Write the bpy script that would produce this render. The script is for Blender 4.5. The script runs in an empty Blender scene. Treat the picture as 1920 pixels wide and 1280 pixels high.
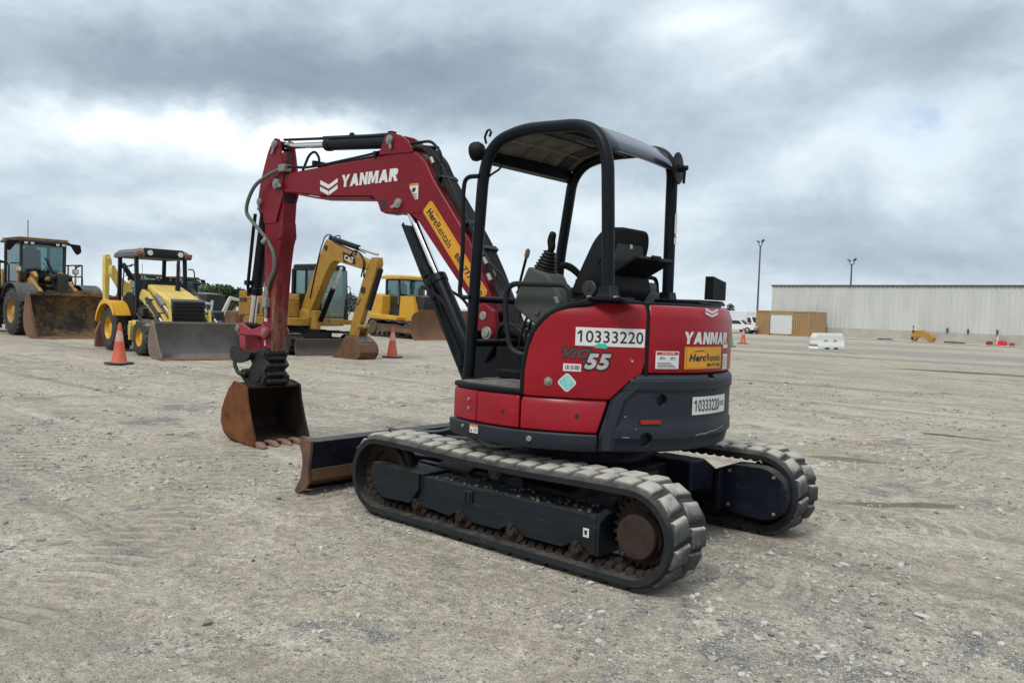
import bpy, bmesh, math, random
import numpy as np
from mathutils import Vector, Matrix, noise, geometry

PI = math.pi
rng = random.Random(7)
sc = bpy.context.scene
COL = sc.collection

# ------------------------------------------------------------------ camera
CAM_POS = Vector((-3.2855, 4.6012, 1.4483))
YAW, PITCH, ROLL, FPX = -0.8598, -0.0378, 0.0368, 1522.2
_d = Vector((math.cos(PITCH)*math.cos(YAW), math.cos(PITCH)*math.sin(YAW), math.sin(PITCH)))
_r = _d.cross(Vector((0, 0, 1))).normalized()
_u = _r.cross(_d)
_r2 = _r*math.cos(ROLL) + _u*math.sin(ROLL)
_u2 = -_r*math.sin(ROLL) + _u*math.cos(ROLL)
camd = bpy.data.cameras.new('camera')
cam = bpy.data.objects.new('camera', camd)
COL.objects.link(cam)
M3 = Matrix((_r2, _u2, -_d)).transposed()
cam.matrix_world = Matrix.Translation(CAM_POS) @ M3.to_4x4()
camd.sensor_width = 36.0
camd.lens = 36.0*FPX/1920.0
camd.clip_start = 0.05
camd.clip_end = 9000
sc.camera = cam

# ------------------------------------------------------------------ light, exposure
SUN_YAW, SUN_EL = math.radians(100), math.radians(52)
sund = bpy.data.lights.new('sun', 'SUN')
sund.energy = 1.55
sund.angle = math.radians(14)
sund.color = (1.0, 0.96, 0.9)
sun = bpy.data.objects.new('sun', sund)
COL.objects.link(sun)
_sd = Vector((math.cos(SUN_EL)*math.cos(SUN_YAW), math.cos(SUN_EL)*math.sin(SUN_YAW), math.sin(SUN_EL)))
sun.rotation_euler = _sd.to_track_quat('Z', 'Y').to_euler()
sc.view_settings.view_transform = 'Standard'
sc.view_settings.look = 'None'
sc.view_settings.exposure = 0.36
sc.view_settings.gamma = 1.0


# ------------------------------------------------------------------ node helper
class NT:
    def __init__(self, tree):
        self.t = tree
        self.n = tree.nodes
        self.l = tree.links
    def new(self, typ, **kw):
        x = self.n.new(typ)
        for k, v in kw.items():
            setattr(x, k, v)
        return x
    def put(self, sock, v):
        if isinstance(v, bpy.types.NodeSocket):
            self.l.new(v, sock)
        elif v is not None:
            if isinstance(v, (tuple, list)) and len(v) == 3 and sock.type == 'RGBA':
                v = (*v, 1)
            sock.default_value = v
    def math(self, op, a, b=None, c=None, clamp=False):
        x = self.new('ShaderNodeMath', operation=op, use_clamp=clamp)
        self.put(x.inputs[0], a)
        if b is not None: self.put(x.inputs[1], b)
        if c is not None: self.put(x.inputs[2], c)
        return x.outputs[0]
    def noise(self, vec, scale, detail=4, rough=.55, dist=0.0):
        x = self.new('ShaderNodeTexNoise')
        self.put(x.inputs['Vector'], vec)
        x.inputs['Scale'].default_value = scale
        x.inputs['Detail'].default_value = detail
        x.inputs['Roughness'].default_value = rough
        x.inputs['Distortion'].default_value = dist
        return x.outputs[0]
    def vor(self, vec, scale, feature='F1', out='Distance', rand=1.0):
        x = self.new('ShaderNodeTexVoronoi', feature=feature)
        self.put(x.inputs['Vector'], vec)
        x.inputs['Scale'].default_value = scale
        x.inputs['Randomness'].default_value = rand
        return x.outputs[out]
    def step(self, v, a, b, c=0.0, d=1.0):
        x = self.new('ShaderNodeMapRange', interpolation_type='SMOOTHSTEP')
        self.put(x.inputs[0], v)
        x.inputs[1].default_value = a
        x.inputs[2].default_value = b
        self.put(x.inputs[3], c)
        self.put(x.inputs[4], d)
        return x.outputs[0]
    def mix(self, f, a, b, blend='MIX'):
        x = self.new('ShaderNodeMix', data_type='RGBA', blend_type=blend)
        self.put(x.inputs[0], f)
        self.put(x.inputs[6], a)
        self.put(x.inputs[7], b)
        return x.outputs[2]
    def scalevec(self, vec, s):
        x = self.new('ShaderNodeMapping')
        self.put(x.inputs[0], vec)
        x.inputs['Scale'].default_value = s
        return x.outputs[0]


# ------------------------------------------------------------------ sky: daylight behind a broken overcast
world = bpy.data.worlds.new('World')
sc.world = world
world.use_nodes = True
W = NT(world.node_tree)
W.n.clear()
out = W.new('ShaderNodeOutputWorld')
sky = W.new('ShaderNodeTexSky', sky_type='NISHITA')
sky.sun_disc = False
sky.sun_elevation = SUN_EL
sky.sun_rotation = PI/2 - SUN_YAW
sky.air_density = 1.0
sky.dust_density = 2.0
bg_sky = W.new('ShaderNodeBackground')
bg_sky.inputs[1].default_value = 0.12
W.l.new(sky.outputs[0], bg_sky.inputs[0])
gen = W.new('ShaderNodeTexCoord').outputs['Generated']
sep = W.new('ShaderNodeSeparateXYZ')
W.l.new(gen, sep.inputs[0])
dx, dy, dz = sep.outputs
zc = W.math('MAXIMUM', dz, 0.0)
# a flat cloud deck seen from below: direction / height
inv = W.math('DIVIDE', 1.0, W.math('ADD', zc, 0.10))
comb = W.new('ShaderNodeCombineXYZ')
W.l.new(W.math('MULTIPLY', dx, inv), comb.inputs[0])
W.l.new(W.math('MULTIPLY', dy, inv), comb.inputs[1])
deck = comb.outputs[0]
# compass coordinates: heading (along the view) and tangent of elevation
hx, hy = math.cos(YAW), math.sin(YAW)
fwd = W.math('ADD', W.math('MULTIPLY', dx, hx), W.math('MULTIPLY', dy, hy))
fwd = W.math('MAXIMUM', W.math('ABSOLUTE', fwd), 0.05)
side = W.math('SUBTRACT', W.math('MULTIPLY', dx, hy), W.math('MULTIPLY', dy, hx))
n_w = W.noise(gen, 4.0, 5, .6)
n_w2 = W.noise(W.scalevec(gen, (1.3, 1.3, 1.9)), 7.0, 4, .6)
U = W.math('ADD', W.math('DIVIDE', side, fwd), W.math('MULTIPLY', W.math('SUBTRACT', n_w, .5), .22))
V = W.math('ADD', W.math('DIVIDE', zc, fwd), W.math('MULTIPLY', W.math('SUBTRACT', n_w2, .5), .10))
def blob(x, y, sx, sy, amp, rot=0.0):
    """one bank of cloud: centre and size in heading / elevation"""
    u0 = (x-960)/FPX
    v0 = (582 + .0368*(x-960) - y)/FPX
    du, dv = W.math('SUBTRACT', U, u0), W.math('SUBTRACT', V, v0)
    c, s = math.cos(rot), math.sin(rot)
    a = W.math('ADD', W.math('MULTIPLY', du, c*FPX/sx), W.math('MULTIPLY', dv, s*FPX/sx))
    b = W.math('SUBTRACT', W.math('MULTIPLY', dv, c*FPX/sy), W.math('MULTIPLY', du, s*FPX/sy))
    q = W.math('ADD', W.math('MULTIPLY', a, a), W.math('MULTIPLY', b, b))
    g = W.math('EXPONENT', W.math('MULTIPLY', q, -1.0))
    return W.math('MULTIPLY', g, amp)
acc = None
for b in [(330, 120, 640, 88, -.31), (760, 175, 340, 75, -.18), (1180, 260, 300, 90, -.07),
          (330, 255, 420, 48, .30), (520, 235, 130, 40, .18), (60, 300, 200, 120, .06),
          (330, 385, 200, 30, .10), (600, 425, 130, 42, -.12), (230, 430, 420, 42, -.12), (120, 350, 160, 40, -.08), (1180, 470, 300, 60, -.06),
          (150, 20, 300, 30, .05), (1270, 45, 170, 60, .16), (1420, 105, 180, 32, .14, .35),
          (1720, 80, 260, 70, -.22), (1600, 190, 350, 60, -.05, .3), (1700, 250, 260, 75, .20, .3), (1350, 380, 260, 60, .10),
          (1560, 420, 300, 50, -.17), (1750, 500, 440, 42, -.16), (1250, 330, 220, 45, -.08), (1050, 430, 260, 120, .10),
          (620, 520, 420, 50, .06), (1250, 520, 260, 40, .06), (1030, 60, 160, 80, -.10), (420, 520, 500, 45, .05), (1500, 560, 300, 30, .05)]:
    t = blob(*b)
    acc = t if acc is None else W.math('ADD', acc, t)
n1 = W.noise(deck, .55, 7, .60, .45)
n2 = W.noise(W.scalevec(gen, (1, 1, 1.9)), 9.0, 8, .60, .35)
tone = W.math('ADD', .60, W.math('MULTIPLY', acc, 1.0))
tone = W.math('ADD', tone, W.math('MULTIPLY', W.math('SUBTRACT', n1, .5), .20))
tone = W.math('ADD', tone, W.math('MULTIPLY', W.math('SUBTRACT', n2, .5), .44))
# an overcast sky is brightest overhead
tone = W.math('ADD', tone, W.step(zc, .42, .95, 0.0, .35))
ramp = W.new('ShaderNodeValToRGB')
W.l.new(tone, ramp.inputs[0])
er = ramp.color_ramp.elements
er[0].position, er[0].color = 0.05, (.168, .212, .262, 1)
er[1].position, er[1].color = 1.0, (.90, .925, .94, 1)
for p, c in ((.30, (.245, .300, .358)), (.52, (.380, .448, .512)), (.74, (.585, .655, .705))):
    e = er.new(p)
    e.color = (*c, 1)
bg_cloud = W.new('ShaderNodeBackground')
W.l.new(ramp.outputs[0], bg_cloud.inputs[0])
bg_cloud.inputs[1].default_value = 1.13
mixs = W.new('ShaderNodeMixShader')
gap = W.math('ADD', blob(1745, 228, 110, 46, .75, .3), blob(1480, 60, 60, 30, .15))
gap = W.math('MULTIPLY', gap, W.step(n2, .35, .6))
W.l.new(W.math('SUBTRACT', .95, gap), mixs.inputs[0])
W.l.new(bg_sky.outputs[0], mixs.inputs[1])
W.l.new(bg_cloud.outputs[0], mixs.inputs[2])
W.l.new(mixs.outputs[0], out.inputs[0])


# ------------------------------------------------------------------ materials
MATS = {}
def mat(name, col, rough=.5, metal=0., var=.15, vs=4., dirt=None, da=0., ds=3., dust=0.,
        dustc=(.27, .25, .215), bump=0., bs=60., coat=0., stretch=(1, 1, 1), spec=.5, chip=None, ca=0., zlim=None, dn=(.25, .7), scratch=None):
    """a painted or worn surface: tone variation, patches of dirt, settled dust on upward faces, bare chips"""
    if name in MATS:
        return MATS[name]
    m = bpy.data.materials.new(name)
    m.use_nodes = True
    T = NT(m.node_tree)
    bs_ = T.n['Principled BSDF']
    tc = T.new('ShaderNodeTexCoord').outputs['Object']
    v = T.scalevec(tc, stretch) if stretch != (1, 1, 1) else tc
    n1 = T.noise(v, vs, 6, .6)
    c = T.mix(1.0, (*col, 1), T.step(n1, .25, .75, 1-var, 1+var), 'MULTIPLY')
    r = T.math('ADD', rough-.08, T.math('MULTIPLY', n1, .16))
    if dirt:
        n2 = T.noise(v, ds, 8, .68)
        n3 = T.noise(v, ds*7, 5, .6)
        f = T.math('ADD', T.math('MULTIPLY', n2, .7), T.math('MULTIPLY', n3, .3))
        f = T.step(f, .68-.36*da, .86-.36*da)
        if zlim:                       # wear only on the lower stretch
            zz = T.new('ShaderNodeSeparateXYZ')
            T.l.new(tc, zz.inputs[0])
            f = T.math('MULTIPLY', f, T.step(zz.outputs[2], zlim[1], zlim[0]))
        c = T.mix(f, c, (*dirt, 1))
        r = T.math('ADD', r, T.math('MULTIPLY', f, .25))
    if chip:
        n4 = T.noise(tc, 23, 6, .7)
        f4 = T.step(n4, .76-.2*ca, .79-.2*ca)
        c = T.mix(f4, c, (*chip, 1))
    if scratch:                        # thin rubbed lines along the surface
        cs_, f1, f2 = scratch
        s1 = T.noise(T.scalevec(tc, (f1, f1, f2)), 1.0, 3, .6)
        s2 = T.noise(tc, 2.2, 4, .6)
        fs_ = T.math('MULTIPLY', T.step(s1, .66, .72), T.step(s2, .50, .62))
        c = T.mix(T.math('MULTIPLY', fs_, .55), c, (*cs_, 1))
    if dust:
        nz = T.new('ShaderNodeSeparateXYZ')
        T.l.new(T.new('ShaderNodeNewGeometry').outputs['Normal'], nz.inputs[0])
        n5 = T.noise(tc, 9, 6, .65)
        f5 = T.math('MULTIPLY', T.step(nz.outputs[2], .25, .95), T.step(n5, *dn))
        f5 = T.math('ADD', T.math('MULTIPLY', f5, dust), T.math('MULTIPLY', T.step(n5, .4, .8), dust*.12), clamp=True)
        c = T.mix(f5, c, (*dustc, 1))
        r = T.math('ADD', r, T.math('MULTIPLY', f5, .4), clamp=True)
    T.put(bs_.inputs['Base Color'], c)
    T.put(bs_.inputs['Roughness'], r)
    bs_.inputs['Metallic'].default_value = metal
    bs_.inputs['Specular IOR Level'].default_value = spec
    if coat:
        bs_.inputs['Coat Weight'].default_value = coat
        bs_.inputs['Coat Roughness'].default_value = .12
    if bump:
        b = T.new('ShaderNodeBump')
        b.inputs['Strength'].default_value = min(1.0, bump)
        b.inputs['Distance'].default_value = .01
        T.put(b.inputs['Height'], T.noise(v, bs, 5, .6))
        T.l.new(b.outputs[0], bs_.inputs['Normal'])
    MATS[name] = m
    return m

def glass(name, col=(.55, .72, .70), rough=.05, alpha=.55):
    if name in MATS: return MATS[name]
    m = bpy.data.materials.new(name)
    m.use_nodes = True
    T = NT(m.node_tree)
    T.n.clear()
    o = T.new('ShaderNodeOutputMaterial')
    tr = T.new('ShaderNodeBsdfTransparent')
    tr.inputs[0].default_value = (*col, 1)
    gl = T.new('ShaderNodeBsdfGlossy')
    gl.inputs['Roughness'].default_value = rough
    gl.inputs['Color'].default_value = (.9, .95, .95, 1)
    fr = T.new('ShaderNodeFresnel')
    fr.inputs[0].default_value = 1.5
    mx = T.new('ShaderNodeMixShader')
    T.put(mx.inputs[0], T.math('ADD', T.math('MULTIPLY', fr.outputs[0], .8), .06))
    T.l.new(tr.outputs[0], mx.inputs[1])
    T.l.new(gl.outputs[0], mx.inputs[2])
    T.l.new(mx.outputs[0], o.inputs[0])
    MATS[name] = m
    return m


# ------------------------------------------------------------------ mesh builder
class MB:
    def __init__(self):
        self.v, self.f, self.m = [], [], []
    def add(self, vs, fs, mi=0):
        o = len(self.v)
        self.v += [tuple(x) for x in vs]
        for f in fs:
            self.f.append([i+o for i in f])
            self.m.append(mi)
        return self
    def box(self, c, s, rot=None, mi=0):
        hx, hy, hz = s[0]/2, s[1]/2, s[2]/2
        vs = [Vector((a*hx, b*hy, d*hz)) for a in (-1, 1) for b in (-1, 1) for d in (-1, 1)]
        if rot is not None:
            vs = [rot @ q for q in vs]
        vs = [q + Vector(c) for q in vs]
        return self.add(vs, [(0, 1, 3, 2), (4, 6, 7, 5), (0, 4, 5, 1), (2, 3, 7, 6), (0, 2, 6, 4), (1, 5, 7, 3)], mi)
    def bx(self, x0, x1, y0, y1, z0, z1, mi=0):
        return self.box(((x0+x1)/2, (y0+y1)/2, (z0+z1)/2), (abs(x1-x0), abs(y1-y0), abs(z1-z0)), None, mi)
    @staticmethod
    def _p(axis, u, v, a):
        return (u, a, v) if axis == 'y' else ((a, u, v) if axis == 'x' else (u, v, a))
    def prism(self, poly, a, b, axis='y', mi=0, holes=None, poly2=None):
        n = len(poly)
        if holes:
            loops = [poly] + holes
            pts, ed = [], []
            for lp in loops:
                o = len(pts)
                pts += [Vector(q) for q in lp]
                ed += [(o+i, o+(i+1) % len(lp)) for i in range(len(lp))]
            r = geometry.delaunay_2d_cdt(pts, ed, [], 4, 1e-6)
            vv, ff = r[0], r[2]
            k = len(vv)
            vs = [self._p(axis, q[0], q[1], a) for q in vv] + [self._p(axis, q[0], q[1], b) for q in vv]
            fs = [tuple(f) for f in ff] + [tuple(i+k for i in reversed(f)) for f in ff]
            self.add(vs, fs, mi)
            for lp in loops:
                m = len(lp)
                vs = [self._p(axis, q[0], q[1], a) for q in lp] + [self._p(axis, q[0], q[1], b) for q in lp]
                self.add(vs, [(i, (i+1) % m, m+(i+1) % m, m+i) for i in range(m)], mi)
            return self
        p2 = poly2 or poly
        vs = [self._p(axis, q[0], q[1], a) for q in poly] + [self._p(axis, q[0], q[1], b) for q in p2]
        fs = [tuple(range(n)), tuple(range(2*n-1, n-1, -1))]
        fs += [(i, (i+1) % n, n+(i+1) % n, n+i) for i in range(n)]
        return self.add(vs, fs, mi)
    def strip(self, line, t, a, b, axis='y', mi=0):
        """a bent plate: polyline with thickness t (to its left), extruded from a to b"""
        off = []
        n = len(line)
        for i in range(n):
            p0, p1 = Vector(line[max(0, i-1)]), Vector(line[min(n-1, i+1)])
            d = (p1-p0).normalized()
            off.append((line[i][0]-d[1]*t, line[i][1]+d[0]*t))
        vs, fs = [], []
        for w in (a, b):
            vs += [self._p(axis, q[0], q[1], w) for q in line] + [self._p(axis, q[0], q[1], w) for q in off]
        k = 2*n
        for i in range(n-1):
            fs += [(i, i+1, n+i+1, n+i), (k+i, k+n+i, k+n+i+1, k+i+1), (i, k+i, k+i+1, i+1), (n+i, n+i+1, k+n+i+1, k+n+i)]
        fs += [(0, n, k+n, k), (n-1, k+n-1, k+2*n-1, 2*n-1)]
        return self.add(vs, fs, mi)
    def loft(self, rings, cap=True, closed=True, mi=0):
        n = len(rings[0])
        vs = [p for r in rings for p in r]
        fs = []
        for i in range(len(rings)-1):
            for j in range(n if closed else n-1):
                a, b = i*n+j, i*n+(j+1) % n
                fs.append((a, b, b+n, a+n))
        if cap and closed:
            fs += [tuple(range(n-1, -1, -1)), tuple(range((len(rings)-1)*n, len(rings)*n))]
        return self.add(vs, fs, mi)
    def cyl(self, p0, p1, r0, r1=None, n=16, mi=0):
        r1 = r0 if r1 is None else r1
        return self.lathe([(r0, 0), (r1, (Vector(p1)-Vector(p0)).length)], p0, Vector(p1)-Vector(p0), n, mi)
    def lathe(self, prof, o, d, n=24, mi=0, cap=True):
        o, d = Vector(o), Vector(d).normalized()
        a = d.orthogonal().normalized()
        b = d.cross(a)
        rings = [[o + d*h + (a*math.cos(2*PI*k/n) + b*math.sin(2*PI*k/n))*max(r, 1e-4) for k in range(n)] for r, h in prof]
        return self.loft(rings, cap, True, mi)
    def tube(self, pts, r, n=8, mi=0, closed=False):
        P = [Vector(p) for p in pts]
        m = len(P)
        tang = []
        for i in range(m):
            if closed:
                tang.append((P[(i+1) % m]-P[i-1]).normalized())
            else:
                tang.append((P[min(m-1, i+1)]-P[max(0, i-1)]).normalized())
        nrm = tang[0].orthogonal().normalized()
        rings = []
        for i in range(m):
            t = tang[i]
            nrm = (nrm - t*nrm.dot(t))
            nrm = nrm.normalized() if nrm.length > 1e-6 else t.orthogonal().normalized()
            b = t.cross(nrm)
            rr = r[i] if isinstance(r, (list, tuple)) else r
            rings.append([P[i] + (nrm*math.cos(2*PI*k/n) + b*math.sin(2*PI*k/n))*rr for k in range(n)])
        if closed:
            rings.append(rings[0])
        return self.loft(rings, not closed, True, mi)
    def grid(self, fn, us, vs_, mi=0):
        nu, nv = len(us), len(vs_)
        vs = [fn(u, v) for u in us for v in vs_]
        fs = [(i*nv+j, (i+1)*nv+j, (i+1)*nv+j+1, i*nv+j+1) for i in range(nu-1) for j in range(nv-1)]
        return self.add(vs, fs, mi)
    def ball(self, c, r, sq=(1, 1, 1), n=16, mi=0):
        prof = [(math.sin(PI*k/(n//2)), -math.cos(PI*k/(n//2))) for k in range(n//2+1)]
        rings = [[(c[0]+r*sq[0]*a*math.cos(2*PI*k/n), c[1]+r*sq[1]*a*math.sin(2*PI*k/n), c[2]+r*sq[2]*h) for k in range(n)]
                 for a, h in [(max(p, 1e-3), h) for p, h in prof]]
        return self.loft(rings, True, True, mi)
    def apart(self):
        """the far-apart pieces collected here, each as a builder of its own"""
        nv = len(self.v)
        par = list(range(nv))
        def find(i):
            while par[i] != i:
                par[i] = par[par[i]]
                i = par[i]
            return i
        for f in self.f:
            a = find(f[0])
            for q in f[1:]:
                par[find(q)] = a
        used = sorted({find(f[0]) for f in self.f})
        if len(used) < 2 or len(used) > 120:
            return [self]
        idx = {r: k for k, r in enumerate(used)}
        pts = np.array(self.v)
        isl = np.array([idx.get(find(i), -1) for i in range(nv)])
        lo = np.array([pts[isl == k].min(0) for k in range(len(used))])
        hi = np.array([pts[isl == k].max(0) for k in range(len(used))])
        size = (hi-lo).max(1)
        gap = np.maximum(0, np.maximum(lo[:, None]-hi[None], lo[None]-hi[:, None]))
        near = np.sqrt((gap**2).sum(2)) <= np.maximum(.02, .5*np.maximum(size[:, None], size[None]))
        lab = list(range(len(used)))
        ch = True
        while ch:
            ch = False
            for a, b in zip(*np.nonzero(near)):
                m_ = min(lab[a], lab[b])
                if lab[a] != m_ or lab[b] != m_:
                    lab[a] = lab[b] = m_
                    ch = True
        if len(set(lab)) < 2:
            return [self]
        res = []
        for g in sorted(set(lab)):
            mb, mp_ = MB(), {}
            for f, mi in zip(self.f, self.m):
                if lab[isl[f[0]]] == g:
                    for q in f:
                        if q not in mp_:
                            mp_[q] = len(mb.v)
                            mb.v.append(self.v[q])
                    mb.f.append([mp_[q] for q in f])
                    mb.m.append(mi)
            res.append(mb)
        return res
    def build(self, name, mats, parent=None, bevel=0.0, seg=2, smooth=38, fix=True):
        if parent is not None and name not in ('dirt_clods', 'crown', 'scrape_mark', 'access_panel'):
            ps = self.apart()
            if 1 < len(ps) <= 12:
                return [p.build(name, mats, parent, bevel, seg, smooth, fix) for p in ps][0]
        me = bpy.data.meshes.new(name)
        me.from_pydata(self.v, [], self.f)
        mats = mats if isinstance(mats, (list, tuple)) else [mats]
        for x in mats:
            me.materials.append(MATS[x] if isinstance(x, str) else x)
        if len(mats) > 1:
            me.polygons.foreach_set('material_index', self.m)
        if fix:
            bm = bmesh.new()
            bm.from_mesh(me)
            bmesh.ops.recalc_face_normals(bm, faces=bm.faces)
            bm.to_mesh(me)
            bm.free()
        me.update()
        if smooth:
            me.shade_smooth()
            me.set_sharp_from_angle(angle=math.radians(smooth))
        o = bpy.data.objects.new(name, me)
        COL.objects.link(o)
        if parent is not None:
            o.parent = parent
        if bevel:
            b = o.modifiers.new('bevel', 'BEVEL')
            b.width = bevel
            b.segments = seg
            b.limit_method = 'ANGLE'
            b.angle_limit = math.radians(35)
            b.use_clamp_overlap = True
        return o


def fillet(pts, rad, n=6, closed=False):
    """round the corners of a 2-D or 3-D polyline"""
    P = [Vector(p) for p in pts]
    m = len(P)
    outp = []
    for i in range(m):
        if not closed and i in (0, m-1):
            outp.append(P[i])
            continue
        a, b, c = P[i-1], P[i], P[(i+1) % m]
        d1, d2 = a-b, c-b
        r = rad[i] if isinstance(rad, (list, tuple)) else rad
        k = min(r, d1.length*.49, d2.length*.49)
        if k < 1e-5:
            outp.append(b)
            continue
        s, e = b+d1.normalized()*k, b+d2.normalized()*k
        for j in range(n+1):
            t = j/n
            outp.append(s*(1-t)**2 + b*2*t*(1-t) + e*t*t)
    return [tuple(p) for p in outp]

def smooth_path(pts, n=6):
    """Catmull-Rom through the points"""
    P = [Vector(p) for p in pts]
    P = [P[0]*2-P[1]] + P + [P[-1]*2-P[-2]]
    o = []
    for i in range(1, len(P)-2):
        for k in range(n):
            t = k/n
            o.append(.5*((2*P[i]) + (P[i+1]-P[i-1])*t + (2*P[i-1]-5*P[i]+4*P[i+1]-P[i+2])*t*t + (3*P[i]-P[i-1]-3*P[i+1]+P[i+2])*t**3))
    o.append(P[-2])
    return o

def circ(cx, cy, r, n=20, a0=0., a1=360., end=False):
    k = n+1 if end else n
    return [(cx+r*math.cos(math.radians(a0+(a1-a0)*i/n)), cy+r*math.sin(math.radians(a0+(a1-a0)*i/n))) for i in range(k)]

def tag(o, label=None, cat=None, group=None, kind=None):
    if label: o['label'] = label
    if cat: o['category'] = cat
    if group: o['group'] = group
    if kind: o['kind'] = kind
    return o

def thing(name, label, cat, loc=(0, 0, 0), rz=0., group=None):
    o = bpy.data.objects.new(name, None)
    COL.objects.link(o)
    o.empty_display_size = .2
    o.location = loc
    o.rotation_euler = (0, 0, rz)
    return tag(o, label, cat, group)

def copy_tree(o, parent=None):
    c = o.copy()
    COL.objects.link(c)
    if parent is not None:
        c.parent = parent
    for ch in list(o.children):
        copy_tree(ch, c)
    return c


# ------------------------------------------------------------------ lettering
_TXT = {}
def text2d(s, bold=0.0, shear=0.0):
    """outline of a word as triangles in a unit box: (verts 2-D scaled so width = 1, height = 1; faces; aspect)"""
    key = (s, bold, shear)
    if key in _TXT:
        return _TXT[key]
    cu = bpy.data.curves.new('lettering', 'FONT')
    cu.body = s
    cu.size = 1.0
    cu.offset = bold
    cu.shear = shear
    cu.resolution_u = 3
    if bold: cu.space_character = 1.0 + bold*2.2
    o = bpy.data.objects.new('lettering', cu)
    COL.objects.link(o)
    dg = bpy.context.evaluated_depsgraph_get()
    me = bpy.data.meshes.new_from_object(o.evaluated_get(dg))
    vs = [(v.co.x, v.co.y) for v in me.vertices]
    fs = [tuple(p.vertices) for p in me.polygons]
    bpy.data.objects.remove(o)
    bpy.data.curves.remove(cu)
    bpy.data.meshes.remove(me)
    x0, x1 = min(v[0] for v in vs), max(v[0] for v in vs)
    y0, y1 = min(v[1] for v in vs), max(v[1] for v in vs)
    vs = [((v[0]-x0)/(x1-x0), (v[1]-y0)/(y1-y0)) for v in vs]
    _TXT[key] = (vs, fs, (x1-x0)/(y1-y0))
    return _TXT[key]

def put_text(mb, s, fn, u0, u1, v0, v1, h, bold=0.0, shear=0.0, mi=0):
    vs, fs, _ = text2d(s, bold, shear)
    mb.add([fn(u0+(u1-u0)*a, v0+(v1-v0)*b, h) for a, b in vs], fs, mi)

def put_plate(mb, fn, u0, u1, v0, v1, h, nu=8, mi=0):
    us = [u0+(u1-u0)*i/nu for i in range(nu+1)]
    # a thin sticker with edges down to the surface
    mb.grid(lambda u, v: fn(u, v, h), us, [v0, v1], mi)
    mb.grid(lambda u, v: fn(u, v0, v), us, [0.0, h], mi)
    mb.grid(lambda u, v: fn(u, v1, v), us, [0.0, h], mi)

def put_poly(mb, fn, poly, h, mi=0):
    mb.add([fn(a, b, h) for a, b in poly], [tuple(range(len(poly)))], mi)

GLYPH = {
 'Y': (.92, [(0, 1), (.30, 1), (.46, .66), (.62, 1), (.92, 1), (.60, .42), (.60, 0), (.32, 0), (.32, .42)], []),
 'A': (.98, [(0, 0), (.34, 1), (.64, 1), (.98, 0), (.68, 0), (.63, .17), (.35, .17), (.30, 0)], [(.41, .37), (.57, .37), (.49, .68)]),
 'N': (.84, [(0, 0), (0, 1), (.29, 1), (.57, .47), (.57, 1), (.84, 1), (.84, 0), (.55, 0), (.27, .53), (.27, 0)], []),
 'M': (1.06, [(0, 0), (0, 1), (.37, 1), (.53, .44), (.69, 1), (1.06, 1), (1.06, 0), (.79, 0), (.79, .60), (.62, .06), (.44, .06), (.27, .60), (.27, 0)], []),
 'R': (.90, [(0, 0), (0, 1), (.56, 1), (.74, .96), (.84, .86), (.86, .70), (.80, .54), (.66, .45), (.90, 0), (.57, 0), (.38, .37), (.29, .37), (.29, 0)], [(.29, .57), (.29, .79), (.47, .79), (.56, .75), (.57, .63), (.49, .57)]),
}
def put_heavy(mb, s, fn, u0, u1, v0, v1, h, shear=.10, gap=.07, mi=0):
    """heavy capitals cut as polygons"""
    tot = sum(GLYPH[c][0] for c in s) + gap*(len(s)-1) + shear
    k = (u1-u0)/tot
    x = 0.0
    for c in s:
        w, outer, hole = GLYPH[c]
        loops = [outer] + ([hole] if hole else [])
        pts, ed = [], []
        for lp in loops:
            o = len(pts)
            pts += [Vector(q) for q in lp]
            ed += [(o+i, o+(i+1) % len(lp)) for i in range(len(lp))]
        r = geometry.delaunay_2d_cdt(pts, ed, [], 4, 1e-6)
        mb.add([fn(u0+(x+q[0]+shear*q[1])*k, v0+(v1-v0)*q[1], h) for q in r[0]], [tuple(f) for f in r[2]], mi)
        x += w+gap

def carve(o, cutters):
    """cut real recesses, then drop the cutting bodies"""
    bm_ = o.modifiers.get('bevel')
    if bm_: o.modifiers.remove(bm_)
    for c in cutters:
        md = o.modifiers.new('cut', 'BOOLEAN')
        md.operation = 'DIFFERENCE'
        md.object = c
        md.solver = 'EXACT'
    dg = bpy.context.evaluated_depsgraph_get()
    me = bpy.data.meshes.new_from_object(o.evaluated_get(dg))
    o.modifiers.clear()
    o.data = me
    me.shade_smooth()
    me.set_sharp_from_angle(angle=math.radians(30))
    for c in cutters:
        bpy.data.objects.remove(c)

def cyl_map(R):
    return lambda u, v, h: ((R+h)*math.cos(math.radians(u)), (R+h)*math.sin(math.radians(u)), v)
def plane_map(o, e1, e2):
    o, e1, e2 = Vector(o), Vector(e1).normalized(), Vector(e2).normalized()
    n = e1.cross(e2)
    return lambda u, v, h: tuple(o + e1*u + e2*v + n*h)


# ------------------------------------------------------------------ palette
mat('red_paint', (.262, .0022, .0105), .36, var=.12, coat=.10, spec=.28, dirt=(.20, .022, .026), da=.26, ds=2.4, dust=.16, scratch=((.30, .10, .09), 5, 130), chip=(.30, .16, .14), ca=.0)
mat('maroon_paint', (.165, .0028, .0105), .45, var=.12, coat=.06, spec=.22, dirt=(.14, .03, .03), da=.2, ds=3, dust=.12, chip=(.26, .17, .14), ca=-.1)
mat('worn_red', (.140, .0035, .0105), .5, var=.2, spec=.25, zlim=(1.15, 2.05), dirt=(.21, .135, .085), da=.66, ds=7, stretch=(1.6, 1.6, .30), chip=(.3, .24, .18), ca=.1)
mat('navy_iron', (.0150, .0196, .0295), .52, var=.12, spec=.3, dirt=(.05, .054, .062), da=.22, ds=3, dust=.12, chip=(.16, .15, .14), ca=-.1, bump=.04, bs=140)
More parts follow.
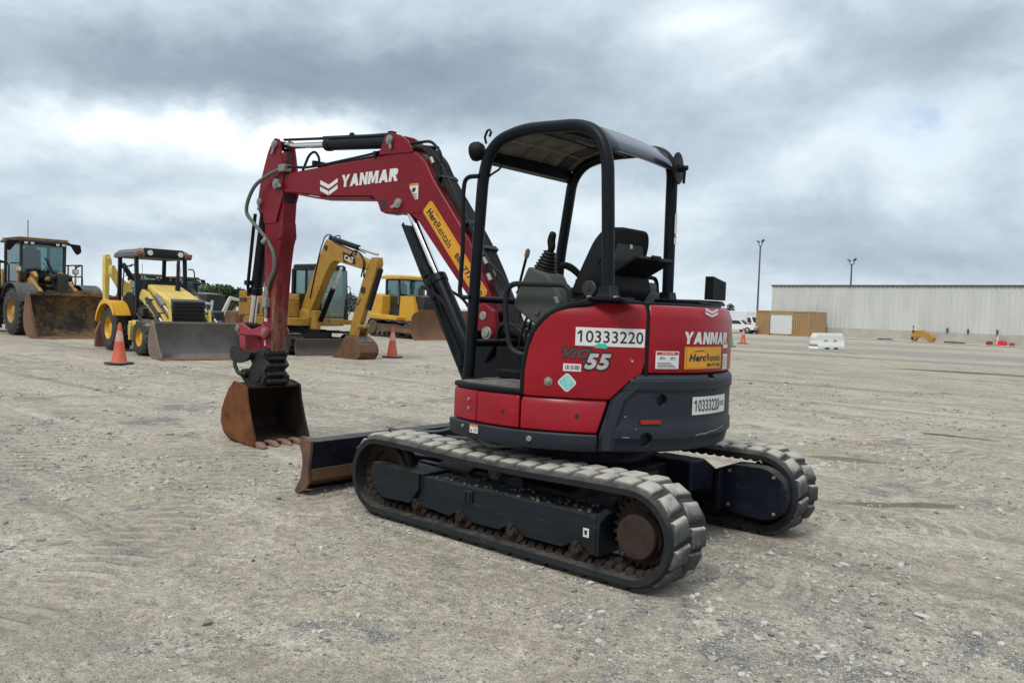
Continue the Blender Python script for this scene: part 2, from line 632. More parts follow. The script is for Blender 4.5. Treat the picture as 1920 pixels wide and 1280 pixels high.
mat('deep_navy', (.0045, .0065, .015), .5, var=.2, spec=.2, dirt=(.045, .043, .038), da=.36, ds=5, dust=.3, scratch=((.12, .12, .12), 5, 70))
mat('black_paint', (.004, .006, .009), .42, var=.15, spec=.18, dirt=(.014, .015, .016), da=.1, ds=5, dust=.03)
mat('charcoal_paint', (.010, .0135, .018), .5, var=.22, spec=.2, scratch=((.10, .10, .10), 4, 110), dirt=(.045, .047, .048), da=.34, ds=5, stretch=(.5, 1, 4), dust=.16, chip=(.14, .13, .12), ca=-.06)
mat('black_plastic', (.0045, .0045, .005), .55, var=.12, spec=.18, dust=.03)
mat('grey_plastic', (.058, .062, .059), .6, var=.06, spec=.3, dust=.05)
mat('hose_rubber', (.005, .005, .0055), .5, var=.1, spec=.2, dust=.04)
mat('grey_sleeve', (.10, .105, .10), .6, var=.12, bump=.3, bs=90)
mat('track_rubber', (.014, .015, .017), .8, var=.25, spec=.25, dirt=(.10, .095, .083), da=.30, ds=5, dust=.40, dustc=(.20, .185, .16), bump=.25, bs=45)
mat('track_lug', (.045, .047, .049), .85, var=.3, spec=.25, dirt=(.17, .16, .14), da=.46, ds=5, dust=1.0, dustc=(.40, .38, .335), dn=(.14, .50), bump=.4, bs=50)
mat('rusty_steel', (.034, .023, .018), .85, var=.35, vs=9, spec=.2, dirt=(.055, .048, .040), da=.40, ds=6, bump=.3, bs=50)
mat('bucket_rust', (.135, .046, .015), .7, var=.35, vs=5, spec=.25, dirt=(.035, .022, .014), da=.44, ds=3, bump=.2, bs=40)
mat('bucket_inside', (.026, .017, .012), .72, var=.4, vs=5, spec=.25, dirt=(.12, .075, .045), da=.30, ds=4, bump=.25, bs=30)
mat('worn_steel', (.24, .20, .17), .5, metal=.5, var=.25, dirt=(.17, .09, .05), da=.45, ds=8)
mat('greasy_steel', (.018, .018, .0165), .55, metal=.1, var=.4, vs=8, spec=.3, dirt=(.075, .072, .06), da=.40, ds=6, bump=.4, bs=30)
mat('zinc', (.27, .265, .245), .5, metal=.55, var=.2)
mat('chrome', (.72, .72, .74), .14, metal=1.0, var=.05)
mat('white_vinyl', (.62, .63, .61), .55, var=.07, dirt=(.42, .39, .35), da=.3, ds=14)
mat('ink', (.012, .012, .013), .55, var=0)
mat('yellow_vinyl', (.62, .285, .012), .5, var=.08, dirt=(.42, .22, .06), da=.25, ds=14)
mat('silver_ink', (.36, .37, .38), .4, var=.25, vs=10)
mat('red_ink', (.42, .02, .02), .5, var=0)
mat('orange_ink', (.62, .16, .03), .5, var=0)
mat('teal_vinyl', (.20, .50, .44), .5, var=.25, vs=40)
mat('tape', (.03, .45, .36), .4, var=.1)
mat('glow_red', (.32, .012, .008), .3, var=.1)
mat('headliner', (.085, .08, .073), .8, var=.2, vs=7)
mat('wood_knob', (.30, .17, .09), .5, var=.2)
SPOTS = [(-.62, -7.43, .34, .16, .05, (.085, .062, .042), .85), (-1.0, -7.45, .35, .12, .0, (.12, .095, .07), .7),
         (-.15, -5.75, .55, .25, -.1, (.34, .24, .19), .6), (3.3, -24.6, 2.0, .8, .0, (.12, .105, .09), .8),
         (1.6, -25.1, 2.4, .7, .1, (.13, .115, .10), .8), (-.41, -4.31, .55, .20, .4, (.17, .145, .11), .8),
         (-1.45, -2.5, .8, .14, .75, (.16, .14, .105), .85), (9, -31, 12, 1.2, .15, (.22, .21, .195), .6),
         (5, -41, 16, 5, .1, (.30, .285, .265), .75), (18, -54, 14, 6, .1, (.31, .285, .25), .7),
         (6.5, .9, 1.6, .10, .05, (.58, .52, .43), .6), (3.1, .2, .9, .10, -.2, (.58, .52, .42), .6), (.4, 3.2, .5, .30, .3, (.23, .22, .20), .22), (-.9, 2.6, .45, .22, .9, (.23, .22, .20), .22), (1.2, -6.2, 1.4, .25, .1, (.56, .50, .41), .6), (0.2, -10.5, 2.5, .3, .1, (.54, .48, .39), .6), (3.4, -14, 3, .5, .1, (.20, .17, .13), .5), (14, -36, 7, .9, .1, (.19, .18, .165), .6)]
PRINTS = [(2.0, -9.0, 8.1, .20, 42, .8), (2.0, -9.0, 9.9, .20, 42, .65), (9.5, 9.0, 8.6, .22, 38, .85), (9.5, 9.0, 10.4, .22, 38, .75), (-6.0, -16.0, 9.4, .22, 34, .9), (-6.0, -16.0, 11.2, .22, 34, .9),
          (-2.0, -22.0, 16.6, .18, 30, .9), (-2.0, -22.0, 18.3, .18, 30, .9), (14.0, -14.0, 10.5, .25, 20, .8), (14.0, -14.0, 12.6, .25, 20, .8),
          (6.0, 3.2, 2.3, .14, 48, .8)]
# ------------------------------------------------------------------ ground
_tab = np.random.RandomState(3).rand(256, 256)
def vnoise(x, y, s, ox=0):
    x, y = np.asarray(x)*s+ox, np.asarray(y)*s+ox*1.7
    xi, yi = np.floor(x).astype(int), np.floor(y).astype(int)
    fx, fy = x-xi, y-yi
    fx, fy = fx*fx*(3-2*fx), fy*fy*(3-2*fy)
    g = lambda a, b: _tab[a % 256, b % 256]
    return (g(xi, yi)*(1-fx)+g(xi+1, yi)*fx)*(1-fy) + (g(xi, yi+1)*(1-fx)+g(xi+1, yi+1)*fx)*fy - .5

def ground_h(x, y):
    x, y = np.asarray(x, float), np.asarray(y, float)
    h = .030*vnoise(x, y, .55, 3) + .020*vnoise(x, y, 1.7, 11) + .012*vnoise(x, y, 4.5, 5) + .006*vnoise(x, y, 11, 8)
    # old wheel ruts running past the machine
    c, s = math.cos(.55), math.sin(.55)
    w = -x*s + y*c + .5*vnoise(x, y, .35, 21)
    h += .010*np.sin(w*5.2)*np.clip(vnoise(x, y, .4, 40)+.3, 0, 1)
    d = np.hypot(x-.3, y)
    flat = np.clip((np.hypot(x, y*1.1)-1.2)/1.2, .15, 1)
    far = np.clip(1.25-d/30, 0, 1)
    # soil pressed out along the track edges
    ay = np.abs(y)
    ridge = (np.exp(-((ay-1.03)/.035)**2) + np.exp(-((ay-.595)/.03)**2))*np.clip((1.25-np.abs(x))/.15, 0, 1)
    ridge = ridge*(.010+.030*np.clip(vnoise(x, y, 6, 33)+.2, 0, 1))
    return (h*flat*far - .008)*np.clip(d/.5, 0, 1) + ridge

def axis_pts(a, b, st):
    mid = list(np.arange(a, b+1e-6, st))
    outp, k = [], st
    x = b
    while x < 3600:
        k *= 1.16
        x += k
        outp.append(x)
    neg, k, x = [], st, a
    while x > -3600:
        k *= 1.16
        x -= k
        neg.append(x)
    return np.array(neg[::-1] + mid + outp)

gx, gy = axis_pts(-3.6, 6.5, .032), axis_pts(-5.5, 4.6, .032)
GX, GY = np.meshgrid(gx, gy, indexing='ij')
GZ = ground_h(GX, GY)
me = bpy.data.meshes.new('ground')
nv = GX.size
me.vertices.add(nv)
me.vertices.foreach_set('co', np.stack([GX, GY, GZ], -1).ravel())
I, J = np.meshgrid(np.arange(len(gx)-1), np.arange(len(gy)-1), indexing='ij')
b0 = (I*len(gy)+J).ravel()
q = np.stack([b0, b0+len(gy), b0+len(gy)+1, b0+1], -1)
me.loops.add(q.size)
me.loops.foreach_set('vertex_index', q.ravel())
me.polygons.add(len(q))
me.polygons.foreach_set('loop_start', np.arange(0, q.size, 4))
me.polygons.foreach_set('loop_total', np.full(len(q), 4))
me.update(calc_edges=True)
me.shade_smooth()
ground = bpy.data.objects.new('ground', me)
COL.objects.link(ground)
ground['kind'] = 'structure'
gm = bpy.data.materials.new('gravel_yard')
gm.use_nodes = True
T = NT(gm.node_tree)
P = T.n['Principled BSDF']
tc = T.new('ShaderNodeTexCoord').outputs['Object']
a1 = T.noise(tc, .32, 6, .6, .6)
a2 = T.noise(tc, 1.6, 7, .65, .4)
a3 = T.noise(tc, 14, 6, .7)
rotm = T.new('ShaderNodeMapping')
T.l.new(tc, rotm.inputs[0])
rotm.inputs['Rotation'].default_value = (0, 0, .62)
rotm.inputs['Scale'].default_value = (.10, 1.5, 1)
a4 = T.noise(rotm.outputs[0], 1.0, 8, .72, .5)      # tyre-drawn streaks
rot2 = T.new('ShaderNodeMapping')
T.l.new(tc, rot2.inputs[0])
rot2.inputs['Rotation'].default_value = (0, 0, 1.05)
rot2.inputs['Scale'].default_value = (.16, 1.9, 1)
a5 = T.noise(rot2.outputs[0], 1.0, 7, .7, .6)
c = T.mix(T.step(a1, .3, .7), (.372, .328, .258), (.482, .430, .345))
c = T.mix(T.math('MULTIPLY', T.step(a2, .46, .64), .75), c, (.545, .492, .402))
c = T.mix(T.math('MULTIPLY', T.step(a4, .50, .66), .75), c, (.242, .213, .167))
c = T.mix(T.math('MULTIPLY', T.step(a5, .54, .68), .65), c, (.60, .545, .45))
c = T.mix(1.0, c, T.step(a3, .2, .8, .62, 1.34), 'MULTIPLY')
a6 = T.noise(tc, 3.4, 6, .7, .8)
c = T.mix(T.math('MULTIPLY', T.step(a6, .52, .68), .55), c, (.252, .224, .178))
g1 = T.noise(tc, 42, 6, .78)
g2 = T.noise(tc, 170, 3, .7)
c = T.mix(1.0, c, T.step(g1, .30, .70, .76, 1.24), 'MULTIPLY')
# fine crushed stone pressed into the dirt
def chips(scale, cover, k):
    x = T.new('ShaderNodeTexVoronoi', feature='F1')
    T.l.new(tc, x.inputs['Vector'])
    x.inputs['Scale'].default_value = scale
    sp = T.new('ShaderNodeSeparateColor')
    T.l.new(x.outputs['Color'], sp.inputs[0])
    msk = T.math('MULTIPLY', T.step(sp.outputs[0], 1-cover, 1-cover+.04), T.step(x.outputs['Distance'], .48, .36))
    return T.math('MULTIPLY', msk, k), T.mix(sp.outputs[1], (.17, .165, .155), (.62, .59, .53)), x.outputs['Distance']
ch1 = chips(150, .42, .80)
ch2 = chips(78, .26, .85)
for f_, col_, _q in (ch1, ch2):
    c = T.mix(f_, c, col_)
c = T.mix(1.0, c, T.step(g2, .3, .7, .72, 1.30), 'MULTIPLY')
# prints left by crawler tracks and tyres: bars inside curved lanes
pos = T.new('ShaderNodeSeparateXYZ')
T.l.new(tc, pos.inputs[0])
tread = None
for cx, cy, r0, hw, freq, am in PRINTS:
    ex_, ey_ = T.math('SUBTRACT', pos.outputs[0], cx), T.math('SUBTRACT', pos.outputs[1], cy)
    rr = T.math('SQRT', T.math('ADD', T.math('MULTIPLY', ex_, ex_), T.math('MULTIPLY', ey_, ey_)))
    off = T.math('ADD', T.math('SUBTRACT', rr, r0), T.math('MULTIPLY', T.math('SUBTRACT', a2, .5), .18))
    lane = T.step(T.math('ABSOLUTE', off), hw*1.15, hw*.75)
    an = T.math('ARCTAN2', ey_, ex_)
    bars = T.math('SINE', T.math('ADD', T.math('MULTIPLY', an, r0*freq), T.math('MULTIPLY', T.math('ABSOLUTE', off), 9)))
    bars = T.step(bars, -.2, .7)
    worn = T.step(T.noise(tc, .8, 4, .65, .5), .36, .52)
    q = T.math('MULTIPLY', T.math('MULTIPLY', lane, worn), T.math('MULTIPLY', T.math('SUBTRACT', bars, .45), am))
    tread = q if tread is None else T.math('ADD', tread, q)
c = T.mix(T.math('MULTIPLY', tread, .9, clamp=True), c, (.60, .54, .44))
c = T.mix(T.math('MULTIPLY', tread, -.8, clamp=True), c, (.22, .19, .15))
# loose stone lying in drifts
drift = T.math('ADD', T.math('MULTIPLY', T.noise(tc, .9, 5, .65, .8), .65), T.math('MULTIPLY', T.noise(tc, 5, 3, .6), .35))
dm = T.step(drift, .53, .63)
vs_ = T.new('ShaderNodeTexVoronoi', feature='F1')
T.l.new(tc, vs_.inputs['Vector'])
vs_.inputs['Scale'].default_value = 85
sv = T.new('ShaderNodeSeparateColor')
T.l.new(vs_.outputs['Color'], sv.inputs[0])
stone = T.mix(sv.outputs[0], (.15, .15, .155), (.56, .55, .52))
stone = T.mix(1.0, stone, T.step(vs_.outputs['Distance'], .25, .75, 1.1, .45), 'MULTIPLY')
c = T.mix(T.math('MULTIPLY', dm, .75), c, stone)
vb = T.new('ShaderNodeTexVoronoi', feature='F1')
T.l.new(tc, vb.inputs['Vector'])
vb.inputs['Scale'].default_value = 42
sb = T.new('ShaderNodeSeparateColor')
T.l.new(vb.outputs['Color'], sb.inputs[0])
big = T.math('MULTIPLY', T.step(sb.outputs[1], .90, .93), T.step(vb.outputs['Distance'], .42, .30))
c = T.mix(T.math('MULTIPLY', big, .8), c, T.mix(sb.outputs[2], (.20, .20, .20), (.55, .54, .51)))
# spills and old tracks, each where it lies
geo = T.new('ShaderNodeSeparateXYZ')
T.l.new(tc, geo.inputs[0])
def spot(x, y, sx, sy, rot, lo=.55, hi=.85):
    cx, cs, sn = T.math('SUBTRACT', geo.outputs[0], x), math.cos(rot), math.sin(rot)
    cy = T.math('SUBTRACT', geo.outputs[1], y)
    a = T.math('ADD', T.math('MULTIPLY', cx, cs/sx), T.math('MULTIPLY', cy, sn/sx))
    b = T.math('SUBTRACT', T.math('MULTIPLY', cy, cs/sy), T.math('MULTIPLY', cx, sn/sy))
    r = T.math('EXPONENT', T.math('MULTIPLY', T.math('ADD', T.math('MULTIPLY', a, a), T.math('MULTIPLY', b, b)), -1.0))
    return T.step(T.math('ADD', T.math('MULTIPLY', r, .8), T.math('MULTIPLY', a2, .5)), lo, hi)
for x, y, sx, sy, rot, cc, k in SPOTS:
    c = T.mix(T.math('MULTIPLY', spot(x, y, sx, sy, rot), k), c, cc)
T.put(P.inputs['Base Color'], c)
P.inputs['Roughness'].default_value = .95
P.inputs['Specular IOR Level'].default_value = .2
hgt = T.math('ADD', T.math('MULTIPLY', T.noise(tc, 30, 7, .72), .55),
             T.math('MULTIPLY', T.math('MULTIPLY', dm, T.math('SUBTRACT', .6, vs_.outputs['Distance'])), .5))
hgt = T.math('ADD', hgt, T.math('MULTIPLY', T.math('MULTIPLY', big, T.math('SUBTRACT', .45, vb.outputs['Distance'])), 1.4))
hgt = T.math('ADD', hgt, T.math('MULTIPLY', T.noise(tc, 6, 6, .65), .9))
hgt = T.math('ADD', hgt, T.math('ADD', T.math('MULTIPLY', tread, .8), T.math('MULTIPLY', g1, .25)))
hgt = T.math('ADD', hgt, T.math('ADD', T.math('MULTIPLY', ch1[0], .22), T.math('MULTIPLY', ch2[0], .5)))
bp = T.new('ShaderNodeBump')
bp.inputs['Strength'].default_value = 1.0
bp.inputs['Distance'].default_value = .035
T.put(bp.inputs['Height'], hgt)
T.l.new(bp.outputs[0], P.inputs['Normal'])
me.materials.append(gm)

# loose stones, one mass of gravel
def gravel(n, seed):
    R = np.random.RandomState(seed)
    bm = bmesh.new()
    bmesh.ops.create_icosphere(bm, subdivisions=1, radius=1.0)
    bv = np.array([v.co[:] for v in bm.verts])
    bf = np.array([[v.index for v in f.verts] for f in bm.faces])
    bm.free()
    px = R.rand(n*3)*2-1
    dist = 2.2*np.exp(R.rand(n*3)**1.25*math.log(9.5))
    ang = YAW + px*.60
    x, y = CAM_POS.x + dist*np.cos(ang), CAM_POS.y + dist*np.sin(ang)
    m = vnoise(x, y, .9, 60)*.6 + vnoise(x, y, 2.6, 70)*.5 + vnoise(x, y, 8, 77)*.2
    edge = np.exp(-((np.abs(y)-1.05)/.06)**2)*(np.abs(x) < 1.3)
    keep = (m*1.25 + R.rand(n*3)*.42 + edge*.3 > .30) & ~((np.abs(x) < 1.3) & (np.abs(np.abs(y)-.79) < .22))
    x, y, dist = x[keep][:n], y[keep][:n], dist[keep][:n]
    k = len(x)
    size = np.clip(.0036*np.exp(R.randn(k)*.55), .0016, .024)*(1+dist/10)
    big_ = R.rand(k) < .010
    size[big_] = np.clip(size[big_]*2.6, .012, .03)
    sc3 = np.stack([R.uniform(.75, 1.5, k), R.uniform(.7, 1.2, k), R.uniform(.45, .85, k)], -1)*size[:, None]
    jit = 1+.8*(R.rand(k, len(bv))-.5)
    V = bv[None]*jit[..., None]*sc3[:, None, :]
    th = R.rand(k)*2*PI
    cs, sn = np.cos(th)[:, None], np.sin(th)[:, None]
    vx, vy = V[..., 0]*cs-V[..., 1]*sn, V[..., 0]*sn+V[..., 1]*cs
    V = np.stack([vx+x[:, None], vy+y[:, None], V[..., 2]+(ground_h(x, y)+size*.15)[:, None]], -1).reshape(-1, 3)
    F = (bf[None]+(np.arange(k)*len(bv))[:, None, None]).reshape(-1, 3)
    me = bpy.data.meshes.new('gravel')
    me.vertices.add(len(V)); me.vertices.foreach_set('co', V.ravel())
    me.loops.add(F.size); me.loops.foreach_set('vertex_index', F.ravel())
    me.polygons.add(len(F))
    me.polygons.foreach_set('loop_start', np.arange(0, F.size, 3))
    me.polygons.foreach_set('loop_total', np.full(len(F), 3))
    me.update(calc_edges=True)
    me.shade_flat()
    at = me.attributes.new('tone', 'FLOAT', 'POINT')
    at.data.foreach_set('value', np.repeat(R.rand(k), len(bv)).astype(np.float32))
    o = bpy.data.objects.new('gravel', me)
    COL.objects.link(o)
    mm = bpy.data.materials.new('loose_stone')
    mm.use_nodes = True
    T = NT(mm.node_tree)
    a = T.new('ShaderNodeAttribute', attribute_name='tone')
    r = T.new('ShaderNodeValToRGB')
    T.l.new(a.outputs['Fac'], r.inputs[0])
    e = r.color_ramp.elements
    e[0].position, e[0].color = 0, (.15, .15, .155, 1)
    e[1].position, e[1].color = 1, (.50, .49, .46, 1)
    z = e.new(.55); z.color = (.31, .295, .265, 1)
    T.l.new(r.outputs[0], T.n['Principled BSDF'].inputs['Base Color'])
    T.n['Principled BSDF'].inputs['Roughness'].default_value = .9
    me.materials.append(mm)
    tag(o, 'loose grey limestone gravel scattered over the dirt yard', 'gravel', kind='stuff')
gravel(24000, 5)
# ================================================================== the red mini excavator
EX = thing('mini_excavator', 'dark red mini excavator with open black canopy, rubber tracks and raised boom, closest machine', 'excavator')

# ---- rubber tracks and their frames
TR, TC, TL = .264, .282, 1.02           # belt radius, axle height, half wheelbase
def track_path(s):
    """point, outward normal and tangent at arc length s along the belt's outer face"""
    L = 2*TL
    A = PI*TR
    s = s % (2*L+2*A)
    if s < L:                          # top run, rear to front
        x = -TL+s
        sag = -.018*math.sin(PI*s/L)**2
        return (x, TC+TR+sag), (0, 1), (1, 0)
    s -= L
    if s < A:
        a = PI/2 - s/TR
        return (TL+TR*math.cos(a), TC+TR*math.sin(a)), (math.cos(a), math.sin(a)), (math.sin(a), -math.cos(a))
    s -= A
    if s < L:
        return (TL-s, TC-TR), (0, -1), (-1, 0)
    s -= L
    a = -PI/2 - s/TR
    return (-TL+TR*math.cos(a), TC+TR*math.sin(a)), (math.cos(a), math.sin(a)), (math.sin(a), -math.cos(a))
TLEN = 4*TL + 2*PI*TR
def rubber_track(side):
    R = random.Random(11+side)
    y0, y1 = (.632, .992) if side > 0 else (-.992, -.632)
    mb = MB()
    N = 132
    rings = []
    for i in range(N):
        (x, z), (nx, nz), _ = track_path(TLEN*i/N)
        prof = [(y0+.012, 0), (y0+.03, .006), (y1-.03, .006), (y1-.012, 0), (y1, -.010), (y1-.004, -.044), (y1-.04, -.040), (y0+.04, -.040), (y0+.004, -.044), (y0, -.010)]
        rings.append([(x+nx*h, y, z+nz*h) for y, h in prof])
    rings.append(rings[0])
    mb.loft(rings, cap=False)
    n = 42
    pitch = TLEN/n
    mid = (y0+y1)/2
    for row in (0, 1):
        for k in range(n):
            s0 = (k + .5*row)*pitch
            ya, yb = (y0+.020, mid-.006) if row == 0 else (mid+.006, y1-.020)
            outer_lo = (row == 0)
            hl = .0575 + R.uniform(-.004, .003)
            rg = []
            for frac, h in ((1.0, 0.0), (.88, .014), (.66, .025), (.34, .028)):
                sh = .0 if frac == 1 else (1-frac)*.12
                pts = []
                for yy, ss in ((ya+sh*.35, -1), (yb-sh*.35, -1), (yb-sh*.35, 1), (ya+sh*.35, 1)):
                    inner = (yy > mid-.06 and row == 0) or (yy < mid+.06 and row == 1)
                    skew = (.010 if inner else -.006)
                    (x, z), (nx, nz), _ = track_path(s0 + ss*hl*frac + skew*(1 if row == 0 else 1))
                    hh = h*(1+R.uniform(-.10, .10))
                    pts.append((x+nx*hh, yy, z+nz*hh))
                rg.append(pts)
            mb.loft(rg, mi=1)
    # steel drive lugs inside
    for k in range(2*n):
        (x, z), (nx, nz), (tx, tz) = track_path((k+.25)*pitch/2)
        for yy in (mid-.045, mid+.045):
            rg = []
            for h, w, d in ((-.036, .025, .034), (-.056, .025, .031), (-.070, .020, .024), (-.076, .010, .014)):
                rg.append([(x+nx*h+tx*a*w, yy+b*d, z+nz*h+tz*a*w) for a, b in ((-1, -1), (1, -1), (1, 1), (-1, 1))])
            mb.loft(rg, mi=2)
        rg = [[(x+nx*h+tx*a*.016, y, z+nz*h+tz*a*.016) for a, h in ((-1, -.034), (1, -.034), (1, -.041), (-1, -.041))] for y in (mid-.10, mid+.10)]
        mb.loft(rg, mi=2)
    return mb.build('rubber_track', ['track_rubber', 'track_lug', 'rusty_steel'], EX, smooth=48)

def track_frame(s):
    rubber_track(s)
    f = MB()
    # scalloped main beam
    bot = [(-.80, .115)]
    for rx in (-.65, -.17, .26):
        bot += [(rx-.10, .118), (rx-.05, .150), (rx+.05, .150), (rx+.10, .118)]
    bot += [(.60, .135)]
    poly = bot + [(.66, .17), (.66, .335), (-.76, .335), (-.83, .385), (-.85, .36), (-.80, .30)]
    f.prism(poly, s*.67, s*.925)
    f.prism([(-.78, .12), (-.74, .12), (-.74, .33), (-.78, .33)], s*.925, s*.932)
    f.bx(-.9, .95, s*.60, s*.66, .20, .36)
    fr = f.build('track_frame', 'charcoal_paint', EX, bevel=.008)
    c = MB()
    c.prism([(.625, .25), (.70, .145), (.98, .135), (1.09, .21), (1.115, .30), (1.09, .365), (.625, .352)], s*.70, s*.955)
    c.prism([(.625, .25), (.605, .28), (.605, .35), (.625, .352)], s*.70, s*.93)
    for bxp in (.97, .86, .74):
        c.cyl((bxp, s*.953, .175), (bxp, s*.957, .175), .008, n=8)
    c.build('frame_cover', 'charcoal_paint', fr, bevel=.006)
    t = MB()
    t.bx(.15, .23, s*.924, s*.942, .245, .315)
    t.bx(.20, .215, s*.940, s*.952, .255, .305)
    t.bx(.16, .172, s*.940, s*.950, .25, .31)
    t.build('tie_down_bracket', 'charcoal_paint', fr, bevel=.003)
    d = MB()
    R = random.Random(4)
    for k in range(90):                # dirt lying on the beam
        x, y = R.uniform(-.7, .55), R.uniform(.68, .9)
        r = R.uniform(.004, .013)
        d.ball((x, s*y, .336+r*.4), r, (1.2, 1, .7), n=6)
    dd = d.build('dirt_clods', mat('dry_dirt', (.15, .135, .11), .95, var=.4), fr)
    dd['kind'] = 'stuff'
    for rx in (.67, .26, -.17, -.65):
        m = MB()
        m.lathe([(.045, 0), (.075, .0), (.078, .035), (.055, .05), (.055, .12), (.078, .135), (.078, .17), (.045, .17), (.03, .20)], (rx, s*.73, .134), (0, s, 0), 20)
        m.cyl((rx, s*.90, .165), (rx, s*.948, .165), .017, n=10)
        m.cyl((rx, s*.90, .134), (rx, s*.940, .134), .03, n=12)
        m.build('track_roller', 'rusty_steel', fr, bevel=.003)
    m = MB()
    m.cyl((.01, s*.66, .455), (.01, s*.90, .455), .050, n=20)
    m.cyl((.01, s*.895, .455), (.01, s*.91, .455), .036, n=20)
    m.prism([(-.06, .33), (.08, .33), (.05, .45), (-.03, .45)], s*.66, s*.70)
    m.build('carrier_roller', 'navy_iron', fr, bevel=.004)
    m = MB()
    teeth = []
    for k in range(26):
        a0 = 360/26*k
        for da, rr in ((0, .175), (3, .203), (7, .203), (10, .175)):
            a = math.radians(a0+da)
            teeth.append((-1.03+rr*math.cos(a), .285+rr*math.sin(a)))
    m.prism(teeth, s*.79, s*.83)
    m.lathe([(.165, 0), (.165, .04), (.132, .055), (.132, .07), (.120, .085), (.120, .118), (.112, .126), (0, .127)], (-1.03, s*.80, .272), (0, s, 0), 32)
    m.build('drive_sprocket', 'rusty_steel', fr, bevel=.003)
    m = MB()
    m.lathe([(.05, 0), (.18, .0), (.19, .02), (.19, .05), (.215, .06), (.215, .10), (.19, .11), (.19, .14), (.16, .15), (.15, .10), (.05, .10), (.05, .15)], (1.03, s*.735, .29), (0, s, 0), 32)
    m.build('idler_wheel', 'rusty_steel', fr, bevel=.003)
    m = MB()                           # travel motor cover on the inner face
    pl_ = fillet([(-.78, .14), (-1.13, .12), (-1.25, .20), (-1.255, .37), (-1.13, .475), (-.80, .465)], .09, 5, True)
    m.prism(pl_, s*.55, s*.70)
    m.prism([(-.76, .17), (-.80, .15), (-.80, .44), (-.76, .42)], s*.50, s*.70)
    mc = m.build('motor_cover', 'deep_navy', fr, bevel=.008)
    m = MB()
    for bxp, bz in ((-.85, .42), (-.85, .19), (-1.16, .42), (-1.17, .18)):
        m.cyl((bxp, s*.552, bz), (bxp, s*.538, bz), .011, n=8)
    m.build('bolt', 'zinc', mc)
    return fr
tfl = track_frame(1)
track_frame(-1)
m = MB()
mp = plane_map((-.715, .9265, .235), (-1, 0, 0), (0, 0, 1))
put_plate(m, mp, -.02, .02, -.025, .025, .002, 1)
put_poly(m, mp, [(-.010, -.010), (.004, -.014), (.010, .012), (-.012, .014)], .003, 1)
m.build('warning_sticker', ['white_vinyl', 'ink'], tfl)

# ---- centre frame
m = MB()
m.prism([(-.62, .24), (.62, .24), (.55, .47), (-.55, .47)], -.52, .52)
for sx in (-1, 1):
    for s in (-1, 1):
        pz = [(s*.45, .30), (s*.62, .17), (s*.70, .17), (s*.70, .36), (s*.60, .40), (s*.40, .50), (s*.2, .50), (s*.2, .30)]
        m.prism(pz, sx*.42, sx*.74, 'x')
m.cyl((0, 0, .45), (0, 0, .655), .44, n=40)
m.lathe([(.50, 0), (.50, .05), (.46, .07)], (0, 0, .49), (0, 0, 1), 48)
m.build('centre_frame', 'deep_navy', EX, bevel=.012)

# ---- dozer blade
m = MB()
face = [(1.965, .405), (1.925, .31), (1.91, .22), (1.93, .11), (1.975, .035), (2.005, .0)]
back = [(1.83, .405), (1.83, .385), (1.845, .20), (1.86, .19), (1.90, .15)]
poly = face + [(1.98, .0), (1.945, .035), (1.905, .10), (1.845, .13), (1.843, .20), (1.825, .40)]
m.prism(poly, -.94, .94)
bl = m.build('dozer_blade', 'deep_navy', EX, bevel=.006)
m = MB()
m.strip([(2.02, .002), (1.955, .045), (1.90, .105)], .012, -.95, .95)
m.prism([(1.838, .10), (1.85, .095), (1.90, .10), (1.848, .19), (1.836, .19)], -.93, .93)
m.build('wear_edge', mat('rust_edge', (.11, .058, .028), .7, var=.35, vs=6, dirt=(.20, .13, .07), da=.36, ds=6, bump=.15), bl, bevel=.003)
for s in (-1, 1):
    m = MB()
    ep = [(1.965, .41), (1.955, .36), (1.922, .30), (1.912, .22), (1.935, .11), (2.01, -.002), (1.95, -.003), (1.87, .035), (1.83, .09), (1.835, .2), (1.815, .33), (1.81, .41)]
    hole = fillet([(1.865, .385), (1.905, .375), (1.892, .30), (1.868, .29)], .012, 3, True)
    m.prism(ep, s*.94, s*.962, holes=[hole])
    m.build('end_plate', mat('rust_plate', (.10, .052, .027), .7, var=.35, vs=8, dirt=(.035, .03, .03), da=.44, ds=7, bump=.15), bl)
    m = MB()
    m.prism([(.45, .22), (.45, .40), (1.2, .36), (1.85, .32), (1.85, .12), (1.2, .24)], s*.40, s*.52)
    m.build('push_arm', 'deep_navy', bl, bevel=.01)
m = MB()
m.cyl((.75, 0, .42), (1.35, 0, .36), .055, n=18)
m.cyl((1.35, 0, .36), (1.84, 0, .31), .028, n=14, mi=1)
m.build('lift_cylinder', ['black_paint', 'chrome'], bl)
m = MB()
m.tube(smooth_path([(1.86, .15, .40), (1.82, .17, .44), (1.6, .25, .46), (1.1, .35, .52), (.8, .42, .60)]), .011, 8)
m.tube(smooth_path([(.30, .55, .62), (.22, .80, .625), (.05, .86, .61), (-.1, .72, .62)]), .013, 8)
m.tube(smooth_path([(.60, .62, .60), (.36, .78, .625), (.18, .83, .60), (.08, .70, .62)]), .012, 8)
m.build('blade_hose', 'grey_sleeve', bl)

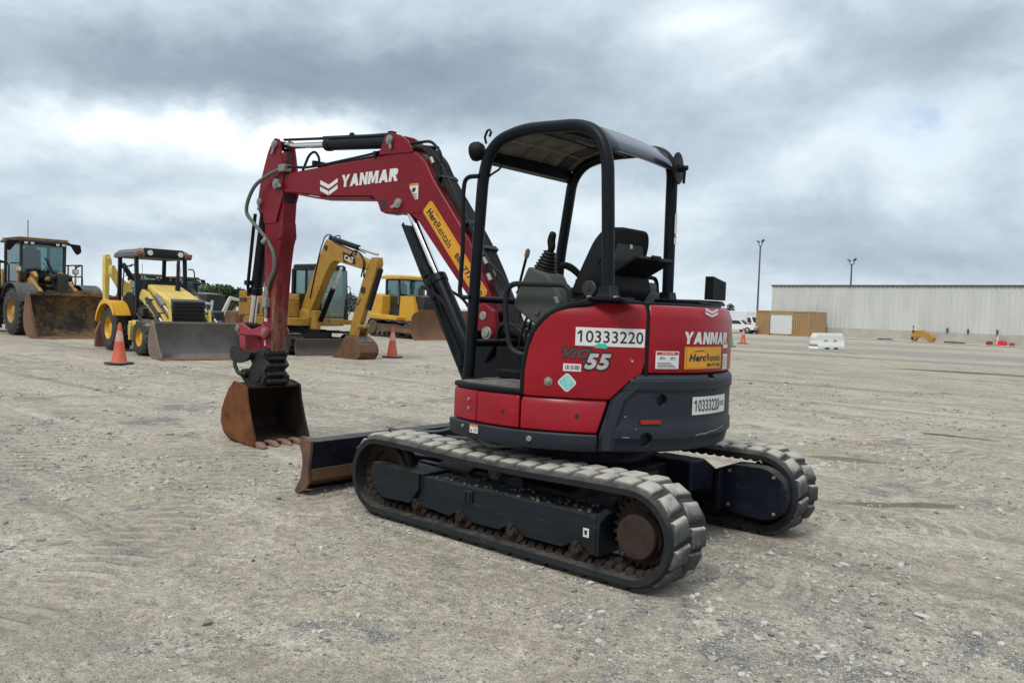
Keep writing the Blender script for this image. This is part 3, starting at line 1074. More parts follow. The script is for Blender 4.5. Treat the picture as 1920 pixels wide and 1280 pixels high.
# ---- slewing upper body
def shell(name, m_, phis, zs, Rf, Rin, parent=EX, n=26, bevel=.008, lo=None):
    """curved body panel: zs levels; phis(z) -> (start, end) degrees; Rf(z) radius"""
    mb = MB()
    rows = len(zs)
    def pt(z, t, R):
        a, b = phis(z)
        p = math.radians(a+(b-a)*t)
        return (R*math.cos(p), R*math.sin(p), z)
    vs, fs = [], []
    for z in zs:
        vs += [pt(z, k/n, Rf(z)) for k in range(n+1)]
    for z in zs:
        vs += [pt(z, k/n, Rin) for k in range(n+1)]
    w = n+1
    o = rows*w
    for i in range(rows-1):
        for k in range(n):
            a = i*w+k
            fs.append((a, a+1, a+w+1, a+w))
            fs.append((o+a, o+a+w, o+a+w+1, o+a+1))
        for k in (0, n):
            a = i*w+k
            fs.append((a, a+w, o+a+w, o+a))
    for i in (0, rows-1):
        for k in range(n):
            a = i*w+k
            fs.append((a, a+1, o+a+1, o+a))
    mb.add(vs, fs)
    return mb.build(name, m_, parent, bevel=bevel, smooth=40)

def lerp_tab(tab):
    zs_ = [t[0] for t in tab]
    def f(z):
        return tuple(float(np.interp(z, zs_, [t[i] for t in tab])) for i in range(1, len(tab[0])))
    return f

# lower skirt, lower side panels
sk = shell('lower_skirt', 'navy_iron', lambda z: (64, 130.6), [.648, .665, .70, .750], lambda z: .962 if z < .66 else (.972 if z < .68 else .982), .70)
m = MB()
fm = cyl_map(.982)
m.cyl(fm(107.3, .706, -.01), fm(107.3, .706, .014), .017, n=12)
m.cyl(fm(76.4, .721, -.01), fm(76.4, .721, .012), .012, n=10)
m.build('skirt_bolt', 'zinc', sk, bevel=.003)
m = MB()
put_plate(m, fm, 80.6, 85.2, .69, .742, .002, 3)
put_plate(m, fm, 80.6, 85.2, .728, .742, .003, 3, 1)
put_poly(m, fm, [(81.0, .698), (82.2, .698), (81.6, .714)], .003, 2)
for k in range(3):
    put_plate(m, fm, 82.7, 84.9, .698+.008*k, .701+.008*k, .0025, 2, 3)
m.build('safety_sticker', ['white_vinyl', 'orange_ink', 'ink', 'grey_plastic'], sk)
RP = .970
for a, b in ((66.5, 82.7), (83.1, 102.5)):
    pnl = shell('side_panel', 'red_paint', lambda z, a=a, b=b: (a, b), [.757, .77, .93, .953], lambda z: RP if z < .95 else RP-.006, .70, n=14, bevel=.010)
    m = MB()
    if a < 70:
        for z in (.89, .835):
            m.cyl(cyl_map(RP)(78.7, z, -.01), cyl_map(RP)(78.7, z, .010), .012, n=10)
        m.build('panel_bolt', 'zinc', pnl, bevel=.002)
    else:
        m.cyl(cyl_map(RP)(96.0, .846, -.02), cyl_map(RP)(96.0, .846, .0015), .013, n=14)
        m.build('lock_hole_shade', 'ink', pnl)  # solid black disc painted as the shade inside a small hole
pnl = shell('side_panel', 'red_paint', lerp_tab([(.757, 103.1, 130.5), (.955, 103.1, 134.0)]), [.757, .77, .915, .953], lambda z: RP if z < .93 else RP-.022, .70, n=18, bevel=.010)
m = MB()
m.cyl(cyl_map(RP)(123.5, .854, -.02), cyl_map(RP)(123.5, .854, .0015), .014, n=14)
m.build('lock_hole_shade', 'ink', pnl)  # another black disc, painted dark like an open hole; nothing is cut

# engine side hood with the rising front edge
front = [(.958, 104.2), (1.05, 104.2), (1.12, 104.3), (1.24, 105.6), (1.33, 107.6), (1.39, 110.4), (1.43, 113.0), (1.47, 117.2), (1.495, 121.4), (1.512, 127.5)]
hzs = [.958, .975, 1.02, 1.085, 1.11, 1.18, 1.24, 1.29, 1.33, 1.36, 1.39, 1.41, 1.43, 1.45, 1.47, 1.485, 1.495, 1.505, 1.512]
endt = [(.958, 134.3), (1.05, 139.8), (1.10, 143.2), (1.115, 146.2), (1.6, 146.4)]
def hood_phi(z):
    return float(np.interp(z, [q[0] for q in front], [q[1] for q in front])), float(np.interp(z, [q[0] for q in endt], [q[1] for q in endt]))
def hood_R(z):
    return float(np.interp(z, [.95, .965, 1.44, 1.452, 1.50, 1.512], [.962, .970, .970, .966, .948, .936]))
hood = shell('engine_hood', 'red_paint', hood_phi, hzs, hood_R, .80, n=30, bevel=.010)
rear = shell('rear_hood', 'red_paint', lambda z: (147.6, 292), [1.112, 1.125, 1.30, 1.44, 1.452, 1.50, 1.512], lambda z: float(np.interp(z, [1.112, 1.125, 1.44, 1.452, 1.50, 1.512], [.966, .972, .972, .968, .950, .938])), .72, n=60, bevel=.010)
m = MB()
fm = cyl_map(.955)
m.tube([fm(147.0, z, 0 if z < 1.46 else -.02) for z in (1.10, 1.2, 1.3, 1.4, 1.45, 1.50, 1.52)], .017, 8)
m.build('hood_seal', 'hose_rubber', hood)
m = MB()                               # rubber edge along the front of the hood
edge = [cyl_map(.945)(p-.9, z, 0) for z, p in front] + [cyl_map(.90)(131, 1.52, 0)]
m.tube(smooth_path(edge, 4), .022, 8)
m.grid(lambda z, t: cyl_map(.80+.14*t)(hood_phi(z)[0]-.5, z, 0), [q[0] for q in front], [0, 1])
m.build('edge_trim', 'black_plastic', hood)
fm = cyl_map(.970)
def sticker(name, mats, parts, parent):
    mb = MB()
    for fn in parts:
        fn(mb)
    return mb.build(name, mats, parent)
# number plate on the hood
m = MB()
put_plate(m, fm, 121.9, 145.9, 1.263, 1.369, .0018, 12)
put_text(m, '10333220', fm, 123.5, 145.3, 1.283, 1.352, .0032, .008, 0, 1)
put_poly(m, fm, [(123.55, 1.352), (123.55, 1.338), (122.55, 1.327), (122.55, 1.338)], .0032, 1)
m.build('number_sticker', ['white_vinyl', 'ink'], hood)
m = MB()
put_poly(m, fm, [(128.6, 1.253), (132.6, 1.250), (132.8, 1.268), (131.9, 1.280), (130.8, 1.277), (130.0, 1.282), (129.2, 1.272), (128.4, 1.270)], .004)
m.build('tape_scrap', 'tape', hood)
m = MB()
put_text(m, 'ViO', fm, 117.4, 127.9, 1.182, 1.254, .0020, .075, .28, 1)
put_text(m, 'ViO', fm, 117.9, 127.4, 1.190, 1.247, .0035, .045, .28, 0)
put_text(m, '55', fm, 124.6, 134.9, 1.120, 1.228, .0045, .085, .28, 1)
put_text(m, '55', fm, 125.2, 134.3, 1.129, 1.220, .0060, .05, .28, 2)
m.build('model_lettering', [mat('dark_silver', (.05, .05, .052), .35, var=.3), 'ink', 'silver_ink'], hood)
m = MB()
put_plate(m, fm, 118.1, 124.2, 1.113, 1.156, .0018, 3)
R = random.Random(2)
u = 118.7
while u < 123.6:
    w = R.choice((.09, .16, .26))
    put_plate(m, fm, u, u+w, 1.122, 1.147, .0026, 1, 1)
    u += w + R.choice((.10, .16, .24))
m.build('bar_code_sticker', ['white_vinyl', 'ink'], hood)
def rounded(cx, cz, ru, rz, k=.35, n=5):
    q = fillet([(cx, cz+rz), (cx+ru, cz), (cx, cz-rz), (cx-ru, cz)], [1]*4, 1, True)
    pts = [(0, 1), (1, 0), (0, -1), (-1, 0)]
    pts = fillet(pts, k, n, True)
    return [(cx+a*ru, cz+b*rz) for a, b in pts]
m = MB()
put_poly(m, fm, rounded(119.6, 1.046, 3.55, .060), .002)
put_poly(m, fm, rounded(119.6, 1.046, 3.05, .051), .003, 1)
for k in range(5):
    w = 1.5 - abs(k-2)*.45
    put_plate(m, fm, 119.6-w, 119.6+w, 1.024+.011*k, 1.029+.011*k, .0036, 2, 2)
m.build('diamond_sticker', ['white_vinyl', 'teal_vinyl', mat('pale_teal', (.33, .56, .50), .5, var=.1)], hood)
m = MB()
m.lathe([(.026, 0), (.026, .003), (.017, .004), (.014, .0045), (.014, .012), (.009, .016), (0, .016)], fm(113.1, 1.046, 0), fm(113.1, 1.046, 1)-np.array(fm(113.1, 1.046, 0)), 18)
m.build('hood_latch', ['zinc'], hood, bevel=.001)
m = MB()
put_poly(m, fm, [(141.2, 1.186), (141.9, 1.190), (142.1, 1.180), (141.6, 1.178)], .001)
put_poly(m, fm, [(140.7, 1.196), (141.1, 1.199), (141.2, 1.194)], .001)
m.build('paint_chip', mat('bare_chip', (.55, .42, .40), .6), hood)
fm = cyl_map(.972)
m = MB()
put_plate(m, fm, 150.2, 159.8, 1.142, 1.245, .0018, 5)
put_plate(m, fm, 150.6, 159.4, 1.223, 1.240, .0026, 5, 1)
put_text(m, 'DANGER', fm, 152.6, 158.2, 1.227, 1.237, .0034, .01, 0, 0)
for cx in (152.9, 157.2):
    put_plate(m, fm, cx-1.4, cx+1.4, 1.196, 1.199, .0026, 2, 2)
    put_plate(m, fm, cx-.9, cx+1.2, 1.205, 1.209, .0026, 2, 2)
    put_poly(m, fm, [(cx-1.2, 1.199), (cx-.4, 1.215), (cx+.3, 1.205)], .0026, 2)
for k in range(4):
    put_plate(m, fm, 151.0, 158.8-k*.8, 1.149+.0085*k, 1.1535+.0085*k, .0026, 4, 2)
m.build('danger_sticker', ['white_vinyl', 'red_ink', mat('grey_ink', (.16, .16, .165), .5, var=0)], rear)
def chevron(mb, fn, u0, u1, v0, v1, h, mi=0, t=.30, gap=.40):
    """two nested downward chevrons, the lower one split at its tip"""
    um = (u0+u1)/2
    H = v1-v0
    for k, dv in ((0, 0), (1, -gap*H)):
        top, tip = v1+dv, v1+dv-.34*H
        th = t*H*.85
        g = 0 if k == 0 else (u1-u0)*.012
        put_poly(mb, fn, [(u0, top), (um-g, tip), (um-g, tip-th), (u0, top-th)], h, mi)
        put_poly(mb, fn, [(u1, top), (um+g, tip), (um+g, tip-th), (u1, top-th)], h, mi)
m = MB()
put_plate(m, fm, 162.4, 185.4, 1.140, 1.272, .0018, 9)
put_plate(m, fm, 163.2, 184.6, 1.146, 1.266, .0024, 9, 2)
put_plate(m, fm, 163.5, 184.3, 1.148, 1.264, .0030, 9, 0)
put_text(m, 'Herc', fm, 164.6, 173.9, 1.186, 1.230, .0042, .045, .2, 1)
put_text(m, 'Rentals', fm, 174.3, 184.0, 1.186, 1.230, .0042, .010, 0, 1)
put_text(m, '888-777-2700', fm, 174.6, 184.0, 1.154, 1.173, .0042, .03, 0, 1)
put_poly(m, fm, [(166.0, 1.236), (168.5, 1.249), (171.0, 1.252), (174.6, 1.240), (171.5, 1.247), (169.0, 1.245)], .0042, 1)
m.build('rental_sticker', ['yellow_vinyl', 'ink', mat('amber_line', (.45, .18, .01), .5)], rear)
m = MB()
put_heavy(m, 'YANMAR', fm, 161.6, 191.6, 1.289, 1.362, .002)
m.build('maker_lettering', 'white_vinyl', rear)
m = MB()
put_plate(m, fm, 187.0, 193.0, 1.262, 1.285, .002, 3)
put_plate(m, fm, 187.4, 193.0, 1.130, 1.225, .002, 3)
for k in range(4):
    put_plate(m, fm, 187.9, 191.8, 1.145+.018*k, 1.153+.018*k, .003, 2, 1)
m.build('serial_sticker', ['white_vinyl', mat('faint_ink', (.3, .3, .31), .6)], rear)
m = MB()
fm2 = cyl_map(.957)
chevron(m, fm2, 172.6, 181.2, 1.452, 1.508, .014)
m.build('badge', 'chrome', rear)

# counterweight
cw_l = lerp_tab([(.648, 130.9, 292), (.757, 131.2, 292), (.957, 134.9, 292), (1.07, 141.8, 292), (1.105, 144.5, 292)])
def cw_R(z):
    return float(np.interp(z, [.648, .66, .72, .735, .80, .82, 1.00, 1.02, 1.08, 1.105], [.940, .958, .972, .986, .986, .976, .976, .988, .985, .962]))
cw = shell('counterweight', 'navy_iron', cw_l, [.648, .66, .69, .72, .735, .76, .80, .82, .86, .957, 1.00, 1.02, 1.05, 1.08, 1.105], cw_R, .66, n=72, bevel=.012)
m = MB()                               # raised border along the slanted front edge
rings = []
for z, p in ((.662, 131.6), (.757, 132.0), (.957, 135.7), (1.05, 141.4)):
    rings.append([cyl_map(.972)(p+q, z, h) for q, h in ((0, -.02), (.2, .014), (3.4, .020), (5.4, -.004), (5.4, -.02))])
m.loft(rings)
rings = []
for p in range(141, 200, 4):
    rings.append([cyl_map(.976)(p, 1.03+q, h) for q, h in ((-.035, -.01), (-.012, .012), (.04, .014), (.055, -.005))])
m.loft(rings)
m.build('cast_rib', 'navy_iron', cw, bevel=.004)
cuts = []
for p, z, r, dep in ((153.4, .957, .036, .05), (147.6, .727, .042, .06), (179.0, 1.014, .016, .04), (177.6, 1.078, .0, .0)):
    c_ = MB()
    if r:
        c_.cyl(cyl_map(1.03)(p, z, 0), cyl_map(.985-dep)(p, z, 0), r*1.12, r*.95, n=28)
    else:
        rg = []
        for a_ in (175.9, 180.1):
            rg.append([cyl_map(hh)(a_, zz_, 0) for hh, zz_ in ((.945, 1.060), (1.02, 1.060), (1.02, 1.13), (.945, 1.13))])
        c_.loft(rg)
    cuts.append(c_.build('recess', 'ink', None, smooth=0))
carve(cw, cuts)
m = MB()
for p, z, r in ():
    o_, e_ = np.array(cyl_map(.96)(p, z, 0)), np.array(cyl_map(.978)(p, z, .0))
    R0 = 1.0
    nrm = (e_-o_)/np.linalg.norm(e_-o_)
    ext = (cw_R(z) + (.022 if z > 1 else .006)) - .96
    m.lathe([(r*.6, ext-.035), (r*.96, ext-.004), (r*1.0, ext), (r*1.16, ext-.004), (r*1.20, ext-.03)], o_, nrm, 24, cap=False)
    m.lathe([(0.001, ext-.034), (r*.62, ext-.034)], o_, nrm, 24, cap=False)
m = MB()
put_plate(m, cyl_map(.984), 145.2, 152.8, .821, .845, .006, 4)
m.build('reflector', 'glow_red', cw)
fm = cyl_map(.976)
m = MB()
put_plate(m, fm, 167.0, 191.0, .864, .972, .003, 10)
put_text(m, '10333220', fm, 168.8, 184.6, .882, .954, .0048, .008, 0, 1)
put_poly(m, fm, [(168.85, .954), (168.85, .940), (167.85, .929), (167.85, .940)], .0048, 1)
put_text(m, 'VIO55', fm, 185.1, 189.5, .905, .935, .0048, .012, 0, 1)
m.build('number_sticker', ['white_vinyl', 'ink'], cw)
m = MB()
R = random.Random(8)
fm = cyl_map(.9865)
pts = [(150+q*2.0, .752+R.uniform(-.004, .004)) for q in range(6)]
for line in ([(139, .745), (140, .742), (141.5, .743)], [(169, .742), (172, .748), (174.5, .746), (178, .757), (181, .755), (186, .768), (189, .772)], [(139.5, .86), (140.1, .866)], [(143.5, .79), (143.9, .795)]):
    m.tube([fm(a, b, -.0012) for a, b in line], .0022, 5)
m.build('scrape_mark', mat('scrape', (.33, .32, .30), .7), cw)

# house underside, bulkheads and deck
m = MB()
arc = [(.90*math.cos(math.radians(a)), .90*math.sin(math.radians(a))) for a in range(66, 295, 6)]
m.prism(arc, .652, .70, 'z')
m.prism([(-.85, -.40), (-.40, -.80), (-.40, .80), (-.70, .52), (-.86, .2)], .70, 1.50, 'z')     # engine bay
m.bx(-.40, .36, -.85, -.38, .70, 1.05)
m.bx(.30, .36, -.5, .86, .70, .95)
deckp = [(.90*math.cos(math.radians(a)), .90*math.sin(math.radians(a))) for a in range(134, 240, 5)] + [(-.42, -.8), (-.42, .78)]
m.prism(deckp, 1.505, 1.528, 'z')
m.build('body_frame', 'black_paint', EX, bevel=.006)
m = MB()
fl = [(.975*math.cos(math.radians(a)), .975*math.sin(math.radians(a))) for a in range(67, 106, 3)] + [(-.27, .5), (-.27, -.38), (.40, -.38)]
m.prism(fl, .957, .992, 'z')
m.build('floor_plate', 'black_paint', EX, bevel=.012, seg=3)
m = MB()
R = random.Random(3)
nu, nv = 26, 22
Z = [[.993 + R.uniform(0, .011)*(0 if (i in (0, nu-1) or j in (0, nv-1)) else 1) for j in range(nv)] for i in range(nu)]
def matpt(i, j):
    t = i/(nu-1)
    a = math.radians(69 + 34*t)
    p0 = (.955*math.cos(a), .955*math.sin(a))
    p1 = (.37-.62*t, -.33)
    w = j/(nv-1)
    return (p0[0]*(1-w)+p1[0]*w, p0[1]*(1-w)+p1[1]*w, Z[int(i)][int(j)])
m.grid(matpt, list(range(nu)), list(range(nv)))
m.build('floor_mat', mat('rubber_mat', (.030, .030, .031), .6, var=.35, vs=14, dust=.55, bump=.8, bs=28), EX, smooth=0, fix=True)

# ---- boom swing bracket
m = MB()
br = [(.30, .66), (.80, .66), (1.10, .74), (1.19, .90), (1.17, 1.20), (1.08, 1.30), (.92, 1.30), (.84, 1.12), (.30, 1.05)]
m.prism(br, -.30, -.01)
m.cyl((.93, -.155, .62), (.93, -.155, 1.15), .13, n=24)
sb = m.build('swing_bracket', 'black_paint', EX, bevel=.015)
m = MB()
for y in (-.30, -.06):
    m.prism([(.86, 1.20), (1.10, 1.20), (1.13, 1.36), (1.09, 1.47), (.98, 1.50), (.88, 1.44), (.85, 1.32)], y, y+.05)
m.build('boom_fork', 'maroon_paint', sb, bevel=.01)
m = MB()
m.cyl((.99, -.02, 1.40), (.99, -.002, 1.40), .036, n=20)
m.cyl((.90, .03, 1.27), (.90, .05, 1.27), .050, n=20)
m.cyl((.90, .05, 1.27), (.90, .06, 1.27), .03, n=20)
m.build('pivot_pin', 'zinc', sb, bevel=.006)

# ---- boom
BY0, BY1 = -.245, -.075
bp_ = [(3.86, 2.72), (3.80, 2.735), (3.43, 2.745), (2.47, 2.765), (2.10, 2.785), (1.97, 2.782), (1.87, 2.745), (1.77, 2.665), (1.66, 2.50), (1.41, 2.21), (1.22, 1.985), (1.09, 1.75), (.95, 1.52), (.93, 1.43), (.97, 1.36), (1.03, 1.345), (1.10, 1.39), (1.14, 1.46), (1.25, 1.575), (1.45, 1.775), (1.83, 2.165), (1.93, 2.235), (2.06, 2.262), (2.13, 2.250), (2.21, 2.262), (2.27, 2.258), (2.32, 2.275), (2.37, 2.36), (2.46, 2.418), (3.28, 2.475), (3.60, 2.525), (3.84, 2.545), (3.90, 2.60), (3.90, 2.67)]
m = MB()
slot = fillet([(2.34, 2.385), (2.26, 2.385), (2.24, 2.30), (2.29, 2.285)], .015, 3, True)
m.prism(bp_, BY0, BY1)
boom = m.build('boom', 'maroon_paint', EX, bevel=.012)
m = MB()                               # side reinforcement at the bend and the lug
m.prism([(2.46, 2.435), (2.05, 2.49), (1.95, 2.46), (1.80, 2.24), (1.93, 2.24), (2.06, 2.268), (2.13, 2.255), (2.21, 2.266), (2.27, 2.262), (2.32, 2.28), (2.37, 2.37)], BY1-.002, BY1+.008)
m.prism([(2.46, 2.412), (3.28, 2.468), (3.58, 2.518), (3.58, 2.505), (3.28, 2.452), (2.46, 2.395)], BY0-.012, BY1+.012)
for y in (BY0-.01, BY1-.018):
    m.prism([(2.37, 2.775), (2.34, 2.84), (2.29, 2.935), (2.22, 2.958), (2.10, 2.925), (2.00, 2.87), (1.94, 2.80), (1.92, 2.76)], y, y+.028)
m.build('boom_bracket', 'maroon_paint', boom, bevel=.005)
m = MB()
put_poly(m, plane_map((0, BY1, 0), (-1, 0, 0), (0, 0, 1)), [(-a, b) for a, b in slot], .0095)
put_poly(m, plane_map((0, BY1, 0), (-1, 0, 0), (0, 0, 1)), circ(-2.06, 2.885, .016, 12), .0115)
m.build('lug_slot', 'ink', boom)
def pin(mb, x, z, y, r, flag=None):
    mb.cyl((x, y-.02, z), (x, y+.022, z), r, n=20)
    mb.cyl((x, y+.02, z), (x, y+.030, z), r*.55, n=16)
    if flag:
        dx_, dz_ = flag
        l = math.hypot(dx_, dz_)
        px, pz = -dz_/l*r*.5, dx_/l*r*.5
        mb.prism([(x+px, z+pz), (x+dx_+px*.7, z+dz_+pz*.7), (x+dx_+dx_/l*r*.4, z+dz_+dz_/l*r*.4), (x+dx_-px*.7, z+dz_-pz*.7), (x-px, z-pz)], y+.010, y+.018)
        mb.cyl((x+dx_, y+.01, z+dz_), (x+dx_, y+.026, z+dz_), r*.28, n=10)
m = MB()
pin(m, 2.215, 2.892, BY1+.01, .040, (-.022, -.075))
pin(m, 2.075, 2.335, BY1+.01, .042, (.075, -.03))
pin(m, 3.915, 2.635, BY1+.03, .050, (-.085, -.03))
m.build('boom_pin', 'zinc', boom, bevel=.003)
bm_ = plane_map((0, BY1, 0), (-1, 0, 0), (0, 0, 1))
def shear_map(fn, k, u0):
    return lambda u, v, h: fn(u, v + k*(u-u0), h)
m = MB()
chevron(m, bm_, -3.225, -2.955, 2.470, 2.622, .002)
put_heavy(m, 'YANMAR', bm_, -2.905, -2.10, 2.532, 2.643, .002)
m.build('maker_lettering', 'white_vinyl', boom)
m = MB()
put_plate(m, bm_, -1.955, -1.845, 2.358, 2.492, .002, 1)
put_plate(m, bm_, -1.953, -1.847, 2.476, 2.490, .003, 1, 1)
put_poly(m, bm_, [(-1.925, 2.425), (-1.89, 2.42), (-1.875, 2.445), (-1.885, 2.465), (-1.90, 2.455), (-1.915, 2.46)], .003, 2)
for k in range(4):
    put_plate(m, bm_, -1.945, -1.86, 2.367+.012*k, 2.373+.012*k, .003, 1, 3)
m.build('warning_sticker', ['white_vinyl', 'orange_ink', 'ink', 'grey_ink'], boom)
e1 = Vector((-.66, 0, -.735)).normalized()
e2 = Vector((-.735, 0, .66)).normalized()
e2 = Vector((e1.z, 0, -e1.x)); e2 = e2 if e2.z > 0 else -e2
hm = plane_map((1.735, BY1, 2.300), e1, e2)
m = MB()
def strip_poly(x0, x1, w, c):
    return [(x0+c, -w), (x1-c, -w), (x1, -w+c), (x1, w-c), (x1-c, w), (x0+c, w), (x0, w-c), (x0, -w+c)]
put_poly(m, hm, strip_poly(0, 1.02, .068, .02), .0015)
put_poly(m, hm, strip_poly(.012, 1.008, .056, .016), .0024, 2)
put_poly(m, hm, strip_poly(.016, 1.004, .052, .015), .0032, 0)
put_text(m, 'Herc', hm, .045, .205, -.040, .026, .0045, .045, .15, 1)
put_text(m, 'Rentals', hm, .212, .46, -.040, .026, .0045, .010, 0, 1)
put_text(m, '888-777-2700', hm, .55, .99, -.032, .022, .0045, .03, 0, 1)
put_poly(m, hm, [(.08, .030), (.12, .043), (.17, .045), (.22, .034), (.17, .039), (.12, .038)], .0045, 1)
m.build('rental_sticker', ['yellow_vinyl', 'ink', 'amber_line'], boom)
# hoses over the boom
m = MB()
for k, y in enumerate((-.10, -.135, -.17, -.205, -.24)):
    o = .010*(k % 2)
    m.tube(smooth_path([(1.98-.03*k, y, 2.80+o), (1.83, y, 2.785+o), (1.70, y, 2.68+o), (1.59+o, y, 2.52+o), (1.33+o, y, 2.20+o), (1.15+o, y, 1.97+o), (1.00, y, 1.74), (.90, y+.03, 1.60), (.78, y+.10, 1.50), (.62, y+.16, 1.30)], 5), .018, 8)
m.tube(smooth_path([(1.72, -.09, 2.76), (1.56, -.08, 2.60), (1.42, -.07, 2.40), (1.18, -.06, 2.08), (.96, -.05, 1.80), (.80, -.02, 1.70), (.70, 0.0, 1.52)], 5), .011, 8)
m.build('boom_hose', 'hose_rubber', boom)
m = MB()
for x, z in ((1.60, 2.52), (1.28, 2.13), (1.12, 1.93)):
    m.box((x, -.165, z), (.05, .22, .05), Matrix.Rotation(.86, 3, 'Y'))
m.build('hose_clamp', 'black_paint', boom, bevel=.006)
m = MB()
for x, z, y in ((1.06, 1.83, -.09), (1.00, 1.73, -.12), (.985, 1.70, -.06), (1.10, 1.90, -.10), (1.70, 2.67, -.09)):
    d = Vector((-.55, 0, -.83))
    m.cyl(Vector((x, y, z))-d*.03, Vector((x, y, z))+d*.03, .019, n=10)
m.build('hose_fitting', 'zinc', boom)
m = MB()                               # steel pipe along the top, out to the arm
m.tube(fillet([(1.60, -.085, 2.47), (1.59, -.085, 2.72), (1.72, -.09, 2.835), (2.05, -.09, 2.842), (2.5, -.09, 2.80), (3.25, -.085, 2.765), (3.50, -.08, 2.765), (3.78, -.06, 2.80)], .06, 5), .013, 8)
m.tube(fillet([(1.75, -.20, 2.80), (2.05, -.2, 2.85), (2.5, -.2, 2.81), (3.25, -.2, 2.78), (3.45, -.2, 2.78), (3.42, -.2, 2.86), (3.50, -.2, 2.95), (3.60, -.2, 2.92), (3.72, -.2, 2.74)], .05, 5), .013, 8)
for x in (2.42, 3.33):
    m.box((x, -.14, 2.79), (.04, .16, .05))
m.build('boom_pipe', 'black_paint', boom)

# boom cylinder with its guard
def ram(name, a, b, f, R, r, parent, mats=('black_paint', 'chrome'), rod_from=.6):
    a, b = Vector(a), Vector(b)
    d = b-a
    g = a+d*f
    mb = MB()
    mb.lathe([(R*.8, 0), (R, .01), (R, d.length*f-.08), (R*1.12, d.length*f-.075), (R*1.12, d.length*f-.01), (R*.9, d.length*f)], a, d, 22)
    mb.cyl(a-Vector((0, R*.95, 0)), a+Vector((0, R*.95, 0)), R*.95, n=16)
    o = mb.build(name, mats[0], parent, bevel=.004)
    mb = MB()
    mb.cyl(g-d.normalized()*.02, b-d.normalized()*r, r, n=14)
    mb.build('piston_rod', mats[1], o)
    mb = MB()
    mb.cyl(b-Vector((0, r*1.7, 0)), b+Vector((0, r*1.7, 0)), r*1.6, n=16)
    mb.build('rod_eye', mats[0], o, bevel=.003)
    return o
bc = ram('boom_cylinder', (1.10, -.16, .86), (2.075, -.16, 2.335), .585, .066, .034, EX)
m = MB()
d = Vector((2.075-1.10, 0, 2.335-.86)).normalized()
nrm = Vector((d.z, 0, -d.x))            # away from the boom
a = Vector((1.18, -.16, .92)) + nrm*.085
b = Vector((2.00, -.16, 2.20)) + nrm*.075
rings = []
for p, w in ((a, .075), (a.lerp(b, .5), .075), (b, .065)):
    rings.append([p+nrm*.012+Vector((0, -w, 0)), p+nrm*.012+Vector((0, w, 0)), p-nrm*.03+Vector((0, w+.012, 0)), p-nrm*.03+Vector((0, w, 0)), p+Vector((0, w-.01, 0)), p+Vector((0, -w+.01, 0)), p-nrm*.03+Vector((0, -w, 0)), p-nrm*.03+Vector((0, -w-.012, 0))])
m.loft(rings)
for f in (.1, .52, .66):
    p = a.lerp(b, f)
    m.box(p-nrm*.05+Vector((0, .08, 0)), (.05, .03, .10), Matrix.Rotation(.58, 3, 'Y'))
m.build('cylinder_guard', 'black_paint', bc, bevel=.004)
m = MB()
for k, y in enumerate((-.03, -.30)):
    m.tube(smooth_path([(1.72, y, 1.62), (1.60, y, 1.58), (1.46, y, 1.50), (1.30, y, 1.30), (1.10, y, 1.10), (.9, y, 1.05)], 5), .013, 8)
m.build('cylinder_hose', 'hose_rubber', bc)

# arm cylinder
ac = ram('arm_cylinder', (2.215, -.155, 2.892), (3.985, -.155, 3.035), .585, .057, .030, EX)
m = MB()
m.tube([(2.28, -.155, 2.965), (2.6, -.155, 2.985), (3.30, -.155, 3.045)], .018, 8)
m.tube([(3.25, -.13, 3.03), (3.93, -.13, 3.09)], .014, 8)
m.tube([(2.26, -.12, 2.95), (2.9, -.12, 3.0), (3.31, -.12, 3.035)], .014, 8)
m.ball((2.86, -.15, 3.02), .028)
m.box((2.30, -.155, 2.955), (.05, .06, .07))
m.build('cylinder_pipe', 'black_paint', ac)

# ---- arm
ap = [(3.94, 3.09), (4.00, 3.105), (4.06, 3.06), (4.12, 2.97), (4.17, 2.86), (4.235, 2.70), (4.285, 2.50), (4.29, 2.42), (4.25, 2.385), (4.19, 2.37), (4.16, 2.25), (4.15, 1.85), (4.15, 1.45), (4.155, 1.25), (4.12, .95), (4.09, .89), (4.03, .89), (3.98, .95), (3.945, 1.45), (3.905, 1.85), (3.875, 2.02), (3.835, 2.12), (3.855, 2.2), (3.83, 2.54), (3.84, 2.72), (3.875, 2.87), (3.91, 3.02)]
m = MB()
h1 = fillet([(4.10, 2.80), (4.035, 2.80), (4.03, 2.70), (4.075, 2.66), (4.12, 2.71)], .03, 4, True)
h2 = circ(4.19, 2.555, .034, 14)
h2 = [(x, z*1+.0) for x, z in h2]
m.prism(ap[:11]+[(3.95, 2.25), (3.83, 2.54), (3.84, 2.72), (3.875, 2.87), (3.91, 3.02)], BY1-.012, BY1+.010, holes=[h1, h2])
m.prism(ap[:11]+[(3.95, 2.25), (3.83, 2.54), (3.84, 2.72), (3.875, 2.87), (3.91, 3.02)], BY0-.005, BY0+.017, holes=[h1, h2])
m.prism([(3.95, 2.245), (4.165, 2.245), (4.17, 2.36), (4.0, 2.42), (3.84, 2.45), (3.855, 2.2)], BY0+.01, BY1-.01)
arm = m.build('arm', 'maroon_paint', EX, bevel=.004)
m = MB()
m.prism([(4.165, 2.26), (4.15, 1.85), (4.15, 1.45), (4.155, 1.25), (4.12, .95), (4.09, .89), (4.03, .89), (3.98, .95), (3.945, 1.45), (3.905, 1.85), (3.875, 2.02), (3.835, 2.12), (3.855, 2.26)], BY0, BY1)
m.prism([(4.12, 2.9), (4.20, 2.75), (4.25, 2.6), (4.23, 2.6), (4.18, 2.73), (4.10, 2.88)], BY0+.02, BY1-.02)
m.cyl((3.885, BY0-.01, 2.11), (3.885, BY1+.012, 2.11), .035, n=18)
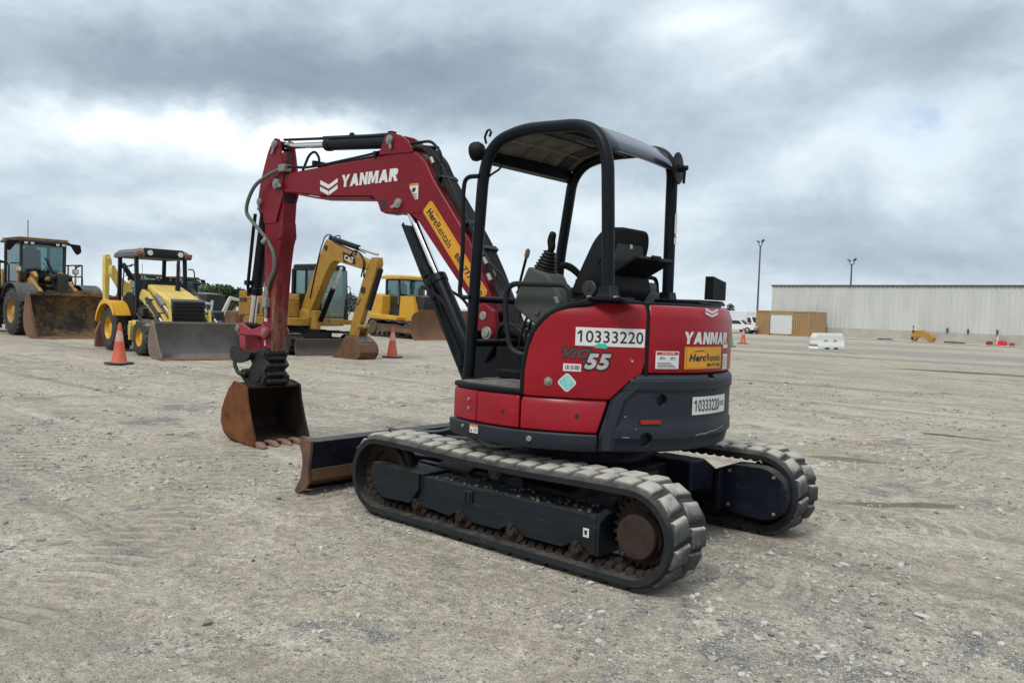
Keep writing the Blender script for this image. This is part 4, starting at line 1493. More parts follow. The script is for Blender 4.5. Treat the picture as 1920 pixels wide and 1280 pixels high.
m.build('arm_box', 'worn_red', arm, bevel=.010)
m = MB()
pin(m, 3.99, 3.035, BY1+.012, .040, (.03, -.085))
pin(m, 4.235, 2.475, BY1+.012, .038, (.01, -.075))
m.build('arm_pin', 'zinc', arm, bevel=.003)
am = plane_map((0, BY1, 0), (-1, 0, 0), (0, 0, 1))
m = MB()
put_plate(m, am, -4.125, -4.055, 1.315, 1.43, .002, 1)
put_plate(m, am, -4.125, -4.06, 1.245, 1.29, .002, 1)
put_plate(m, am, -4.115, -4.085, .995, 1.055, .002, 1)
for k in range(3):
    put_plate(m, am, -4.118, -4.07, 1.335+.03*k, 1.338+.03*k, .003, 1, 1)
m.build('worn_sticker', [mat('aged_vinyl', (.52, .47, .44), .6, var=.2, dirt=(.25, .10, .08), da=.3, ds=14), 'grey_ink'], arm)
# grey sleeved auxiliary hose looping down the arm
m = MB()
m.tube(smooth_path([(3.74, -.05, 2.79), (3.88, -.03, 2.765), (4.03, -.01, 2.72), (4.20, 0.02, 2.63), (4.31, .03, 2.49), (4.335, .03, 2.36), (4.26, .0, 2.26), (4.14, -.02, 2.16), (4.02, -.03, 2.06), (3.93, -.04, 1.93), (3.93, -.05, 1.78), (4.00, -.05, 1.66), (4.05, -.055, 1.56)], 6), .019, 10)
m.build('arm_hose', 'grey_sleeve', arm)
m = MB()
m.cyl((4.05, -.055, 1.60), (4.06, -.055, 1.48), .026, n=10)
m.box((4.06, -.055, 1.44), (.07, .07, .10))
m.cyl((4.06, -.055, 1.40), (4.065, -.055, 1.28), .019, n=10)
m.cyl((4.03, -.02, 2.09), (4.07, -.0, 2.04), .03, n=10)
m.box((3.79, -.05, 2.78), (.10, .09, .07))
m.build('hose_coupling', 'zinc', arm, bevel=.006)

# bucket cylinder and link
bk = ram('bucket_cylinder', (4.27, -.16, 2.40), (4.50, -.16, 1.17), .72, .060, .034, EX)
m = MB()
m.tube([(4.35, -.08, 2.36), (4.38, -.08, 2.2), (4.46, -.08, 1.62), (4.44, -.08, 1.50)], .018, 8)
m.tube([(4.34, -.24, 2.36), (4.44, -.24, 1.6)], .014, 8)
m.box((4.45, -.12, 1.64), (.07, .14, .05))
m.build('cylinder_pipe', 'black_paint', bk)
m = MB()
for y in (-.285, -.055):
    pl_ = fillet([(4.60, 1.16), (4.55, 1.215), (4.48, 1.21), (4.30, 1.15), (4.08, 1.205), (4.00, 1.19), (3.98, 1.12), (4.03, 1.07), (4.12, 1.09), (4.28, 1.095), (4.40, 1.09), (4.46, 1.10), (4.56, 1.08)], .03, 3, True)
    m.prism(pl_, y, y+.03)
    m.prism([(4.53, 1.10), (4.42, 1.08), (4.385, .86), (4.47, .84)], y+.004, y+.026)
m.prism([(4.53, 1.10), (4.50, 1.10), (4.40, .86), (4.45, .86)], -.26, -.05)
lk = m.build('bucket_link', mat('faded_red', (.26, .018, .032), .5, var=.15, dirt=(.14, .06, .05), da=.3, ds=6), EX, bevel=.007)
m = MB()
m.cyl((4.545, -.30, 1.16), (4.545, -.01, 1.16), .036, n=18)
m.cyl((4.045, -.30, 1.145), (4.045, -.012, 1.145), .040, n=18)
m.cyl((4.045, -.02, 1.145), (4.045, -.006, 1.145), .016, n=12)
m.build('link_pin', 'worn_steel', lk, bevel=.005)

# quick coupler
m = MB()
for y in (-.27, -.05):
    m.prism([(4.12, .96), (4.02, .98), (3.96, .93), (4.00, .86), (3.94, .80), (4.02, .74), (3.99, .68), (4.04, .60), (4.20, .56), (4.36, .58), (4.42, .66), (4.32, .72), (4.24, .80), (4.30, .86), (4.22, .92)], y, y+.035)
m.prism([(4.08, .93), (4.03, .90), (4.03, .60), (4.28, .60), (4.25, .85)], -.24, -.06)
for z in (.64, .71, .80, .87):
    m.prism([(3.955+.02*(z > .75), z-.012), (4.01, z-.03), (4.01, z+.03), (3.955+.02*(z > .75), z+.012)], -.245, -.04)
m.cyl((4.50, -.34, .90), (4.50, .04, .90), .048, n=18)
m.cyl((4.03, -.29, .93), (4.03, .0, .93), .045, n=18)
m.cyl((4.12, -.28, .66), (4.12, .0, .66), .045, n=18)
m.cyl((4.36, -.33, .69), (4.36, .02, .69), .05, n=18)
m.prism(fillet([(4.56, .84), (4.58, .94), (4.50, .99), (4.38, .91), (4.26, .95), (4.16, .92), (4.22, .84), (4.38, .80), (4.48, .80)], .03, 3, True), .01, .05)
m.tube(smooth_path([(4.50, .03, .82), (4.45, .05, .76), (4.38, .04, .69), (4.28, .02, .70)]), .022, 8)
m.build('quick_coupler', 'greasy_steel', EX, bevel=.012)

# bucket
m = MB()
bs = [(4.105, .575), (4.22, .60), (4.33, .605), (4.42, .52), (4.49, .42), (4.545, .30), (4.555, .18), (4.50, .085), (4.40, .035), (4.25, .012), (4.05, .0), (3.90, .0)]
m.strip(bs, -.020, -.50, .11)
bu = m.build('bucket', 'bucket_inside', EX, smooth=30)
m = MB()
side = [(4.10, .58), (4.22, .61), (4.335, .62), (4.43, .53), (4.50, .425), (4.56, .305), (4.572, .175), (4.51, .072), (4.40, .018), (4.25, -.004), (4.05, -.01), (3.90, -.01), (3.915, .05), (4.0, .24), (4.07, .43)]
m.prism(side, .11, .135)
m.prism([(3.905, -.012), (3.93, .10), (3.99, .23), (4.05, .22), (4.0, .1), (3.99, -.012)], .135, .145)
m.build('bucket_side', 'bucket_rust', bu, bevel=.004)
m = MB()
m.prism(side, -.525, -.50)
m.build('bucket_side', 'bucket_inside', bu, bevel=.004)
m = MB()
m.strip([(4.50, .085), (4.40, .032), (4.25, .008), (4.05, -.006), (3.89, -.006)], .014, -.525, .135)
m.build('cutting_edge', 'rusty_steel', bu)
for k in range(5):
    y = .092 - k*.146
    m = MB()
    rg = [[(3.99, y-.034, -.006), (3.99, y+.034, -.006), (3.99, y+.034, .035), (3.99, y-.034, .035)],
          [(3.88, y-.036, -.014), (3.88, y+.036, -.014), (3.88, y+.036, .038), (3.88, y-.036, .038)],
          [(3.78, y-.030, -.012), (3.78, y+.030, -.012), (3.78, y+.030, .004), (3.78, y-.030, .004)]]
    m.loft(rg)
    m.build('tooth', mat('tooth_steel', (.20, .125, .085), .6, var=.3, vs=10, dirt=(.08, .05, .035), da=.4, ds=10), bu, bevel=.005)
m = MB()
for y in (-.31, -.04):
    m.prism([(4.05, .56), (4.02, .68), (4.10, .73), (4.20, .69), (4.30, .72), (4.40, .70), (4.43, .62), (4.34, .58)], y-.02, y+.02)
m.build('bucket_ear', 'greasy_steel', bu, bevel=.006)
m = MB()
em = plane_map((0, .135, 0), (-1, 0, 0), (0, 0, 1))
put_text(m, 'HS', em, -4.485, -4.405, .225, .29, .0015, .02, 0)
m.build('stamped_mark', mat('dark_rust', (.03, .02, .014), .8), bu)

# ---- canopy
cpl = [(.445, .70, 1.0), (.40, .71, 1.73), (.355, .72, 2.31), (.31, .72, 2.455), (.22, .72, 2.535), (.02, .72, 2.578), (-.40, .72, 2.555), (-.54, .72, 2.50), (-.615, .72, 2.35), (-.635, .72, 2.0), (-.655, .72, 1.55)]
cpr = [(.445, -.20, 1.0), (.41, -.20, 1.83), (.365, -.20, 2.12), (.32, -.20, 2.42), (.22, -.20, 2.525), (.02, -.20, 2.57), (-.36, -.20, 2.565), (-.46, -.20, 2.52), (-.505, -.20, 2.42), (-.51, -.20, 1.55)]
m = MB()
m.tube(fillet(cpl, .12, 5), .038, 14)
m.tube(fillet(cpr, .12, 5), .038, 14)
m.box((.335, .26, 2.44), (.05, .88, .085), Matrix.Rotation(.2, 3, 'Y'))
m.tube([(-.15, .72, 2.585), (-.15, -.2, 2.56)], .025, 8)
m.tube([(.43, .70, 1.515), (.43, -.2, 1.515)], .022, 10)
m.tube([(.44, .70, 1.225), (.44, -.2, 1.225)], .026, 10)
cf = m.build('canopy_frame', 'black_paint', EX)
m = MB()
for x, y in ((-.655, .72), (-.51, -.2)):
    rg = [[(x+a*.12-.02, y+b*.065, z) for a, b in ((-1, -1), (1, -1), (1, 1), (-1, 1))] for z in (1.528, 1.545)]
    m.loft(rg)
    m.loft([[(x+a*w, y+b*w, z) for a, b in ((-1, -1), (1, -1), (1, 1), (-1, 1))] for z, w in ((1.545, .058), (1.565, .046), (1.61, .039))])
m.bx(-.80, -.40, .60, .76, 1.524, 1.532)
for x, y in ((-.56, .77), (-.74, .77), (-.60, -.26), (-.42, -.26)):
    m.cyl((x, y, 1.53), (x, y, 1.552), .016, n=6, mi=1)
m.build('post_foot', ['black_paint', 'zinc'], cf, bevel=.004)
m = MB()
rl = [(.32, 2.475), (.20, 2.56), (.02, 2.60), (-.20, 2.60), (-.38, 2.58), (-.50, 2.535), (-.58, 2.46), (-.61, 2.40)]
def roof_pt(i, t, dz):
    x, z = rl[i]
    xo = .10*(1-t)*0
    k = t
    sh = (.10 if x < -.3 else 0)*(1-k)
    return (x+sh*.8, -.235+.925*t, z+.006*(1-k)-dz+.012*math.sin(PI*t))
vs_list = []
ts = [i/8 for i in range(9)]
m.grid(lambda i, t: roof_pt(i, t, 0), list(range(len(rl))), ts)
rp = m.build('roof_panel', mat('navy_gloss', (.020, .030, .060), .25, var=.1, dust=.10, coat=.4), EX, bevel=0, smooth=50, fix=False)
so = rp.modifiers.new('thick', 'SOLIDIFY')
so.thickness = .022
so.offset = 0
R = random.Random(5)
mats_h = ['headliner', mat('dark_liner', (.03, .03, .032), .7), mat('pale_liner', (.135, .125, .112), .8, var=.3, vs=12)]
def liner_panel(u0, u1, t0, t1, mt):
    mb = MB()
    def fn(u, t):
        i = int(min(len(rl)-2, math.floor(u)))
        f = u-i
        a, b = roof_pt(i, t, .02), roof_pt(i+1, t, .02)
        return tuple(a[q]*(1-f)+b[q]*f for q in range(3))
    uu = [u0+(u1-u0)*k/6 for k in range(7)]
    mb.grid(fn, uu, [t0+(t1-t0)*k/4 for k in range(5)])
    o = mb.build('headliner_panel', mats_h[mt], rp, fix=False)
    s_ = o.modifiers.new('thick', 'SOLIDIFY')
    s_.thickness = .006
for u0, u1, t0, t1, mt in ((.15, 1.9, .70, .97, 2), (.15, 1.9, .46, .69, 2), (.15, 1.9, .28, .45, 2), (.15, 1.9, .14, .27, 1), (.15, 1.9, .02, .13, 2),
                           (2.0, 3.2, .80, .98, 2), (2.0, 3.2, .50, .79, 1), (2.0, 3.2, .25, .49, 2), (2.0, 3.2, .02, .24, 1),
                           (3.5, 5.2, .55, .97, 0), (3.5, 5.2, .03, .53, 0)):
    liner_panel(u0, u1, t0, t1, mt)
m = MB()
m.tube([roof_pt(3, t, .04) for t in ts], .024, 8)
m.tube([roof_pt(1, t, .022) for t in ts], .006, 6, 1)
m.tube([(.33, .73, 2.52), (.34, .735, 2.56), (.32, .735, 2.60), (.30, .735, 2.605), (.285, .735, 2.585), (.30, .735, 2.56)], .008, 8)
m.build('roof_rib', ['black_paint', 'wood_knob'], rp)
m = MB()
m.lathe([(.02, -.05), (.042, -.045), (.060, -.02), (.064, .012), (.058, .034), (.0, .038)], (.40, .74, 2.475), (1, .25, -.1), 24)
m.cyl((.36, .72, 2.46), (.40, .74, 2.475), .03, n=10)
m.build('work_light', 'black_plastic', cf, bevel=.004)
m = MB()
m.tube(smooth_path([(.34, .70, 2.42), (.27, .66, 2.40), (.25, .68, 2.36), (.31, .70, 2.32), (.35, .71, 2.28)]), .007, 6)
m.build('light_cable', 'hose_rubber', cf)
m = MB()
ax = Vector((-.978, -.208, 0))
m.lathe([(.0, -.02), (.05, -.016), (.10, -.004), (.105, .006), (.10, .012), (.0, .014)], (-.60, -.10, 2.41), ax, 32)
m.cyl(Vector((-.60, -.10, 2.41)), Vector((-.60, -.10, 2.41))+ax*.04, .026, n=16)
m.cyl(Vector((-.60, -.10, 2.41))+ax*.04, Vector((-.60, -.10, 2.41))+ax*.07, .016, n=12)
m.tube([(-.53, -.17, 2.42), (-.57, -.14, 2.41), (-.60, -.10, 2.41)], .02, 8)
m.tube([Vector((-.60, -.10, 2.41))+ax*.05+Vector((0, 0, -.01)), Vector((-.60, -.10, 2.41))+ax*.045+Vector((0, 0, -.10))], .010, 8)
m.build('mirror', 'black_plastic', cf, bevel=.003)
m = MB()
fr_ = plane_map((-.548, -.2, 0), (0, -1, 0), (0, 0, 1))
put_plate(m, fr_, -.018, .012, 2.00, 2.13, .003, 1)
put_plate(m, fr_, -.018, .012, 1.93, 1.985, .003, 1)
put_plate(m, fr_, -.017, .011, 1.975, 1.984, .004, 1, 1)
m.build('post_sticker', ['white_vinyl', 'red_ink'], cf)
m = MB()
m.tube(fillet([(.36, .755, 2.31), (.46, .78, 2.31), (.475, .78, 2.20), (.46, .78, 1.85), (.475, .78, 1.56), (.46, .78, 1.525), (.41, .755, 1.525)], .06, 5), .015, 10)
m.build('grab_handle', 'black_paint', cf)

# ---- operator station
m = MB()
m.bx(-.44, -.20, -.26, .62, .99, 1.36)
m.prism([(-.20, 1.36), (-.30, 1.50), (-.55, 1.50), (-.55, 1.30)], -.24, .58)
m.build('seat_base', 'black_plastic', EX, bevel=.015)
def rbox(mb, c, s, r, mi=0):
    cx, cy, cz = c
    poly = fillet([(cx-s[0]/2, cz-s[2]/2), (cx+s[0]/2, cz-s[2]/2), (cx+s[0]/2, cz+s[2]/2), (cx-s[0]/2, cz+s[2]/2)], r, 4, True)
    mb.prism(poly, cy-s[1]/2, cy+s[1]/2, 'y', mi)
seat = thing('operator_seat_holder', None, None)
bpy.data.objects.remove(seat)
m = MB()
sp = fillet([(.06, 1.56), (.04, 1.47), (-.40, 1.47), (-.45, 1.54), (-.10, 1.585)], .03, 3, True)
m.prism(sp, -.03, .48)
st = m.build('seat', 'black_plastic', EX, bevel=.02, seg=3)
m = MB()
prof = fillet([(-.13, 1.56), (-.10, 1.72), (-.07, 1.92), (-.01, 2.00), (.33, 2.00), (.41, 1.92), (.46, 1.72), (.49, 1.56)], .07, 4)
def back_x(z): return -.24 - (z-1.56)*.33
ring0 = [(back_x(z)+.04, y, z) for y, z in prof]
ring1 = [(back_x(z)-.02, y, z) for y, z in prof]
ring2 = [(back_x(z)-.085, y*.97+.006, z-.004) for y, z in prof]
m.loft([ring0, ring1, ring2])
sbk = m.build('seat_back', 'black_plastic', st, bevel=.018, seg=3)
m = MB()
m.prism([(-.04, 1.70), (.36, 1.70), (.31, 1.93), (.03, 1.93)], back_x(1.80)-.118, back_x(1.80)-.085, 'x')
m.build('document_pocket', mat('inner_black', (.018, .018, .018), .6, var=.1), sbk, bevel=.006)
m = MB()
put_plate(m, plane_map((back_x(1.80)-.1185, .16, 1.885), (0, -1, 0), (0, 0, 1)), -.015, .015, -.014, .014, .002, 1)
m.build('pocket_label', 'white_vinyl', sbk)
m = MB()
for za in (0.0,):
    q0, q1 = Vector((-.40, 0, 1.66)), Vector((-.665, 0, 1.80))
    nn = Vector((.14, 0, .265)).normalized()*.012
    m.loft([[q0+Vector((0, y, 0))-nn, q1+Vector((0, y, 0))-nn, q1+Vector((0, y, 0))+nn, q0+Vector((0, y, 0))+nn] for y in (.02, .44)])
    m.box((-.668, .23, 1.807), (.02, .10, .022))
m.build('pocket_lid', 'black_plastic', sbk, bevel=.006)
m = MB()
m.prism([(-.30, 1.50), (-.22, 1.50), (-.24, 1.60), (-.45, 1.80), (-.50, 1.60), (-.46, 1.50)], -.02, .47)
m.build('seat_bracket', 'black_plastic', st, bevel=.02)
m = MB()
m.lathe([(0, 0), (.048, 0), (.052, .006), (.052, .018), (.046, .024), (.012, .024), (.012, .030), (0, .030)], (-.375, .50, 1.60), (0, 1, 0), 28)
m.build('adjuster_wheel', mat('dark_brown_plastic', (.030, .026, .024), .55), st)
# left console
m = MB()
cpoly = fillet([(.035, 1.735), (-.13, 1.685), (-.165, 1.625), (-.20, 1.60), (-.255, 1.50), (-.24, 1.44), (-.05, 1.355), (.15, 1.475), (.125, 1.56)], .02, 3, True)
m.prism(cpoly, .44, .62)
co = m.build('left_console', 'grey_plastic', EX, bevel=.018, seg=3)
m = MB()
m.cyl((-.06, .615, 1.445), (-.06, .632, 1.445), .022, n=18)
m.build('console_cap', 'grey_plastic', co, bevel=.004)
m = MB()
put_poly(m, plane_map((0, .6215, 0), (-1, 0, 0), (0, 0, 1)), [(.185, 1.545), (.215, 1.545), (.235, 1.51), (.205, 1.505)], .001)
m.build('console_label', mat('pale_label', (.30, .31, .31), .5), co)
def joystick(base, top, gp, parent):
    base, top = Vector(base), Vector(top)
    d = (top-base)
    L = d.length
    prof = []
    nb = 6
    for k in range(nb):
        r = .066 - .036*k/nb
        h = L*k/nb
        prof += [(r, h), (r+.010, h+L/nb*.35), (r+.008, h+L/nb*.6), (r-.006, h+L/nb*.9)]
    mb = MB()
    mb.lathe(prof, base, d, 20)
    j = mb.build('joystick', 'hose_rubber', parent, smooth=50)
    mb = MB()
    pts = smooth_path([top-d*.1] + [Vector(p) for p in gp], 5)
    n = len(pts)
    rad = [.016 + .010*math.sin(PI*min(1, i/(n-1)*1.05))**.7 for i in range(n)]
    rad[-1] = .012
    mb.tube(pts, rad, 12)
    mb.build('joystick_grip', 'black_plastic', j)
    return j
joystick((-.035, .53, 1.715), (-.075, .53, 1.835), [(-.082, .53, 1.86), (-.078, .53, 1.90), (-.088, .53, 1.94), (-.095, .53, 1.955)], EX)
m = MB()
m.prism(fillet([(.16, 1.62), (-.05, 1.66), (-.10, 1.50), (-.05, 1.30), (.18, 1.40)], .03, 3, True), -.12, .03)
rc = m.build('right_console', mat('grey_console_dark', (.06, .062, .06), .55), EX, bevel=.015)
joystick((.02, .0, 1.62), (.055, .02, 1.70), [(.08, .03, 1.73), (.13, .04, 1.765), (.18, .05, 1.78), (.195, .05, 1.765)], EX)
m = MB()
m.prism(fillet([(.05, 1.76), (-.06, 1.75), (-.08, 1.62), (.05, 1.60)], .035, 4, True), -.18, -.14)
m.build('monitor', mat('monitor_grey', (.10, .10, .098), .5), rc, bevel=.01)
m = MB()
m.tube([(.42, .22, 1.40), (.46, .20, 1.62), (.40, .20, 1.83)], .010, 8)
m.tube([(.50, .16, 1.58), (.44, .20, 1.60), (.36, .24, 1.61)], .016, 8)
lv = m.build('travel_lever', 'black_paint', EX)
m = MB()
m.lathe([(.010, 0), (.016, .01), (.018, .04), (.015, .062), (.006, .07), (0, .07)], (.402, .20, 1.82), (-.25, 0, .96), 14)
m.build('lever_knob', 'wood_knob', lv)
m = MB()
for y in (.34, .40, .06, .0):
    m.tube(smooth_path([(.24, y, 1.0), (.27, y, 1.2), (.22, y, 1.38), (.16, y, 1.46)], 4), .009, 7)
m.tube([(.22, .30, 1.19), (.22, .44, 1.19)], .012, 7)
m.build('control_linkage', 'black_paint', EX)
m = MB()
R = random.Random(9)
for k in range(9):
    y = -.28+.07*k
    m.tube(smooth_path([(.15+.03*R.random(), y, 1.02), (.30, y+.03, 1.20+.1*R.random()), (.52, y+.03*R.random(), 1.30+.06*R.random()), (.75, y*.5-.05, 1.22), (.95, y*.3-.1, 1.05)], 5), .018, 8)
m.bx(.30, .56, -.34, .30, 1.0, 1.20)
m.box((.12, .40, 1.28), (.10, .12, .09))
m.build('hydraulic_hose_bundle', 'hose_rubber', EX, smooth=45)
m = MB()
m.bx(.065, .085, .46, .50, 1.255, 1.29)
m.cyl((.12, .461, 1.285), (.12, .47, 1.285), .02, n=10)
m.build('fuse_label', mat('salmon', (.42, .22, .15), .5), EX)
m = MB()
m.prism([(.05, 1.0), (.30, 1.0), (.34, 1.055), (.09, 1.055)], .30, .56)
m.build('foot_pedal', 'black_plastic', EX, bevel=.01)
m = MB()
m.tube(fillet([(-.37, .70, 1.46), (-.37, .70, 1.615), (.13, .70, 1.62), (.145, .70, 1.45), (.085, .70, 1.185), (-.06, .68, 1.165)], .085, 6), .018, 10)
m.build('safety_rail', 'charcoal_paint', EX)
# behind the seat
m = MB()
m.lathe([(.105, 0), (.100, .06), (.082, .075), (.080, .12), (.070, .135), (0, .135)], (-.42, -.05, 1.53), (0, 0, 1), 24)
m.build('air_intake', mat('intake_grey', (.06, .062, .062), .6), EX, bevel=.004)
m = MB()
m.tube(fillet([(-.45, .05, 1.53), (-.45, .03, 1.70), (-.45, -.15, 1.70), (-.45, -.18, 1.53)], .05, 5), .014, 8)
m.build('seat_belt_bar', 'black_plastic', EX)
m = MB()
m.prism([(-.86, 1.528), (-.40, 1.528), (-.42, 1.560), (-.84, 1.560)], -.36, -.02)
m.build('rear_deck_cover', 'black_paint', EX, bevel=.01)
m = MB()
m.prism([(-.16, 1.565), (-.345, 1.565), (-.345, 1.685), (-.30, 1.692), (-.165, 1.715)], -.86, -.80, 'x')
for k in range(3):
    m.bx(-.865, -.80, -.33, -.26, 1.60+.026*k, 1.607+.026*k)
m.build('exhaust_outlet', 'black_plastic', EX, bevel=.005)
# ================================================================== machines parked behind
mat('loader_yellow', (.36, .185, .030), .5, var=.15, dirt=(.12, .085, .05), da=.42, ds=3, dust=.3)
mat('pale_yellow', (.60, .44, .10), .5, var=.14, dirt=(.22, .165, .075), da=.36, ds=5, dust=.2)
mat('deep_yellow', (.62, .33, .015), .4, var=.06, dirt=(.3, .2, .06), da=.1, ds=4)
mat('ochre_paint', (.33, .180, .028), .55, var=.18, spec=.3, dirt=(.085, .058, .032), da=.44, ds=4, dust=.25, chip=(.06, .05, .04), ca=-.02)
mat('dozer_yellow', (.56, .30, .022), .45, var=.1, dirt=(.25, .16, .07), da=.3, ds=3, dust=.25)
mat('tyre', (.022, .022, .023), .8, var=.3, dirt=(.10, .095, .085), da=.42, ds=3, dust=.5, bump=.3, bs=30)
mat('dark_iron', (.018, .018, .020), .55, var=.3, dirt=(.06, .05, .042), da=.4, ds=4, dust=.3)
mat('mud_rust', (.15, .070, .035), .75, var=.3, vs=3, dirt=(.06, .04, .028), da=.42, ds=2, bump=.2, bs=20)
mat('scoured_bucket', (.17, .095, .028), .6, var=.4, vs=2, dirt=(.030, .024, .019), da=.74, ds=1.1, bump=.25, bs=15)
mat('grey_bucket', (.150, .143, .128), .6, metal=.2, var=.2, vs=2.5, dirt=(.09, .075, .06), da=.30, ds=2, bump=.15, bs=20)
mat('brown_plate', (.17, .075, .036), .6, var=.2, vs=3, dirt=(.10, .05, .03), da=.36, ds=2, stretch=(1, 1, .35), bump=.1, bs=20)
mat('track_brown', (.085, .062, .046), .85, var=.3, dirt=(.03, .027, .024), da=.42, ds=4, dust=.5)
mat('grey_roof', (.16, .165, .165), .55, var=.1, dust=.2)
mat('lamp_glass', (.55, .55, .52), .2, var=.05)
mat('amber_lens', (.35, .05, .02), .3, var=.05)
mat('seat_dark', (.02, .023, .026), .7)
glass('cab_glass', (.56, .70, .70))
glass('green_glass', (.66, .78, .75))

def wheel(parent, c, r, w, rim, s, lugs=20, name='wheel'):
    """c: centre of the outer face; s: +1 when that face looks along +y"""
    x, y, z = c
    mb = MB()
    prof = [(r*.50, 0), (r*.62, -.02*r), (r*.86, 0), (r*.95, .10*w), (r*.965, .3*w), (r*.965, .7*w), (r*.95, .9*w), (r*.86, w), (r*.6, w), (r*.5, w)]
    mb.lathe(prof, (x, y, z), (0, -s, 0), 40, cap=False)
    for k in range(lugs):
        for half in (0, 1):
            a0 = 2*PI*(k+.5*half)/lugs
            rg = []
            for t in (0.0, 1.0):
                yy = (.02*w + t*.5*w) if half == 0 else (.98*w - t*.5*w)
                aa = a0 + t*.35
                ww = .085*2*PI/lugs*3
                rr0, rr1 = r*(.93 if t == 0 else .955), r*(.985 if t == 0 else 1.0)
                rg.append([(x+rr*math.cos(aa+d), y-s*yy, z+rr*math.sin(aa+d)) for rr, d in ((rr0, -ww), (rr0, ww), (rr1, ww*.75), (rr1, -ww*.75))])
            mb.loft(rg)
    o = mb.build(name, 'tyre', parent)
    mb = MB()
    mb.lathe([(r*.57, .0), (r*.53, .015), (r*.50, .06*w), (r*.46, .25*w), (r*.30, .30*w), (r*.22, .22*w), (r*.20, .12*w), (r*.0, .12*w)], (x, y, z), (0, -s, 0), 32, cap=False)
    for k in range(8):
        a = 2*PI*k/8
        mb.cyl((x+r*.27*math.cos(a), y-s*.27*w, z+r*.27*math.sin(a)), (x+r*.27*math.cos(a), y-s*.22*w, z+r*.27*math.sin(a)), r*.03, n=6)
    mb.build('rim', rim, o)
    return o

def crawler(parent, x0, x1, y0, y1, r, m_belt, pads=34, r2=None, sag=.03, grouser=.03):
    """steel or rubber chain with shoes between two axles"""
    r2 = r2 or r
    L = x1-x0
    tot = 2*L+PI*r+PI*r2
    def pt(s):
        s %= tot
        if s < L:
            return (x0+s, 2*r+(2*r2-2*r)*s/L - sag*math.sin(3*PI*s/L)**2), (0, 1)
        s -= L
        if s < PI*r2:
            a = PI/2-s/r2
            return (x1+r2*math.cos(a), r2+r2*math.sin(a)), (math.cos(a), math.sin(a))
        s -= PI*r2
        if s < L:
            return (x1-s, 0), (0, -1)
        s -= L
        a = -PI/2-s/r
        return (x0+r*math.cos(a), r+r*math.sin(a)), (math.cos(a), math.sin(a))
    mb = MB()
    for k in range(pads):
        s0, s1 = tot*k/pads, tot*(k+.92)/pads
        (xa, za), (na, ma) = pt(s0)
        (xb, zb), (nb, mb_) = pt(s1)
        g = grouser
        rg = []
        for y in (y0, y1):
            rg.append([(xa-na*.0, y, za-ma*.0+.0), (xa-na*g, y, za-ma*g), (xa*.8+xb*.2-na*g, y, za*.8+zb*.2-ma*g), (xb-nb*g, y, zb-mb_*g), (xb-nb*(g+.03), y, zb-mb_*(g+.03)), (xa-na*(g+.03), y, za-ma*(g+.03)), (xa-na*(g+.03)-.001, y, za-ma*(g+.03)-.001)])
        mb.loft(rg)
    return mb.build('crawler_track', m_belt, parent, smooth=25)

